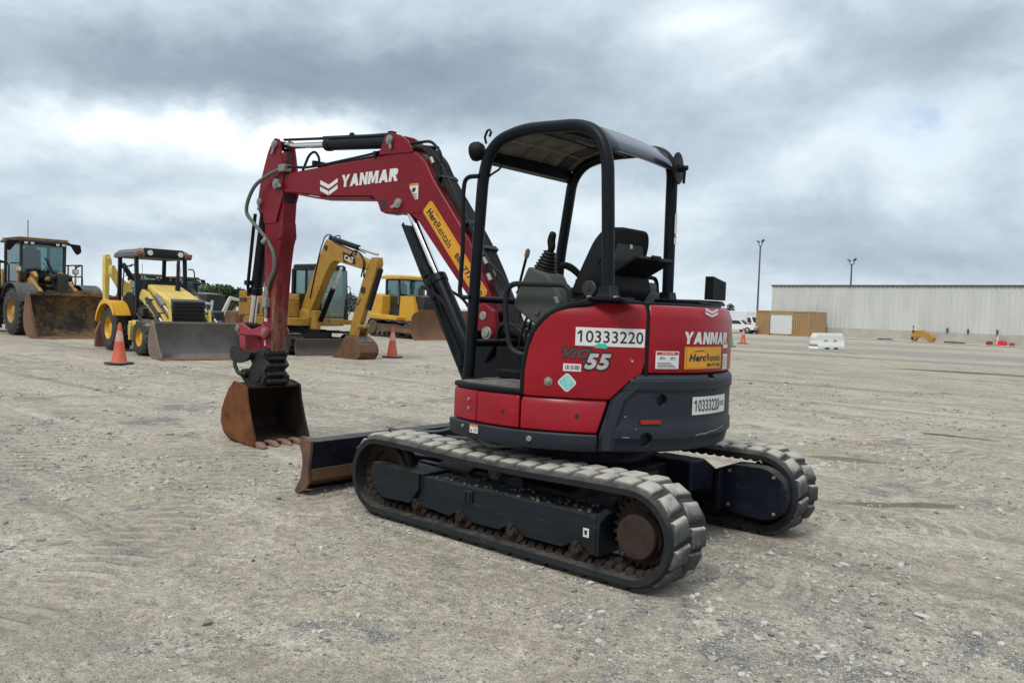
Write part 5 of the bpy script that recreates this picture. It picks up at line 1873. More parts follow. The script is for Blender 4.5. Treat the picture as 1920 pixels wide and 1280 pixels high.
def cab_shell(parent, x0, x1, y0, y1, z0, z1, post, roof, gl, low=0.0, lean=.0, roof_over=.10, roof_t=.10, post_w=.09, floor_z=None):
    """posts, roof and panes of an operator cab; x1 is the front"""
    m = MB()
    for x in (x0, x1):
        for y in (y0, y1):
            dxx = lean*(1 if x == x1 else 0)
            m.loft([[(x+dxx*(0 if z == z0 else -1)+a*post_w/2, y+b*post_w/2, z) for a, b in ((-1, -1), (1, -1), (1, 1), (-1, 1))] for z in (z0, z1)])
    for z in (z0, z1-.04):
        for y in (y0, y1):
            m.bx(x0, x1-(lean if z > z0 else 0), y-post_w/2, y+post_w/2, z, z+.07)
        for x in (x0, x1-(lean if z > z0 else 0)):
            m.bx(x-post_w/2, x+post_w/2, y0, y1, z+.002, z+.072)
    cb = m.build('cab', post, parent, bevel=.012)
    if low:
        m = MB()
        m.bx(x0+.02, x1-.02, y0+.01, y0+.03, z0, z0+low)
        m.bx(x0+.02, x1-.02, y1-.03, y1-.01, z0, z0+low)
        m.build('door_panel', post, cb)
    for nm, q in (('window', [(x0, y0, 0), (x1, y0, 0)]), ('window', [(x0, y1, 0), (x1, y1, 0)]), ('windscreen', [(x1, y0, 0), (x1, y1, 0)]), ('rear_window', [(x0, y0, 0), (x0, y1, 0)])):
        m = MB()
        a, b = Vector(q[0]), Vector(q[1])
        la, lb = (lean if a.x == x1 else 0), (lean if b.x == x1 else 0)
        n = Vector(((b-a).y, -(b-a).x, 0)).normalized()*.005
        zz0, zz1 = z0+low+.02, z1-.02
        f = lambda p, l, z, s: (p.x - l*(z-z0)/(z1-z0)+n.x*s, p.y+n.y*s, z)
        m.loft([[f(a, la, zz0, s), f(b, lb, zz0, s), f(b, lb, zz1, s), f(a, la, zz1, s)] for s in (-1, 1)])
        m.build(nm, gl, cb)
    m = MB()
    o = roof_over
    pr = fillet([(x0-o, y0-o), (x1+o-lean, y0-o), (x1+o-lean, y1+o), (x0-o, y1+o)], .12, 4, True)
    pr2 = fillet([(x0-o*.3, y0-o*.3), (x1+o*.3-lean, y0-o*.3), (x1+o*.3-lean, y1+o*.3), (x0-o*.3, y1+o*.3)], .12, 4, True)
    m.prism(pr, z1+.03, z1+.03+roof_t*.6, 'z')
    m.prism(pr, z1+.03+roof_t*.6, z1+.03+roof_t, 'z', poly2=pr2)
    m.build('roof', roof, cb, bevel=.01)
    m = MB()
    cx = x0+(x1-x0)*.40
    cy = (y0+y1)/2
    w = (y1-y0)*.22
    m.box((cx-.22, cy, z0+.62*(z1-z0)), (.14, w*2, .55*(z1-z0)), Matrix.Rotation(-.12, 3, 'Y'))
    m.box((cx-.26, cy, z0+.92*(z1-z0)), (.10, w*1.2, .13))
    m.box((cx, cy, z0+.32*(z1-z0)), (.5, w*2.1, .16))
    m.build('operator_seat', 'seat_dark', cb, bevel=.05, seg=3)
    m = MB()
    sx = x1-.30-lean*.4
    m.cyl((sx+.12, cy, z0+.1), (sx, cy, z0+.42*(z1-z0)), .035, n=10)
    ring = [Vector((sx, cy, z0+.44*(z1-z0)))+Vector((.08*math.sin(t), .19*math.cos(t), .17*math.sin(t))) for t in [2*PI*k/20 for k in range(20)]]
    m.tube(ring, .016, 6, closed=True)
    m.build('steering_wheel', 'black_plastic', cb)
    return cb

def cylinder_pair(parent, a, b, f, R, r, body='black_paint', name='hydraulic_cylinder'):
    a, b = Vector(a), Vector(b)
    g = a.lerp(b, f)
    m = MB()
    m.lathe([(R*.8, 0), (R, .02), (R, (g-a).length-.03), (R*1.1, (g-a).length-.02), (R*.9, (g-a).length)], a, b-a, 14)
    o = m.build(name, body, parent)
    m = MB()
    m.cyl(g-(b-a).normalized()*.03, b, r, n=10)
    m.build('piston_rod', 'chrome', o)
    return o

# ---------------------------------------------------------------- wheel loader, far left
def wheel_loader(label, loc, rz, group=None):
    t = thing('wheel_loader', label, 'wheel loader', loc, rz, group)
    for s in (-1, 1):
        wheel(t, (0, s*1.36, .82), .82, .58, 'loader_yellow', s, 22)
        wheel(t, (-3.1, s*1.36, .82), .82, .58, 'loader_yellow', s, 22)
        m = MB()
        arc = circ(0, .82, .98, 10, 20, 150, True)
        m.strip(arc, .04, s*.75, s*1.40)
        arc = circ(-3.1, .82, .98, 10, 20, 150, True)
        m.strip(arc, .04, s*.75, s*1.40)
        m.build('mudguard', 'dark_iron', t, bevel=.01)
    m = MB()
    m.prism([(-4.3, .7), (1.0, .65), (1.2, 1.0), (.9, 1.45), (-.9, 1.5), (-1.0, 1.75), (-4.3, 1.75)], -.62, .62)
    m.build('chassis', 'dark_iron', t, bevel=.03)
    m = MB()
    m.prism(fillet([(-4.5, 1.2), (-2.75, 1.2), (-2.75, 2.32), (-4.2, 2.2), (-4.5, 1.9)], .15, 4, True), -.78, .78)
    m.build('engine_hood', 'loader_yellow', t, bevel=.04)
    cb = cab_shell(t, -2.6, -1.05, -.72, .72, 1.72, 3.22, 'dark_iron', 'dark_iron', 'cab_glass', .12, lean=-.02, roof_over=.16, roof_t=.14)
    m = MB()
    m.prism(fillet([(-2.72, -.84), (-.94, -.84), (-.94, .84), (-2.72, .84)], .1, 4, True), 3.385, 3.43, 'z')
    m.build('roof_cap', 'loader_yellow', cb, bevel=.015)
    m = MB()
    m.prism([(-2.7, 1.30), (-1.0, 1.3), (-.9, 1.72), (-2.7, 1.72)], -.75, .75)
    m.build('cab_base', 'dark_iron', t, bevel=.02)
    m = MB()
    m.tube([(-1.03, .45, 1.95), (-1.03, .05, 2.75)], .018, 6)
    m.tube([(-1.03, .48, 1.95), (-1.03, .12, 2.75)], .010, 6)
    m.bx(-2.56, -2.50, -.08, .02, 1.8, 3.2)
    m.bx(-1.5, -1.2, -.5, .5, 1.80, 2.05)
    m.build('wiper', 'black_plastic', cb)
    for y in (-.62, -.42, .42, .62):
        m = MB()
        m.box((-.90, y, 3.22), (.09, .15, .10))
        m.box((-.853, y, 3.22), (.01, .12, .075), None, 1)
        m.build('work_lamp', ['black_plastic', 'lamp_glass'], cb, bevel=.008)
    for s in (-1, 1):
        m = MB()
        m.prism(fillet([(s*.86, 3.30), (s*1.22, 3.28), (s*1.26, 3.02), (s*1.12, 2.90), (s*1.00, 3.06)], .05, 3, True), -1.0, -.90, 'x')
        m.tube([(-.95, s*.8, 3.26), (-.95, s*1.1, 3.2)], .03, 8)
        m.build('mirror', 'black_plastic', cb, bevel=.02)
    # hand rails and catwalk on both sides
    for s in (-1, 1):
        m = MB()
        for x in (-2.4, -1.7, -1.1):
            m.tube([(x, s*1.36, 1.62), (x, s*1.36, 2.55)], .028, 8)
        m.tube(fillet([(-2.6, s*1.36, 2.12), (-1.05, s*1.36, 2.12), (-1.05, s*1.36, 1.75)], .1, 4), .024, 8)
        m.tube(fillet([(-2.4, s*.80, 2.52), (-2.4, s*1.36, 2.55), (-1.1, s*1.36, 2.55), (-1.02, s*1.10, 2.45), (-1.02, s*1.10, 1.7)], .12, 4), .026, 8)
        m.build('hand_rail', 'black_paint', t)
        m = MB()
        m.bx(-2.7, -.95, s*.78, s*1.40, 1.58, 1.63)
        for k in range(3):
            m.bx(-1.35, -1.05, s*1.12, s*1.40, .55+.35*k, .59+.35*k)
        m.tube([(-1.05, s*1.39, .5), (-1.05, s*1.39, 1.6)], .025, 6)
        m.build('step', 'dark_iron', t)
    # lift arms, tilt linkage, cylinders
    for s in (-1, 1):
        m = MB()
        m.prism(fillet([(-.75, 1.95), (-.4, 2.0), (.5, 1.55), (1.25, .58), (1.44, .40), (1.44, .20), (1.22, .25), (.85, .78), (.2, 1.30), (-.75, 1.68)], .1, 3, True), s*.52, s*.66)
        m.build('lift_arm', 'loader_yellow', t, bevel=.02)
        cylinder_pair(t, (-.55, s*.44, .95), (.55, s*.44, 1.28), .6, .085, .045)
        m = MB()
        m.prism([(-.95, 1.4), (-.45, 1.4), (-.35, 2.05), (-.55, 2.22), (-.80, 2.20), (-.95, 1.9)], s*.38, s*.50)
        m.build('arm_tower', 'loader_yellow', t, bevel=.02)
        m = MB()
        m.tube([(-.62, s*.95, 1.8), (-.62, s*.95, 2.2)], .035, 8)
        m.box((-.62, s*.95, 2.28), (.14, .18, .18))
        m.box((-.548, s*.95, 2.28), (.01, .14, .13), None, 1)
        m.build('head_lamp', ['loader_yellow', 'lamp_glass'], t, bevel=.015)
    m = MB()
    m.prism(fillet([(.55, 2.12), (.80, 2.16), (.95, 1.55), (1.20, 1.05), (1.25, .60), (1.05, .60), (.80, 1.2), (.45, 1.7)], .06, 3, True), -.16, .16)
    m.cyl((.62, -.34, 2.0), (.62, .34, 2.0), .11, n=16)
    m.cyl((.75, -.5, 1.45), (.75, .5, 1.45), .12, n=16)
    m.build('tilt_lever', 'greasy_steel', t, bevel=.02)
    cylinder_pair(t, (-.6, 0, 1.95), (.62, 0, 2.02), .65, .10, .055, 'loader_yellow')
    m = MB()
    m.tube(smooth_path([(-.6, .2, 1.9), (-.2, .25, 2.15), (.2, .2, 2.1), (.6, .22, 1.9)]), .025, 6)
    m.tube(smooth_path([(-.6, -.2, 1.9), (-.1, -.28, 2.1), (.3, -.2, 2.0), (.7, -.25, 1.7)]), .025, 6)
    for s in (-1, 1):
        m.tube(smooth_path([(-.6, s*.3, 1.6), (-.1, s*.5, 1.75), (.4, s*.48, 1.45), (.9, s*.42, 1.1)]), .022, 6)
        m.tube(smooth_path([(-.7, s*.62, 1.5), (-.5, s*.7, 2.1), (-.2, s*.62, 2.05), (.3, s*.58, 1.7)]), .02, 6)
        m.box((-.35, s*.30, 1.65), (.3, .22, .25))
    m.build('hydraulic_hose', 'hose_rubber', t)
    # bucket: open to the front
    m = MB()
    prof = [(2.70, .0), (2.1, .015), (1.75, .08), (1.55, .30), (1.48, .65), (1.52, 1.0), (1.66, 1.30), (1.80, 1.43)]
    m.strip(prof, .035, -1.42, 1.42)
    m.prism([(-1.42, 1.40), (-1.06, 1.52), (-.10, 1.50), (-.02, 1.50), (.02, 1.58), (.52, 1.58), (.60, 1.50), (1.06, 1.52), (1.42, 1.40)], 1.77, 1.81, 'x')
    bk_ = m.build('bucket', 'scoured_bucket', t)
    for s in (-1, 1):
        m = MB()
        m.prism([(2.66, -.0), (2.1, .0), (1.74, .07), (1.53, .30), (1.46, .65), (1.50, 1.0), (1.65, 1.32), (1.80, 1.46), (1.92, 1.42), (2.10, 1.0), (2.45, .35)], s*1.40, s*1.45)
        m.prism([(2.68, -.0), (2.62, .0), (2.40, .35), (2.06, 1.0), (1.88, 1.42), (1.93, 1.43), (2.12, 1.0), (2.47, .35)], s*1.45, s*1.48)
        m.build('bucket_side', 'mud_rust', bk_, bevel=.008)
    m = MB()
    m.prism([(2.78, -.005), (2.35, .02), (2.35, .05), (2.76, .025)], -1.47, 1.47)
    m.build('cutting_edge', 'mud_rust', bk_, bevel=.005)
    m = MB()
    m.tube([(-1.2, -.45, 3.30), (-1.2, -.46, 4.05)], .016, 6)
    m.build('antenna', 'black_plastic', cb)
    return t
wl = wheel_loader('large yellow wheel loader with enclosed cab and muddy wide bucket on the ground', (27.75, -6.55, 0), PI)

# ---------------------------------------------------------------- backhoe loader
t = thing('backhoe_loader', 'yellow backhoe loader with open canopy and grey front bucket', 'backhoe loader', (19.0, -5.80, 0), math.radians(176))
for s in (-1, 1):
    wheel(t, (0, s*1.02, .60), .60, .50, 'deep_yellow', s, 18)
    wheel(t, (2.25, s*1.06, .455), .455, .42, 'deep_yellow', s, 18)
    m = MB()
    arc = circ(.02, .60, .74, 12, 28, 168, True)
    m.strip(arc, .03, s*.54, s*1.10)
    fo = [(.02+.77*math.cos(math.radians(a)), .60+.77*math.sin(math.radians(a))) for a in range(30, 167, 8)]
    fi = [(.02+.70*math.cos(math.radians(a)), .60+.64*math.sin(math.radians(a))) for a in range(166, 29, -8)]
    m.prism(fo+fi, s*1.09, s*1.12)
    m.build('rear_fender', 'deep_yellow', t, bevel=.015)
    m = MB()
    m.prism([(.15, .75), (.95, .72), (1.0, 1.1), (.75, 1.45), (.35, 1.58), (.05, 1.4)], s*.56, s*.68)
    m.build('side_cowl', 'black_plastic', t, bevel=.03)
    m = MB()
    m.prism([(.75, .42), (1.55, .42), (1.55, .70), (.75, .72)], s*.42, s*.80)
    m.build('tank', 'grey_roof', t, bevel=.03)
    m = MB()
    m.prism([(1.6, .70), (2.55, .66), (2.62, .78), (1.6, .86)], s*.72, s*1.00)
    m.prism([(1.55, .35), (1.62, .35), (1.66, .82), (1.55, .84)], s*.80, s*1.06)
    m.build('front_fender', 'pale_yellow', t, bevel=.02)
m = MB()
m.prism([(-.6, .45), (2.7, .42), (2.75, .75), (1.0, .95), (-.6, 1.15)], -.42, .42)
m.bx(2.1, 2.4, -.75, .75, .36, .52)
m.build('chassis', 'dark_iron', t, bevel=.02)
m = MB()
m.prism([(1.10, .95), (2.55, .85), (2.62, 1.36), (1.10, 1.80)], -.44, .44)
bhh = m.build('hood', 'pale_yellow', t, bevel=.05)
m = MB()
m.prism([(2.56, .78), (2.66, .78), (2.70, 1.38), (2.56, 1.44)], -.42, .42)
gr = m.build('grille', 'dark_iron', bhh, bevel=.015)
for k in range(6):
    m = MB()
    z = .84+.095*k
    m.prism([(2.66+.006*k, z), (2.73+.006*k, z+.01), (2.71+.006*k, z+.032), (2.66+.006*k, z+.028)], -.38, .38)
    m.build('slat', 'black_plastic', gr, bevel=.004)
m = MB()
m.prism([(.85, 1.2), (1.12, 1.2), (1.12, 1.80), (1.0, 1.92), (.85, 1.85)], -.50, .50)
m.bx(.6, .85, -.25, .25, 1.0, 1.30)
m.build('dashboard', 'black_plastic', t, bevel=.03)
m = MB()
m.box((.20, 0, 1.30), (.5, .52, .14))
m.box((-.05, 0, 1.62), (.14, .5, .6), Matrix.Rotation(-.1, 3, 'Y'))
m.build('operator_seat', 'seat_dark', t, bevel=.04)
m = MB()
ring = [Vector((.78, 0, 1.80))+Vector((.10*math.sin(a), .19*math.cos(a), .15*math.sin(a))) for a in [2*PI*k/20 for k in range(20)]]
m.tube(ring, .016, 6, closed=True)
m.cyl((.9, 0, 1.6), (.78, 0, 1.8), .03, n=8)
m.build('steering_wheel', 'black_plastic', t)
m = MB()
for s in (-1, 1):
    m.loft([[(x+a*.045, y*s+b*.045, z) for a, b in ((-1, -1), (1, -1), (1, 1), (-1, 1))] for x, y, z in ((1.02, .64, 1.0), (.86, .64, 2.52))])
    m.loft([[(x+a*.045, y*s+b*.045, z) for a, b in ((-1, -1), (1, -1), (1, 1), (-1, 1))] for x, y, z in ((-.42, .60, 1.2), (-.40, .60, 2.52))])
    m.tube(fillet([(.88, s*.74, 2.25), (.82, s*.92, 2.25), (.92, s*1.0, 1.45), (1.0, s*.76, 1.35)], .06, 3), .018, 8)
cfm = m.build('canopy_post', 'charcoal_paint', t, bevel=.008)
m = MB()
rp0 = fillet([(-.62, -.72), (1.02, -.72), (1.14, -.50), (1.14, .60), (1.02, .80), (-.62, .80)], .12, 4, True)
rp1 = fillet([(-.52, -.60), (.92, -.60), (1.02, -.42), (1.02, .50), (.92, .68), (-.52, .68)], .12, 4, True)
m.prism(rp0, 2.50, 2.60, 'z')
m.prism(rp0, 2.60, 2.72, 'z', poly2=rp1)
crf = m.build('canopy_roof', mat('dark_grey_roof', (.085, .088, .09), .55, var=.15, dust=.25), cfm, bevel=.025)
m = MB()
m.prism([(1.08, 2.50), (1.165, 2.50), (1.15, 2.60), (1.06, 2.74), (1.0, 2.74)], -.52, .52)
m.build('visor', 'black_plastic', crf, bevel=.015)
for y in (-.40, .40):
    m = MB()
    m.lathe([(.0, 0), (.06, 0), (.072, .02), (.07, .05), (0, .055)], (1.13, y, 2.61), (1, 0, .1), 18)
    m.build('head_lamp', 'lamp_glass', crf)
for y in (-.66, .66):
    m = MB()
    m.box((1.10, y, 2.60), (.08, .15, .09))
    m.build('signal_lamp', 'amber_lens', crf, bevel=.012)
for y in (-.3, .62):
    m = MB()
    m.cyl((.2, y, 2.70), (.2, y, 2.77), .05, .04, n=14)
    m.build('beacon', 'black_plastic', crf)
m = MB()
m.tube(fillet([(1.60, .16, 1.55), (1.60, .16, 2.36), (1.52, .20, 2.44)], .06, 4), .045, 12)
m.cyl((1.60, .16, 1.5), (1.60, .16, 1.78), .065, n=12)
m.build('exhaust_pipe', 'charcoal_paint', t)
for s in (-1, 1):
    m = MB()
    m.prism(fillet([(.95, 1.42), (1.15, 1.66), (1.40, 1.60), (2.60, .95), (3.10, .48), (3.14, .30), (3.02, .26), (2.5, .68), (1.2, 1.34)], .06, 3, True), s*.50, s*.60)
    m.build('loader_arm', 'pale_yellow', t, bevel=.015)
    cylinder_pair(t, (1.15, s*.66, .85), (2.45, s*.66, .80), .55, .05, .028, 'charcoal_paint')
    cylinder_pair(t, (1.75, s*.70, 1.42), (3.10, s*.70, .66), .62, .05, .028, 'charcoal_paint')
    m = MB()
    m.prism([(2.65, 1.15), (2.78, 1.18), (2.92, .55), (2.82, .48)], s*.48, s*.53)
    m.build('tilt_link', 'pale_yellow', t, bevel=.01)
m = MB()
prof = [(4.0, .0), (3.5, .015), (3.27, .12), (3.20, .35), (3.24, .60), (3.38, .86)]
m.strip(prof, .025, -1.17, 1.17)
m.box((3.37, 0, .86), (.06, 2.34, .05))
bb = m.build('front_bucket', 'grey_bucket', t)
for s in (-1, 1):
    m = MB()
    m.prism([(4.0, .0), (3.5, .0), (3.26, .10), (3.18, .35), (3.22, .62), (3.36, .90), (3.50, .84), (3.78, .30), (4.0, .07)], s*1.16, s*1.20)
    m.build('bucket_side', mat('rust_grey', (.15, .11, .085), .65, var=.3, dirt=(.10, .05, .03), da=.4, ds=4), bb, bevel=.006)
m = MB()
m.prism([(4.07, -.005), (3.85, .0), (3.85, .035), (4.06, .02)], -1.2, 1.2)
m.build('cutting_edge', 'mud_rust', bb, bevel=.004)
# hoses, valves and worn patches about the hood
m = MB()
for s in (-1, 1):
    m.tube(smooth_path([(.95, s*.46, 1.35), (1.4, s*.56, 1.66), (1.9, s*.60, 1.50), (2.4, s*.58, 1.20), (2.75, s*.52, .95)]), .016, 6)
    m.tube(smooth_path([(1.0, s*.62, 1.0), (1.5, s*.66, 1.25), (2.0, s*.66, 1.05), (2.5, s*.62, .80), (2.9, s*.58, .60)]), .016, 6)
    m.tube(smooth_path([(.9, s*.5, 1.1), (1.2, s*.72, 1.0), (1.6, s*.72, .86), (2.0, s*.6, .75)]), .02, 6)
    m.box((1.75, s*.62, 1.34), (.16, .12, .14))
    m.box((2.35, s*.56, 1.02), (.12, .10, .12))
    m.box((1.3, s*.60, 1.05), (.35, .14, .22))
m.build('loader_hose', 'dark_iron', t)
for s in (-1, 1):
    m = MB()
    m.prism([(1.3, 1.05), (2.3, .95), (2.35, 1.26), (1.35, 1.52)], s*.44, s*.452)
    m.build('hood_side_panel', mat('bleached_panel', (.52, .36, .24), .6, var=.25, vs=6, dirt=(.30, .20, .10), da=.4, ds=6), bhh, bevel=.004)
    cylinder_pair(t, (1.9, s*.50, 1.50), (2.72, s*.50, 1.05), .55, .055, .03, 'grey_roof')
# digging arm folded up at the rear, swung to the side
sq = lambda p: [((a+.66)*.62-.30, b) for a, b in p]
m = MB()
m.prism(fillet(sq([(-.52, 2.34), (-.40, 2.36), (-.18, 2.08), (.26, 1.82), (.40, 1.95), (.44, 1.55), (.32, 1.15), (.10, .85), (-.14, .85), (-.02, 1.30), (-.06, 1.62), (-.34, 1.92), (-.52, 2.10)]), .04, 3, True), -2.42, -2.15, 'x')
bhb = m.build('digger_boom', 'pale_yellow', t, bevel=.015)
m = MB()
m.lathe([(.055, 0), (.075, .02), (.075, .50), (.05, .52)], (-2.06, .34, 1.98), (0, -.28, .42), 14)
m.tube(smooth_path([(-2.0, .38, 2.2), (-2.0, .42, 2.34), (-2.0, .30, 2.40), (-2.0, .22, 2.32)]), .018, 6)
dc = m.build('hydraulic_cylinder', 'charcoal_paint', bhb)
m = MB()
m.cyl((-2.06, .09, 2.36), (-2.06, -.10, 2.62), .040, n=12)
m.build('piston_rod', 'chrome', dc)
m = MB()
m.prism(fillet(sq([(-.64, 2.66), (-.42, 2.68), (-.30, 2.45), (-.40, 2.0), (-.42, 1.1), (-.58, 1.1), (-.64, 1.9)]), .04, 3, True), -2.72, -2.5, 'x')
m.cyl((-2.46, -.20, 2.55), (-2.40, -.20, 2.55), .05, n=12)
m.build('dipper_arm', 'pale_yellow', bhb, bevel=.015)
m = MB()
m.bx(-2.2, -.6, -.30, .30, .45, .95)
m.build('rear_frame', 'dark_iron', t, bevel=.03)
for s in (-1, 1):
    m = MB()
    m.prism(fillet([(s*.70, .03), (s*1.02, .03), (s*1.02, .45), (s*.85, .85), (s*.66, .8), (s*.62, .3)], .05, 3, True), -1.05, -.92, 'x')
    m.build('stabiliser', 'mud_rust', t, bevel=.02)

# ---------------------------------------------------------------- yellow excavator in the middle
t = thing('crawler_excavator', 'dirty ochre excavator with enclosed cab, its boom bent over an upturned brown bucket', 'excavator', (17.2, -9.5, 0), PI)
for s in (-1, 1):
    ct = crawler(t, -1.05, 1.05, s*.75, s*1.18, .33, 'track_rubber', 40, sag=.02)
    m = MB()
    m.prism([(-1.15, .16), (1.15, .16), (1.05, .46), (-1.05, .46)], s*.82, s*1.10)
    for x in (-.7, -.35, 0, .35, .7):
        m.cyl((x, s*.8, .14), (x, s*1.14, .14), .10, n=14)
    for x in (-1.05, 1.05):
        m.cyl((x, s*.85, .33), (x, s*1.12, .33), .24, n=20)
    m.build('track_frame', 'dark_iron', ct, bevel=.01)
m = MB()
m.bx(-.6, .6, -.75, .75, .35, .6)
m.cyl((0, 0, .55), (0, 0, .82), .6, n=30)
m.build('undercarriage', 'dark_iron', t, bevel=.02)
m = MB()
m.strip([(1.62, .0), (1.55, .12), (1.54, .28), (1.60, .46)], .03, -1.18, 1.18)
m.prism([(1.50, .08), (1.54, .08), (1.54, .40), (1.50, .40)], -1.1, 1.1)
m.bx(.4, 1.52, -.5, -.36, .22, .36)
m.bx(.4, 1.52, .36, .5, .22, .36)
m.build('dozer_blade', mat('dull_blade', (.085, .062, .05), .6, var=.25, dirt=(.04, .033, .028), da=.4, ds=2), t, bevel=.008)
m = MB()
m.prism(fillet([(.75, -1.10), (.95, -.7), (.95, .3), (.6, 1.25), (-1.3, 1.25), (-1.75, .7), (-1.75, -.7), (-1.3, -1.1)], .25, 4, True), .80, 1.02, 'z')
m.build('platform', 'ochre_paint', t, bevel=.02)
m = MB()
side = fillet([(-1.65, -1.10), (.35, -1.10), (.58, -.95), (.62, -.35), (-1.65, -.30)], .22, 5, True)
m.prism(side, 1.02, 1.50, 'z')
side2 = [(x*.96-.03, y*.94) for x, y in side]
m.prism(side, 1.50, 1.70, 'z', poly2=side2)
m.prism(fillet([(-1.72, -1.05), (-1.0, -1.1), (-1.0, 1.1), (-1.72, 1.05)], .25, 5, True), 1.0, 1.75, 'z')
bd = m.build('engine_cover', 'ochre_paint', t, bevel=.03)
m = MB()
for k in range(3):
    m.bx(.30-.5*k, .62-.5*k, -1.112, -1.10, 1.10, 1.40)
put_text(m, '308', plane_map((0, -1.114, 0), (1, 0, 0), (0, 0, 1)), -1.45, -1.05, 1.42, 1.56, .002, .02, 0, 1)
m.build('access_panel', ['dark_iron', 'ink'], bd)
cb = cab_shell(t, -.95, .42, .42, 1.38, .98, 2.48, 'charcoal_paint', 'charcoal_paint', 'green_glass', .0, lean=.12, roof_over=.05, roof_t=.12, post_w=.11)
m = MB()
m.box((.36, .90, 1.02), (.06, .96, .16))
m.box((.38, .90, 1.55), (.05, .96, .05))
m.bx(-.95, .40, .36, .40, 1.0, 1.35)
m.bx(-.35, -.27, .40, .45, 1.0, 2.45)
m.tube(fillet([(.34, 1.42, 2.0), (.40, 1.52, 2.0), (.44, 1.52, 1.2), (.42, 1.44, 1.1)], .05, 3), .016, 6)
m.build('cab_trim', 'charcoal_paint', cb, bevel=.008)
m = MB()
m.bx(.05, .70, .40, 1.42, .84, .98)
m.build('cab_step', 'ochre_paint', t, bevel=.01)
m = MB()
m.prism([(.40, .80), (.95, .80), (1.0, 1.05), (.92, 1.22), (.66, 1.30), (.45, 1.15)], -.40, .10)
m.cyl((.95, -.12, .70), (.95, -.12, 1.25), .16, n=16)
m.build('boom_swing_post', 'ochre_paint', t, bevel=.02)
bx_ = lambda p: [(a+.80, b) for a, b in p]
m = MB()
bmp = bx_([(-.34, 1.05), (-.28, 1.35), (.48, 2.75), (.68, 3.08), (.82, 3.25), (.96, 3.22), (1.20, 3.10), (2.0, 2.82), (2.55, 2.66), (2.72, 2.56), (2.70, 2.44), (2.56, 2.38), (2.05, 2.48), (1.45, 2.60), (1.20, 2.64), (1.02, 2.55), (.72, 2.12), (.08, 1.10), (-.12, .95)])
m.prism(bmp, -.30, -.04)
cboom = m.build('boom', 'ochre_paint', t, bevel=.02)
lm = plane_map((0, -.30, 0), (1, 0, 0), (0, 0, 1))
m = MB()
put_poly(m, lm, [(2.42, 2.60), (2.95, 2.52), (2.92, 2.74), (2.36, 2.90)], .003, 0)
put_poly(m, lm, [(2.60, 2.60), (2.80, 2.57), (2.70, 2.70)], .005, 2)
mm_ = lambda u, v, h: lm(u, v-.22*(u-2.42), h)
put_text(m, 'CAT', mm_, 2.46, 2.86, 2.67, 2.82, .007, .03, 0, 1)
m.build('maker_lettering', ['ink', 'white_vinyl', 'deep_yellow'], cboom)
m = MB()
for y in (-.32, -.02):
    m.tube(smooth_path([(.95, y, 1.6), (1.32, y, 2.78), (1.50, y, 3.18), (1.62, y, 3.34), (1.85, y, 3.36), (1.95, y, 3.2), (2.6, y, 2.98), (3.0, y, 2.86)]), .016, 6)
m.tube(smooth_path([(2.9, -.30, 2.80), (3.1, -.33, 2.85), (3.3, -.33, 2.70), (3.36, -.34, 2.4), (3.30, -.3, 2.2)]), .02, 6)
m.tube(smooth_path([(2.7, -.32, 2.75), (3.0, -.35, 2.90), (3.35, -.35, 2.62), (3.25, -.34, 2.2)]), .02, 6)
m.build('boom_hose', 'hose_rubber', cboom)
m = MB()
m.cyl((1.62, -.33, 3.02), (1.62, -.28, 3.02), .07, n=14)
m.build('boom_pin', 'dark_iron', cboom)
cylinder_pair(t, (1.20, -.12, .95), (2.10, -.12, 2.46), .62, .075, .04, 'black_paint', 'boom_cylinder')
cylinder_pair(t, (1.62, -.17, 3.30), (3.70, -.17, 2.80), .62, .075, .042, 'black_paint', 'arm_cylinder')
m = MB()
m.prism(bx_([(2.68, 2.62), (2.78, 2.72), (2.98, 2.72), (3.02, 2.55), (2.92, 2.25), (2.42, 1.05), (2.12, .58), (1.98, .52), (1.92, .62), (2.02, 1.0), (2.38, 2.0), (2.56, 2.38)]), -.28, -.06)
ca_ = m.build('arm', 'ochre_paint', t, bevel=.015)
m = MB()
m.cyl((3.28, -.30, 1.85), (3.28, -.28, 1.85), .09, n=14)
m.prism([(3.02, 1.45), (3.05, 1.42), (3.20, 1.60), (3.17, 1.62)], -.285, -.28)
m.build('arm_mark', 'ink', ca_)
cylinder_pair(t, (3.86, -.17, 2.42), (3.22, -.17, .86), .70, .065, .035, 'black_paint', 'bucket_cylinder')
m = MB()
for y in (-.33, -.04):
    m.prism(bx_([(2.36, .98), (2.46, .86), (2.20, .56), (2.08, .60)]), y, y+.04)
    m.prism(bx_([(2.36, .92), (2.44, .84), (2.30, .30), (2.16, .30)]), y+.005, y+.035)
m.cyl((3.20, -.36, .88), (3.20, .0, .88), .055, n=12)
m.cyl((2.90, -.36, .56), (2.90, .0, .56), .055, n=12)
m.build('bucket_link', 'ochre_paint', t, bevel=.01)
m = MB()
sh = fillet(bx_([(1.60, -.0), (1.98, .52), (2.06, .62), (2.36, .60), (2.64, .44), (2.74, .24), (2.66, .05), (2.48, -.03), (2.25, -.04), (1.95, .02)]), .14, 5, True)
m.prism(sh, -.50, -.485)
m.strip(bx_([(2.06, .60), (2.36, .58), (2.62, .40), (2.68, .20), (2.58, .03), (2.30, .0), (1.58, .0)]), .02, -.485, .10)
m.prism(sh, .10, .115)
cbk = m.build('bucket', mat('cat_bucket', (.12, .058, .026), .65, var=.3, vs=4, dirt=(.05, .035, .025), da=.42, ds=2.5, bump=.2, bs=20), t, bevel=.006)
m = MB()
m.prism(bx_([(2.03, .50), (2.08, .64), (2.36, .62), (2.60, .46), (2.55, .34), (2.3, .46)]), -.40, .02)
m.build('bucket_top', 'dark_iron', cbk, bevel=.01)
m = MB()
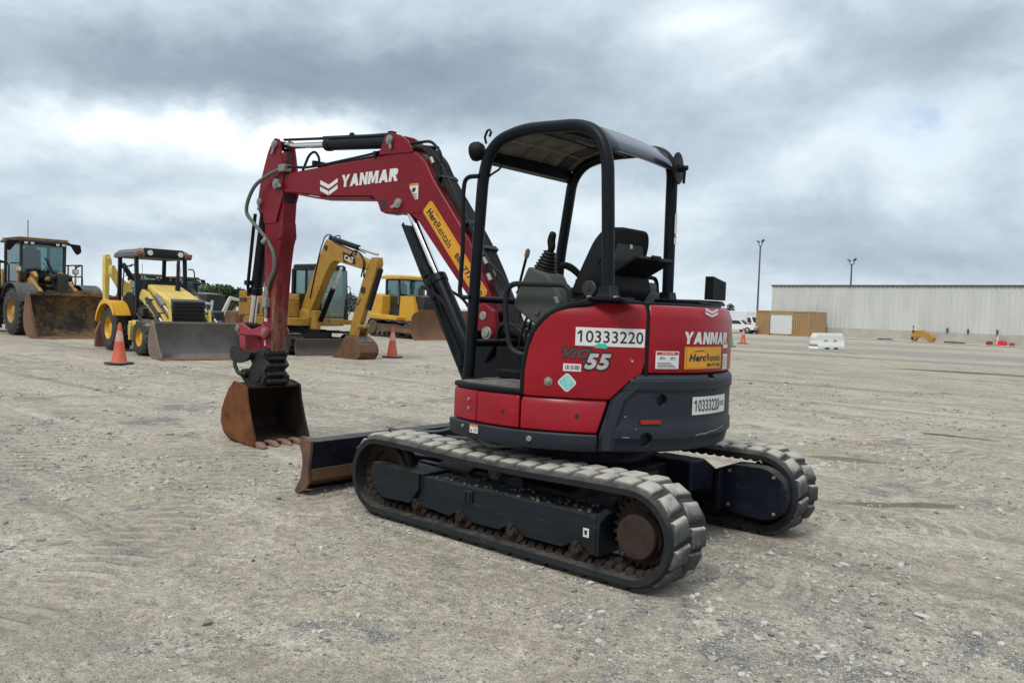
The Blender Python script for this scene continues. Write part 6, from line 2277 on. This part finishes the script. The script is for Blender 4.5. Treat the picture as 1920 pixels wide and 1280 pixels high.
for y in (-.43, -.28, -.11, .05):
    m.prism(bx_([(1.62, -.0), (1.46, -.01), (1.46, .02), (1.62, .05)]), y-.04, y+.04)
m.build('teeth', 'rusty_steel', cbk)

# ---------------------------------------------------------------- bulldozer
t = thing('bulldozer', 'yellow bulldozer with muddy steel tracks and wide brown blade, farther back', 'bulldozer', (25.9, -21.75, 0), math.radians(176))
for s in (-1, 1):
    ct = crawler(t, -1.3, 1.35, s*.80, s*1.32, .46, 'track_brown', 40, r2=.40, sag=.05, grouser=.05)
    m = MB()
    m.prism([(-1.2, .22), (1.3, .20), (1.3, .50), (.4, .62), (-1.2, .60)], s*.9, s*1.24)
    for x in (-.9, -.5, -.1, .3, .7):
        m.cyl((x, s*.85, .17), (x, s*1.28, .17), .11, n=12)
    m.cyl((-1.3, s*.9, .46), (-1.3, s*1.30, .46), .33, n=24)
    m.cyl((1.35, s*.9, .40), (1.35, s*1.26, .40), .29, n=24)
    m.build('track_frame', 'track_brown', ct, bevel=.01)
    m = MB()
    m.prism([(-.2, .30), (2.2, .22), (2.2, .42), (-.2, .48)], s*1.36, s*1.48)
    m.build('push_arm', 'mud_rust', t, bevel=.01)
m = MB()
m.bx(-1.7, 1.7, -.75, .75, .45, 1.15)
m.build('chassis', 'dark_iron', t, bevel=.03)
m = MB()
m.prism([(-1.9, .95), (-.7, .95), (-.7, 1.95), (-1.3, 2.05), (-1.9, 1.95)], -1.2, 1.2)
m.prism([(-1.9, .85), (.6, .80), (.6, .98), (-1.9, 1.1)], -1.32, 1.32)
m.build('rear_body', 'dozer_yellow', t, bevel=.03)
m = MB()
m.prism([(.15, .95), (1.65, .95), (1.75, 1.95), (.3, 2.05)], -.62, .62)
dh = m.build('hood', 'dark_iron', t, bevel=.04)
for s in (-1, 1):
    m = MB()
    m.prism([(.15, .75), (1.5, .70), (1.35, 1.35), (1.1, 1.95), (.25, 1.95)], s*.62, s*.82, holes=[[(.40, .95), (1.15, .92), (1.05, 1.40), (.95, 1.75), (.40, 1.75)]])
    m.prism([(.38, 1.30), (1.12, 1.28), (1.12, 1.34), (.38, 1.36)], s*.74, s*.815)
    m.prism([(.38, 1.55), (.95, 1.0), (1.0, 1.04), (.43, 1.6)], s*.74, s*.812)
    sg = m.build('side_guard', 'dozer_yellow', dh, bevel=.01)
    m = MB()
    m.prism([(.38, .93), (1.17, .90), (1.07, 1.40), (.97, 1.77), (.38, 1.77)], s*.625, s*.72)
    m.build('recess_shade', mat('recess_shade_brown', (.20, .115, .02), .7, var=.3, vs=20), sg)  # darker panel: shade of the guard's recess put into the colour
cb = cab_shell(t, -1.0, .15, -.72, .72, 1.15, 2.72, 'dark_iron', 'dozer_yellow', 'cab_glass', .28, lean=.18, roof_over=.22, roof_t=.20)
m = MB()
m.tube([(.75, .42, 1.95), (.75, .42, 2.62)], .075, 12)
m.cyl((.75, .42, 2.3), (.75, .42, 2.75), .12, n=14)
m.cyl((1.1, -.30, 1.95), (1.1, -.30, 2.35), .13, n=14)
m.build('exhaust_pipe', 'dark_iron', dh)
cylinder_pair(t, (1.5, -.55, 1.55), (2.25, -.55, .75), .6, .07, .04)
cylinder_pair(t, (1.5, .55, 1.55), (2.25, .55, .75), .6, .07, .04)
m = MB()
mid_ = [(2.66, .0), (2.46, .25), (2.40, .60), (2.46, 1.0), (2.62, 1.35)]
for (ya, xo), (yb, xo2) in zip([(-2.05, .28), (-1.35, 0), (1.35, 0)], [(-1.35, 0), (1.35, 0), (2.05, .28)]):
    rg = []
    for y, o in ((ya, xo), (yb, xo2)):
        top = 1.35 if abs(y) < 1.5 else 1.18
        p = [(x+o, min(z, top)) for x, z in mid_]
        rg.append([(x, y, z) for x, z in p] + [(x-.05, y, z) for x, z in reversed(p)])
    m.loft(rg)
m.build('blade', 'brown_plate', t, smooth=30)

# ---------------------------------------------------------------- half-hidden machines behind the backhoe
w2 = wheel_loader('second yellow loader, only its amber-roofed cab showing behind the backhoe canopy', (34.2, -13.35, 0), PI)
w2.scale = (.72, .72, .745)
w3 = copy_tree(w2)
w3['label'] = 'dark-cabbed loader with tan roof half hidden by the backhoe exhaust'
w3.location = (35.5, -15.9, 0)
for o in (w2, w3): o['group'] = 'loaders parked in the second row'

t = thing('skid_steer', 'black compact skid steer with pale roof beside the trees', 'skid steer', (29.5, -13.35, 0), math.radians(186))
for s in (-1, 1):
    wheel(t, (.55, s*.85, .40), .40, .30, 'dark_iron', s, 14)
    wheel(t, (-.55, s*.85, .40), .40, .30, 'dark_iron', s, 14)
    m = MB()
    m.prism([(-1.2, 1.35), (-.9, 1.6), (.4, 1.3), (1.35, .55), (1.45, .25), (1.25, .25), (.3, 1.08), (-1.2, 1.1)], s*.66, s*.80)
    m.build('lift_arm', 'dark_iron', t, bevel=.02)
m = MB()
m.prism([(-1.3, .35), (1.0, .35), (1.1, .75), (.6, 1.0), (.55, 1.75), (-1.0, 1.75), (-1.3, 1.3)], -.62, .62)
m.build('body', 'dark_iron', t, bevel=.04)
m = MB()
m.prism([(-.5, 1.75), (.60, 1.72), (.62, 1.80), (-.45, 1.84)], -.62, .30)
m.build('roof', 'grey_roof', t, bevel=.03)
t.scale = (.9, .75, .95)
m = MB()
m.bx(.52, .60, -.50, .50, 1.05, 1.62)
m.build('windscreen', 'seat_dark', t)
m = MB()
m.strip([(1.85, .02), (1.4, .05), (1.3, .5), (1.45, .7)], .03, -.85, .85)
m.build('bucket', 'dark_iron', t)
m = MB()                                # roll bar frame above
m.tube(fillet([(-.9, -.6, 1.7), (-.9, -.6, 2.25), (-.9, .75, 2.25), (-.9, .75, 1.7)], .05, 3), .03, 6)
m.tube(fillet([(-1.8, -.6, .9), (-1.8, -.6, 2.22), (-.9, -.6, 2.25)], .05, 3), .03, 6)
m.build('roll_bar', 'dark_iron', t)

mat('white_iron', (.52, .52, .50), .5, var=.1, dirt=(.2, .17, .14), da=.3, ds=5)
def small_digger(label, loc, rz, mt, k, group):
    t = thing('compact_excavator', label, 'excavator', loc, rz, group)
    for s in (-1, 1):
        crawler(t, -.6, .6, s*.42, s*.72, .22, 'track_rubber', 26)
    m = MB()
    m.prism(fillet([(.5, -.6), (.5, .6), (-.8, .6), (-.8, -.6)], .2, 4, True), .52, 1.05, 'z')
    m.build('body', 'dark_iron', t, bevel=.05)
    m = MB()
    m.prism(fillet([(.45, .65), (.62, .60), (1.02, 1.55), (1.72, 1.44), (1.76, 1.54), (1.0, 1.70), (.92, 1.62)], .03, 3, True), -.06, .06)
    m.build('boom', mt, t, bevel=.02)
    m = MB()
    m.prism(fillet([(1.72, 1.68), (1.82, 1.66), (1.70, .45), (1.62, .42)], .03, 3, True), -.05, .05)
    m.build('arm', mt, t, bevel=.02)
    m = MB()
    m.prism([(1.35, .02), (1.65, .50), (1.85, .45), (1.9, .15), (1.75, .0)], -.25, .25)
    m.build('bucket', 'mud_rust', t, bevel=.02)
    m = MB()
    m.cyl((.62, .0, .62), (1.15, 0, 1.45), .05, n=10)
    m.build('hydraulic_cylinder', 'dark_iron', t)
    t.scale = (k, k, k)
    return t
g_ = 'white small excavators by the trees'
small_digger('white compact excavator with folded boom standing in front of the trees', (27.0, -11.95, 0), math.radians(268), 'white_iron', .95, g_)
small_digger('white compact excavator half hidden behind the grille of the backhoe', (27.5, -10.75, 0), math.radians(255), 'white_iron', .85, g_)
m = MB()
m.prism(fillet([(-.35, 0), (.35, 0), (.4, .8), (.3, 1.05), (-.3, 1.05), (-.4, .7)], .08, 3, True), -.4, .4)
m.prism([(-.38, .4), (-.55, .9), (-.5, 1.15), (-.3, 1.0)], -.3, .3)
o = m.build('digging_bucket', 'mud_rust', None, bevel=.03)
o.location = (25.5, -12.45, 0)
tag(o, 'rusty loose digging bucket standing upright right of the white excavators', 'bucket')

# ---------------------------------------------------------------- cones
mat('cone_orange', (.50, .088, .038), .55, var=.12, dirt=(.30, .10, .06), da=.3, ds=12, dust=.1)
mat('cone_band', (.55, .33, .28), .5, var=.2, dirt=(.45, .12, .07), da=.55, ds=14)
mat('cone_base', (.03, .028, .027), .7, var=.2, dust=.4)
mat('cone_green', (.02, .30, .12), .5, var=.1)
def cone(label, loc, h, body, band, group=None):
    t = thing('traffic_cone', label, 'cone', loc, rng.uniform(0, 1.5), group)
    m = MB()
    w = h*.26
    sq = fillet([(-w, -w), (w, -w), (w, w), (-w, w)], w*.35, 4, True)
    m.prism(sq, 0, h*.045, 'z')
    m.build('cone_base', 'cone_base', t, bevel=.006)
    m = MB()
    r = lambda z: h*(.185-.155*z)
    m.lathe([(r(.0)*1.06, h*.045), (r(.06), h*.07), (r(.55), h*.55)], (0, 0, 0), (0, 0, 1), 28, cap=False)
    m.lathe([(r(.80), h*.80), (r(.97), h*.97), (r(.97)*.7, h)], (0, 0, 0), (0, 0, 1), 28)
    b = m.build('cone_body', body, t)
    m = MB()
    m.lathe([(r(.55), h*.55), (r(.63)+.002, h*.63), (r(.72)+.002, h*.72), (r(.80), h*.80)], (0, 0, 0), (0, 0, 1), 28, cap=False)
    m.build('reflective_band', band, b)
    return t
gc = 'orange traffic cones'
cone('scuffed orange traffic cone in front of the backhoe wheel, on a black base', (14.43, -3.08, 0), .88, 'cone_orange', 'cone_band', gc)
cone('orange traffic cone on bare ground between brown bucket and bulldozer', (14.28, -10.61, 0), .88, 'cone_orange', 'cone_band', gc)
cone('small distant orange cone near the tan storage container', (17.84, -40.99, 0), .95, 'cone_orange', 'cone_band', gc)
cone('green traffic cone in the distance beside the red machine', (15.56, -34.58, 0), .95, 'cone_green', 'cone_green')
# ================================================================== buildings, far yard, trees
# warehouse wall line: from far left corner to the right, base points on the ground
A = Vector((31.9, -77.8, 0)); B = Vector((-6.0, -72.4, 0))
e = (B-A).normalized(); n_ = Vector((-e.y, e.x, 0))
if n_.y < 0: n_ = -n_
RZ = math.atan2(e.y, e.x)
LEN = (B-A).length
t = thing('warehouse', 'long pale grey corrugated metal warehouse behind the yard', 'warehouse', A, RZ)
side_ = 1 if (Matrix.Rotation(RZ, 3, 'Z') @ Vector((0, 1, 0))).dot(n_) > 0 else -1
m = MB()
pr = []
x = 0.0
while x < LEN:
    pr += [(x, 0), (x+.22, 0), (x+.27, side_*.055), (x+.37, side_*.055), (x+.42, 0)]
    x += .46
pr = [q for q in pr if q[0] <= LEN]
poly = pr + [(LEN, -side_*.2), (0, -side_*.2)]
m.prism(poly, .95, 5.06, 'z')
m.build('corrugated_wall', mat('ribbed_steel', (.50, .51, .49), .6, var=.08, vs=.6, dirt=(.32, .31, .28), da=.25, ds=.4, stretch=(1.5, 1, .4)), t, smooth=0)
m = MB()
m.bx(-.02, LEN, side_*.10, -side_*24, .0, .95)
m.build('concrete_base', mat('concrete', (.38, .355, .31), .85, var=.12, vs=1, dirt=(.2, .18, .15), da=.3, ds=.8), t)
m = MB()
m.prism([(side_*.14, 5.00), (side_*.14, 5.15), (-side_*24, 5.9), (-side_*24, 5.00)], -.06, LEN, 'x')
m.build('roof', mat('dark_trim', (.05, .053, .055), .6, var=.1), t)
m = MB()
m.bx(.0, .18, side_*.02, -side_*24, .95, 5.03)
m.build('end_wall', 'ribbed_steel', t)
R = random.Random(12)
for x, w, h, sl in ((4.6, .10, 1.6, .5), (5.6, .35, .7, .2), (3.9, .12, .5, .15)):
    m = MB()
    m.prism([(x, 1.6), (x+w, 1.6), (x+w*.8+sl, 1.6+h), (x+w*.3+sl, 1.6+h)], side_*.058, side_*.068)
    m.build('scraped_patch', mat('scrape_white', (.54, .55, .54), .6, var=.25, vs=6), t)
for x in (17.5, 19.2, 21.5, 30):
    m = MB()
    m.bx(x, x+.14, side_*.09, side_*.2, 1.0, 1.16+.1*(x % 2))
    m.tube([(x+.07, side_*.15, .8), (x+.07, side_*.15, 1.4)], .025, 6)
    m.build('wall_pipe', 'dark_trim', t)

def sheet(name, quad, z, mt):
    m = MB()
    m.add([(a, b, z) for a, b in quad], [(0, 1, 2, 3)])
    o = m.build(name, mt, None, smooth=0)
    o['kind'] = 'structure'
    return o
q0, q1 = A+n_*.1, B+n_*.1
sheet('pavement', [(q0.x+14, q0.y-2), (q1.x, q1.y), ((B+n_*3.0).x, (B+n_*3.0).y), ((A+n_*3.2).x+12, (A+n_*3.2).y-2)], .03, mat('apron', (.58, .55, .49), .9, var=.1, vs=.5, dirt=(.33, .31, .28), da=.3, ds=.5))

# tan storage container
c0, c1 = Vector((30.8, -71.4, 0)), Vector((25.9, -73.0, 0))
c1 = Vector((26.15, -73.3, 0)); c0 = c1 - Vector((math.cos(math.radians(166)), math.sin(math.radians(166)), 0))*6.25
ex = (c1-c0); L = ex.length; ex.normalize()
t = thing('storage_container', 'tan storage container with white roller door in front of the warehouse', 'container', c0, math.atan2(ex.y, ex.x))
back = 1 if (Matrix.Rotation(math.atan2(ex.y, ex.x), 3, 'Z') @ Vector((0, 1, 0))).dot(Vector((CAM_POS.x-c0.x, CAM_POS.y-c0.y, 0))) < 0 else -1
tan = mat('tan_paint', (.34, .215, .105), .6, var=.08, vs=1.5, dirt=(.22, .14, .08), da=.2, ds=1.5)
H, D = 2.42, 2.75
def ribs(x0, x1, y, z0, z1, mb, axis='x', d=.075):
    x = x0
    pts = []
    while x < x1-.001:
        pts += [(x, y), (min(x+.10, x1), y), (min(x+.13, x1), y+back*d), (min(x+.22, x1), y+back*d), (min(x+.25, x1), y)]
        x += .25
    poly = pts + [(x1, y+back*.08), (x0, y+back*.08)]
    mb.prism(poly, z0, z1, 'z')
m = MB()
dx0, dx1 = L*.275, L*.69
ribs(.06, dx0, 0, .12, H-.1, m)
ribs(dx1, L-.08, 0, .12, H-.1, m)
m.bx(dx0, dx1, 0, back*.08, H-.38, H-.1)
m.bx(L-.07, L-.0, back*.1, back*D, .12, H-.1)
m.bx(.0, .07, back*.1, back*D, .12, H-.1)
m.bx(.02, L-.02, back*(D-.06), back*D, .12, H-.1)
m.build('container_wall', tan, t, smooth=0)
m = MB()
m.bx(-.02, L+.02, -back*.02, back*.10, .0, .13)
m.bx(-.02, L+.02, -back*.02, back*.10, H-.1, H)
for x in (0, L-.09):
    m.bx(x, x+.09, -back*.015, back*.09, .13, H-.1)
    m.bx(x, x+.09, back*D, back*(D-.09), .0, H)
m.bx(L-.04, L+.01, back*.1, back*D, H-.1, H)
m.bx(L-.04, L+.01, back*.1, back*D, .0, .12)
m.build('container_frame', tan, t, bevel=.01)
m = MB()
m.bx(.0, L, back*.05, back*D, H-.06, H-.03)
m.build('roof', tan, t)
m = MB()
z = .13
pts = []
while z < H-.40:
    pts += [(back*.05, z), (back*.03, z+.03), (back*.05, z+.06)]
    z += .075
m.prism(pts+[(back*.09, H-.38), (back*.09, .13)], dx0+.03, dx1-.03, 'x')
m.build('roller_door', mat('door_white', (.62, .64, .64), .5, var=.05), t, smooth=0)
m = MB()
for x in (dx0-.02, dx1-.28):
    m.bx(x, x+.32, -back*.022, -back*.03, .015, .10)
m.build('fork_pocket', 'ink', t)

# white water-filled barrier
p0, p1 = Vector((12.84, -38.79, 0)), Vector((12.25, -41.3, 0))
d_ = p1-p0
t = thing('plastic_barrier', 'white plastic water-filled road barrier on open ground', 'barrier', (p0+p1)/2, math.atan2(d_.y, d_.x))
L2 = d_.length
m = MB()
sec = [(-.28, .0), (.28, .0), (.28, .22), (.20, .34), (.17, .78), (.13, .86), (-.13, .86), (-.17, .78), (-.20, .34), (-.28, .22)]
def endx(z, s):
    k = int(z/.145)
    return s*(L2/2 - (.07 if k % 2 else 0))
zz = [.0, .07, .145, .15, .29, .295, .43, .435, .58, .585, .72, .725, .86]
def halfw(z): return float(np.interp(z, [0, .22, .34, .78, .86], [.28, .28, .20, .17, .13]))
m.loft([[(endx(z+.001, a), b*halfw(z), z) for a, b in ((-1, -1), (1, -1), (1, 1), (-1, 1))] for z in zz])
bar = m.build('barrier_shell', mat('white_plastic', (.70, .71, .64), .5, var=.05, dirt=(.5, .48, .42), da=.15, ds=2), t, bevel=.02)
m = MB()
for x in (-.45, .42):
    for s in (-1, 1):
        m.box((x, s*.205, .47), (.28, .03, .07))
m.build('grip_slot', mat('slot_grey', (.30, .30, .28), .7), bar)
m = MB()
for x in (-.42, .42):
    m.box((x, 0, .045), (.38, .574, .09))
m.build('fork_opening', 'ink', bar)

# light poles
def light_pole(label, x, y, h, az):
    t = thing('light_pole', label, 'light pole', (x, y, 0), az, 'yard light poles')
    m = MB()
    m.cyl((0, 0, 0), (0, 0, h-.5), .12, .08, n=14)
    m.cyl((0, 0, 0), (0, 0, .5), .25, .25, n=16)
    m.build('pole', mat('pole_grey', (.09, .092, .095), .5, var=.1), t)
    for s in (-1, 1):
        m = MB()
        m.tube(fillet([(0, 0, h-.6), (0, s*.42, h-.45), (0, s*.42, h-.12)], .2, 5), .05, 8)
        ar = m.build('bracket_arm', 'pole_grey', t)
        m = MB()
        m.box((0, s*.58, h-.02), (.26, .46, .12), Matrix.Rotation(s*.5, 3, 'X'))
        m.build('lamp_head', 'pole_grey', ar, bevel=.03)
light_pole('tall twin-headed light pole standing behind the tan container', 35.05, -81.4, 10.15, .85)
light_pole('twin-headed light pole rising behind the warehouse roof', 27.5, -88.6, 8.5, .85)

# box truck and pickup
t = thing('box_truck', 'white box truck parked left of the tan container', 'truck', (35.6, -81.0, 0), math.radians(150))
m = MB()
m.bx(-4.2, .6, -1.1, 1.1, .75, 2.35)
m.build('cargo_box', mat('truck_white', (.66, .67, .70), .4, var=.04), t, bevel=.06)
m = MB()
m.prism(fillet([(.65, .45), (2.2, .45), (2.25, .95), (1.75, 1.1), (1.35, 1.75), (.65, 1.78)], .08, 3, True), -.98, .98)
ck = m.build('truck_cab', 'truck_white', t, bevel=.05)
m = MB()
m.prism([(1.76, 1.12), (1.78, 1.12), (1.39, 1.72), (1.36, 1.72)], -.85, .85)
for s in (-1, 1):
    m.prism([(.8, 1.12), (1.6, 1.12), (1.3, 1.66), (.8, 1.68)], s*.981, s*.99)
m.build('window', 'seat_dark', ck)
for x in (1.6, -2.8):
    for s in (-1, 1):
        wheel(t, (x, s*1.0, .42), .42, .26, 'dark_iron', s, 12)
m = MB()
m.bx(-4.1, 1.6, -.6, .6, .45, .75)
m.build('chassis', 'dark_iron', t)
t = thing('pickup_truck', 'small white pickup with dark windows in front of the box truck', 'pickup', (33.5, -73.5, 0), math.radians(190))
m = MB()
m.prism(fillet([(-1.9, .4), (1.8, .4), (1.85, .75), (1.0, .92), (-1.9, .92)], .06, 3, True), -.85, .85)
m.prism(fillet([(-1.0, .9), (.85, .9), (.35, 1.38), (-.7, 1.40)], .08, 3, True), -.75, .75)
pk = m.build('body', 'truck_white', t, bevel=.04)
m = MB()
m.prism([(.80, .95), (.84, .93), (.38, 1.36), (.33, 1.36)], -.66, .66)
for s in (-1, 1):
    m.prism([(-.8, .95), (.6, .95), (.25, 1.30), (-.62, 1.32)], s*.751, s*.76)
m.build('window', 'seat_dark', pk)
for x in (1.15, -1.2):
    for s in (-1, 1):
        wheel(t, (x, s*.86, .34), .34, .22, 'zinc', s, 12)
t = thing('parked_truck', 'white truck front cut by the right edge of the view', 'truck', (6.2, -76.3, 0), math.radians(172))
m = MB()
m.prism(fillet([(-3, .45), (1.9, .45), (1.95, 1.0), (1.2, 1.15), (.9, 1.9), (-3, 1.9)], .08, 3, True), -.95, .95)
pk = m.build('body', 'truck_white', t, bevel=.04)
m = MB()
m.bx(1.90, 1.99, -.9, .9, .35, .62)
m.build('bumper', 'dark_iron', pk)
m = MB()
m.prism([(.98, 1.2), (1.24, 1.18), (.94, 1.82), (.9, 1.82)], -.8, .8)
m.build('windscreen', 'seat_dark', pk)
for x in (1.1, -2.0):
    for s in (-1, 1):
        wheel(t, (x, s*.96, .42), .42, .26, 'dark_iron', s, 12)

# yellow boom section lying by the wall
t = thing('boom_section', 'yellow excavator boom section lying on the pavement by the warehouse', 'boom', (16.2, -74.0, .03), math.radians(172))
m = MB()
m.prism(fillet([(-.85, .02), (-.95, .45), (-.72, .98), (.05, 1.05), (.85, .62), (1.0, .40), (.92, .05), (.62, .0), (.40, .30), (-.10, .48), (-.45, .35), (-.60, .02)], .06, 3, True), -.28, .28)
bo = m.build('boom_plate', 'loader_yellow', t, bevel=.03)
m = MB()
m.prism([(.50, .05), (.95, .06), (1.02, .38), (.62, .55)], -.30, .30)
m.build('boom_end', 'ochre_paint', bo, bevel=.02)
m = MB()
m.cyl((-.78, -.31, .28), (-.78, .31, .28), .13, n=16)
m.cyl((-.75, -.31, .88), (-.75, .31, .88), .10, n=16)
m.build('pin_boss', 'dark_iron', bo)
m = MB()
m.tube([(-.82, -.1, .9), (-.82, -.1, 1.35)], .03, 6)
m.ball((-.82, -.1, 1.33), .07)
m.build('hose_stub', 'dark_iron', bo)

# heaps and red parts near the wall
R = random.Random(21)
def heap(label, loc, r, h, mt, name='rubble_heap', seg=16):
    m = MB()
    rings = []
    for k, f in enumerate((1, .8, .5, .15)):
        rings.append([(r*f*math.cos(2*PI*q/seg)*R.uniform(.8, 1.15), r*.35*f*math.sin(2*PI*q/seg)*R.uniform(.8, 1.15), h*(0, .45, .8, 1)[k]*R.uniform(.8, 1.2)) for q in range(seg)])
    m.loft(rings)
    for k in range(8):
        x, y = R.uniform(-r*.8, r*.8), R.uniform(-.2, .2)
        m.box((x, y, h*.5), (R.uniform(.2, .6), .12, R.uniform(.05, .16)), Matrix.Rotation(R.uniform(-.5, .5), 3, 'Z'))
    o = m.build(name, mt, None, bevel=.01)
    o.location = loc
    o.rotation_euler = (0, 0, RZ)
    return tag(o, label, 'scrap')
heap('low dark heap of scrap and black hoses right of the yellow boom', (13.6, -73.9, .03), .95, .16, 'dark_iron', 'scrap_heap')
heap('thin dark strip of debris left of the yellow boom', (19.6, -75.0, .03), .8, .10, 'dark_iron', 'scrap_heap')
for label, x, y, w, h, mt in (('dark red metal part at the left of the red pieces by the warehouse', 11.0, -74.0, .45, .35, mat('part_dark_red', (.22, .03, .03), .6)),
                              ('bright red metal part, largest of the red pieces by the warehouse', 10.05, -74.0, .65, .42, mat('part_red', (.5, .02, .03), .5)),
                              ('dull red metal part at the right end of the red pieces', 9.35, -74.0, .35, .30, mat('part_dull_red', (.30, .05, .05), .6))):
    m = MB()
    m.prism(fillet([(-w/2, 0), (w/2, 0), (w/2*.9, h*.7), (w*.2, h), (-w/2*.9, h*.9)], .05, 3, True), -.25, .25)
    m.cyl((0, -.3, h*.45), (0, .3, h*.45), h*.2, n=12)
    o = m.build('machine_part', mt, None, bevel=.02)
    o.location = (x, y, .03)
    tag(o, label, 'machine part', 'red parts lying by the warehouse')
cone('pale orange cone standing among the red pieces by the warehouse', (10.45, -74.3, .03), .85, 'cone_band', 'white_vinyl', gc)
for label, x, y in (('left one of two red bollards beside the container', 34.6, -78.6), ('right one of two red bollards, against the container', 33.6, -78.2)):
    t = thing('bollard', label, 'bollard', (x, y, 0), 0, 'red bollards')
    m = MB()
    m.lathe([(.16, 0), (.16, 1.0), (.12, 1.08), (0, 1.1)], (0, 0, 0), (0, 0, 1), 14)
    b = m.build('post', 'part_red', t)
    m = MB()
    m.lathe([(.165, .75), (.165, .85)], (0, 0, 0), (0, 0, 1), 14, cap=False)
    m.build('band', 'part_dark_red', b)

# ---------------------------------------------------------------- trees
def leaf_mat(name, col):
    m = mat(name, col, .6, var=.45, vs=.9)
    return m
leaf_mat('leaf_green', (.075, .115, .042)); leaf_mat('leaf_deep', (.052, .085, .036)); leaf_mat('leaf_far', (.05, .075, .055))
mat('bark', (.07, .055, .042), .9, var=.3)
def tree(label, x, y, h, w, mt, seed, n=2600, group='trees behind the parked machines', leaf=.16):
    R = random.Random(seed)
    t = thing('broadleaf_tree', label, 'tree', (x, y, 0), R.uniform(0, 6), group)
    m = MB()
    top = Vector((R.uniform(-.2, .2), R.uniform(-.2, .2), h*.72))
    m.tube(smooth_path([(0, 0, -.1), (R.uniform(-.1, .1), R.uniform(-.1, .1), h*.3), top]), [.035*h*(1-.8*i/12) for i in range(13)], 8)
    clumps = []
    for k in range(9):
        a = R.uniform(0, 2*PI)
        z = R.uniform(.22, .9)*h
        rr = w/2*math.sin(PI*min(1, max(.15, z/h*.9+.1)))*R.uniform(.35, .8)
        c = Vector((rr*math.cos(a), rr*math.sin(a), z))
        clumps.append((c, R.uniform(.22, .38)*w*.62))
        m.tube([(0, 0, z*.55), tuple(c*.5+Vector((0, 0, z*.32))), tuple(c)], [.012*h, .008*h, .003*h], 6)
    m.build('trunk', 'bark', t)
    vs, fs = [], []
    for k in range(n):
        c, r = clumps[k % len(clumps)]
        d = Vector((R.gauss(0, 1), R.gauss(0, 1), R.gauss(0, .8))).normalized()*r*(R.random()**.4)
        p = c+d
        s = leaf*R.uniform(.6, 1.5)
        a = Vector((R.gauss(0, 1), R.gauss(0, 1), R.gauss(0, 1))).normalized()*s
        b = a.orthogonal().normalized()*s*.6
        o = len(vs)
        vs += [tuple(p+a), tuple(p+b), tuple(p-a), tuple(p-b)]
        fs.append((o, o+1, o+2, o+3))
    mb = MB()
    mb.v, mb.f, mb.m = vs, fs, [0]*len(fs)
    mb.build('crown', mt, t, fix=False, smooth=0)
    return t
def head(px_heading, d):
    a = YAW - px_heading
    return CAM_POS.x + d*math.cos(a), CAM_POS.y + d*math.sin(a)
for k, (hd, d, h, w, mt, lab) in enumerate((
        (-.342, 120, 3.3, 5.0, 'leaf_green', 'low green tree beside the raised red arm, right end of the tree group'),
        (-.356, 125, 3.9, 4.6, 'leaf_green', 'green tree behind the black skid steer, tallest of the group'),
        (-.372, 128, 3.6, 4.2, 'leaf_deep', 'darker tree at the left end of the tree group, beside the loader cab'),
        (-.330, 118, 2.7, 4.6, 'leaf_deep', 'dark shrubby tree behind the rusty digging bucket'))):
    x, y = head(hd, d)
    tree(lab, x, y, h, w, mt, 1+k, 2600, leaf=.22)
for k, (hd, d, h, w, lab) in enumerate(((-.200, 170, 2.6, 9, 'hazy distant tree clump seen between ochre excavator and bulldozer'), (-.176, 180, 2.4, 8, 'hazy distant trees directly left of the bulldozer'))):
    x, y = head(hd, d)
    tree(lab, x, y, h, w, 'leaf_far', 30+k, 1800, 'distant trees on the skyline', .3)
tree('small bare-looking tree beyond the red hood and the box truck', 49, -103, 3.9, 2.4, 'leaf_deep', 40, 500, 'distant trees on the skyline', .14)
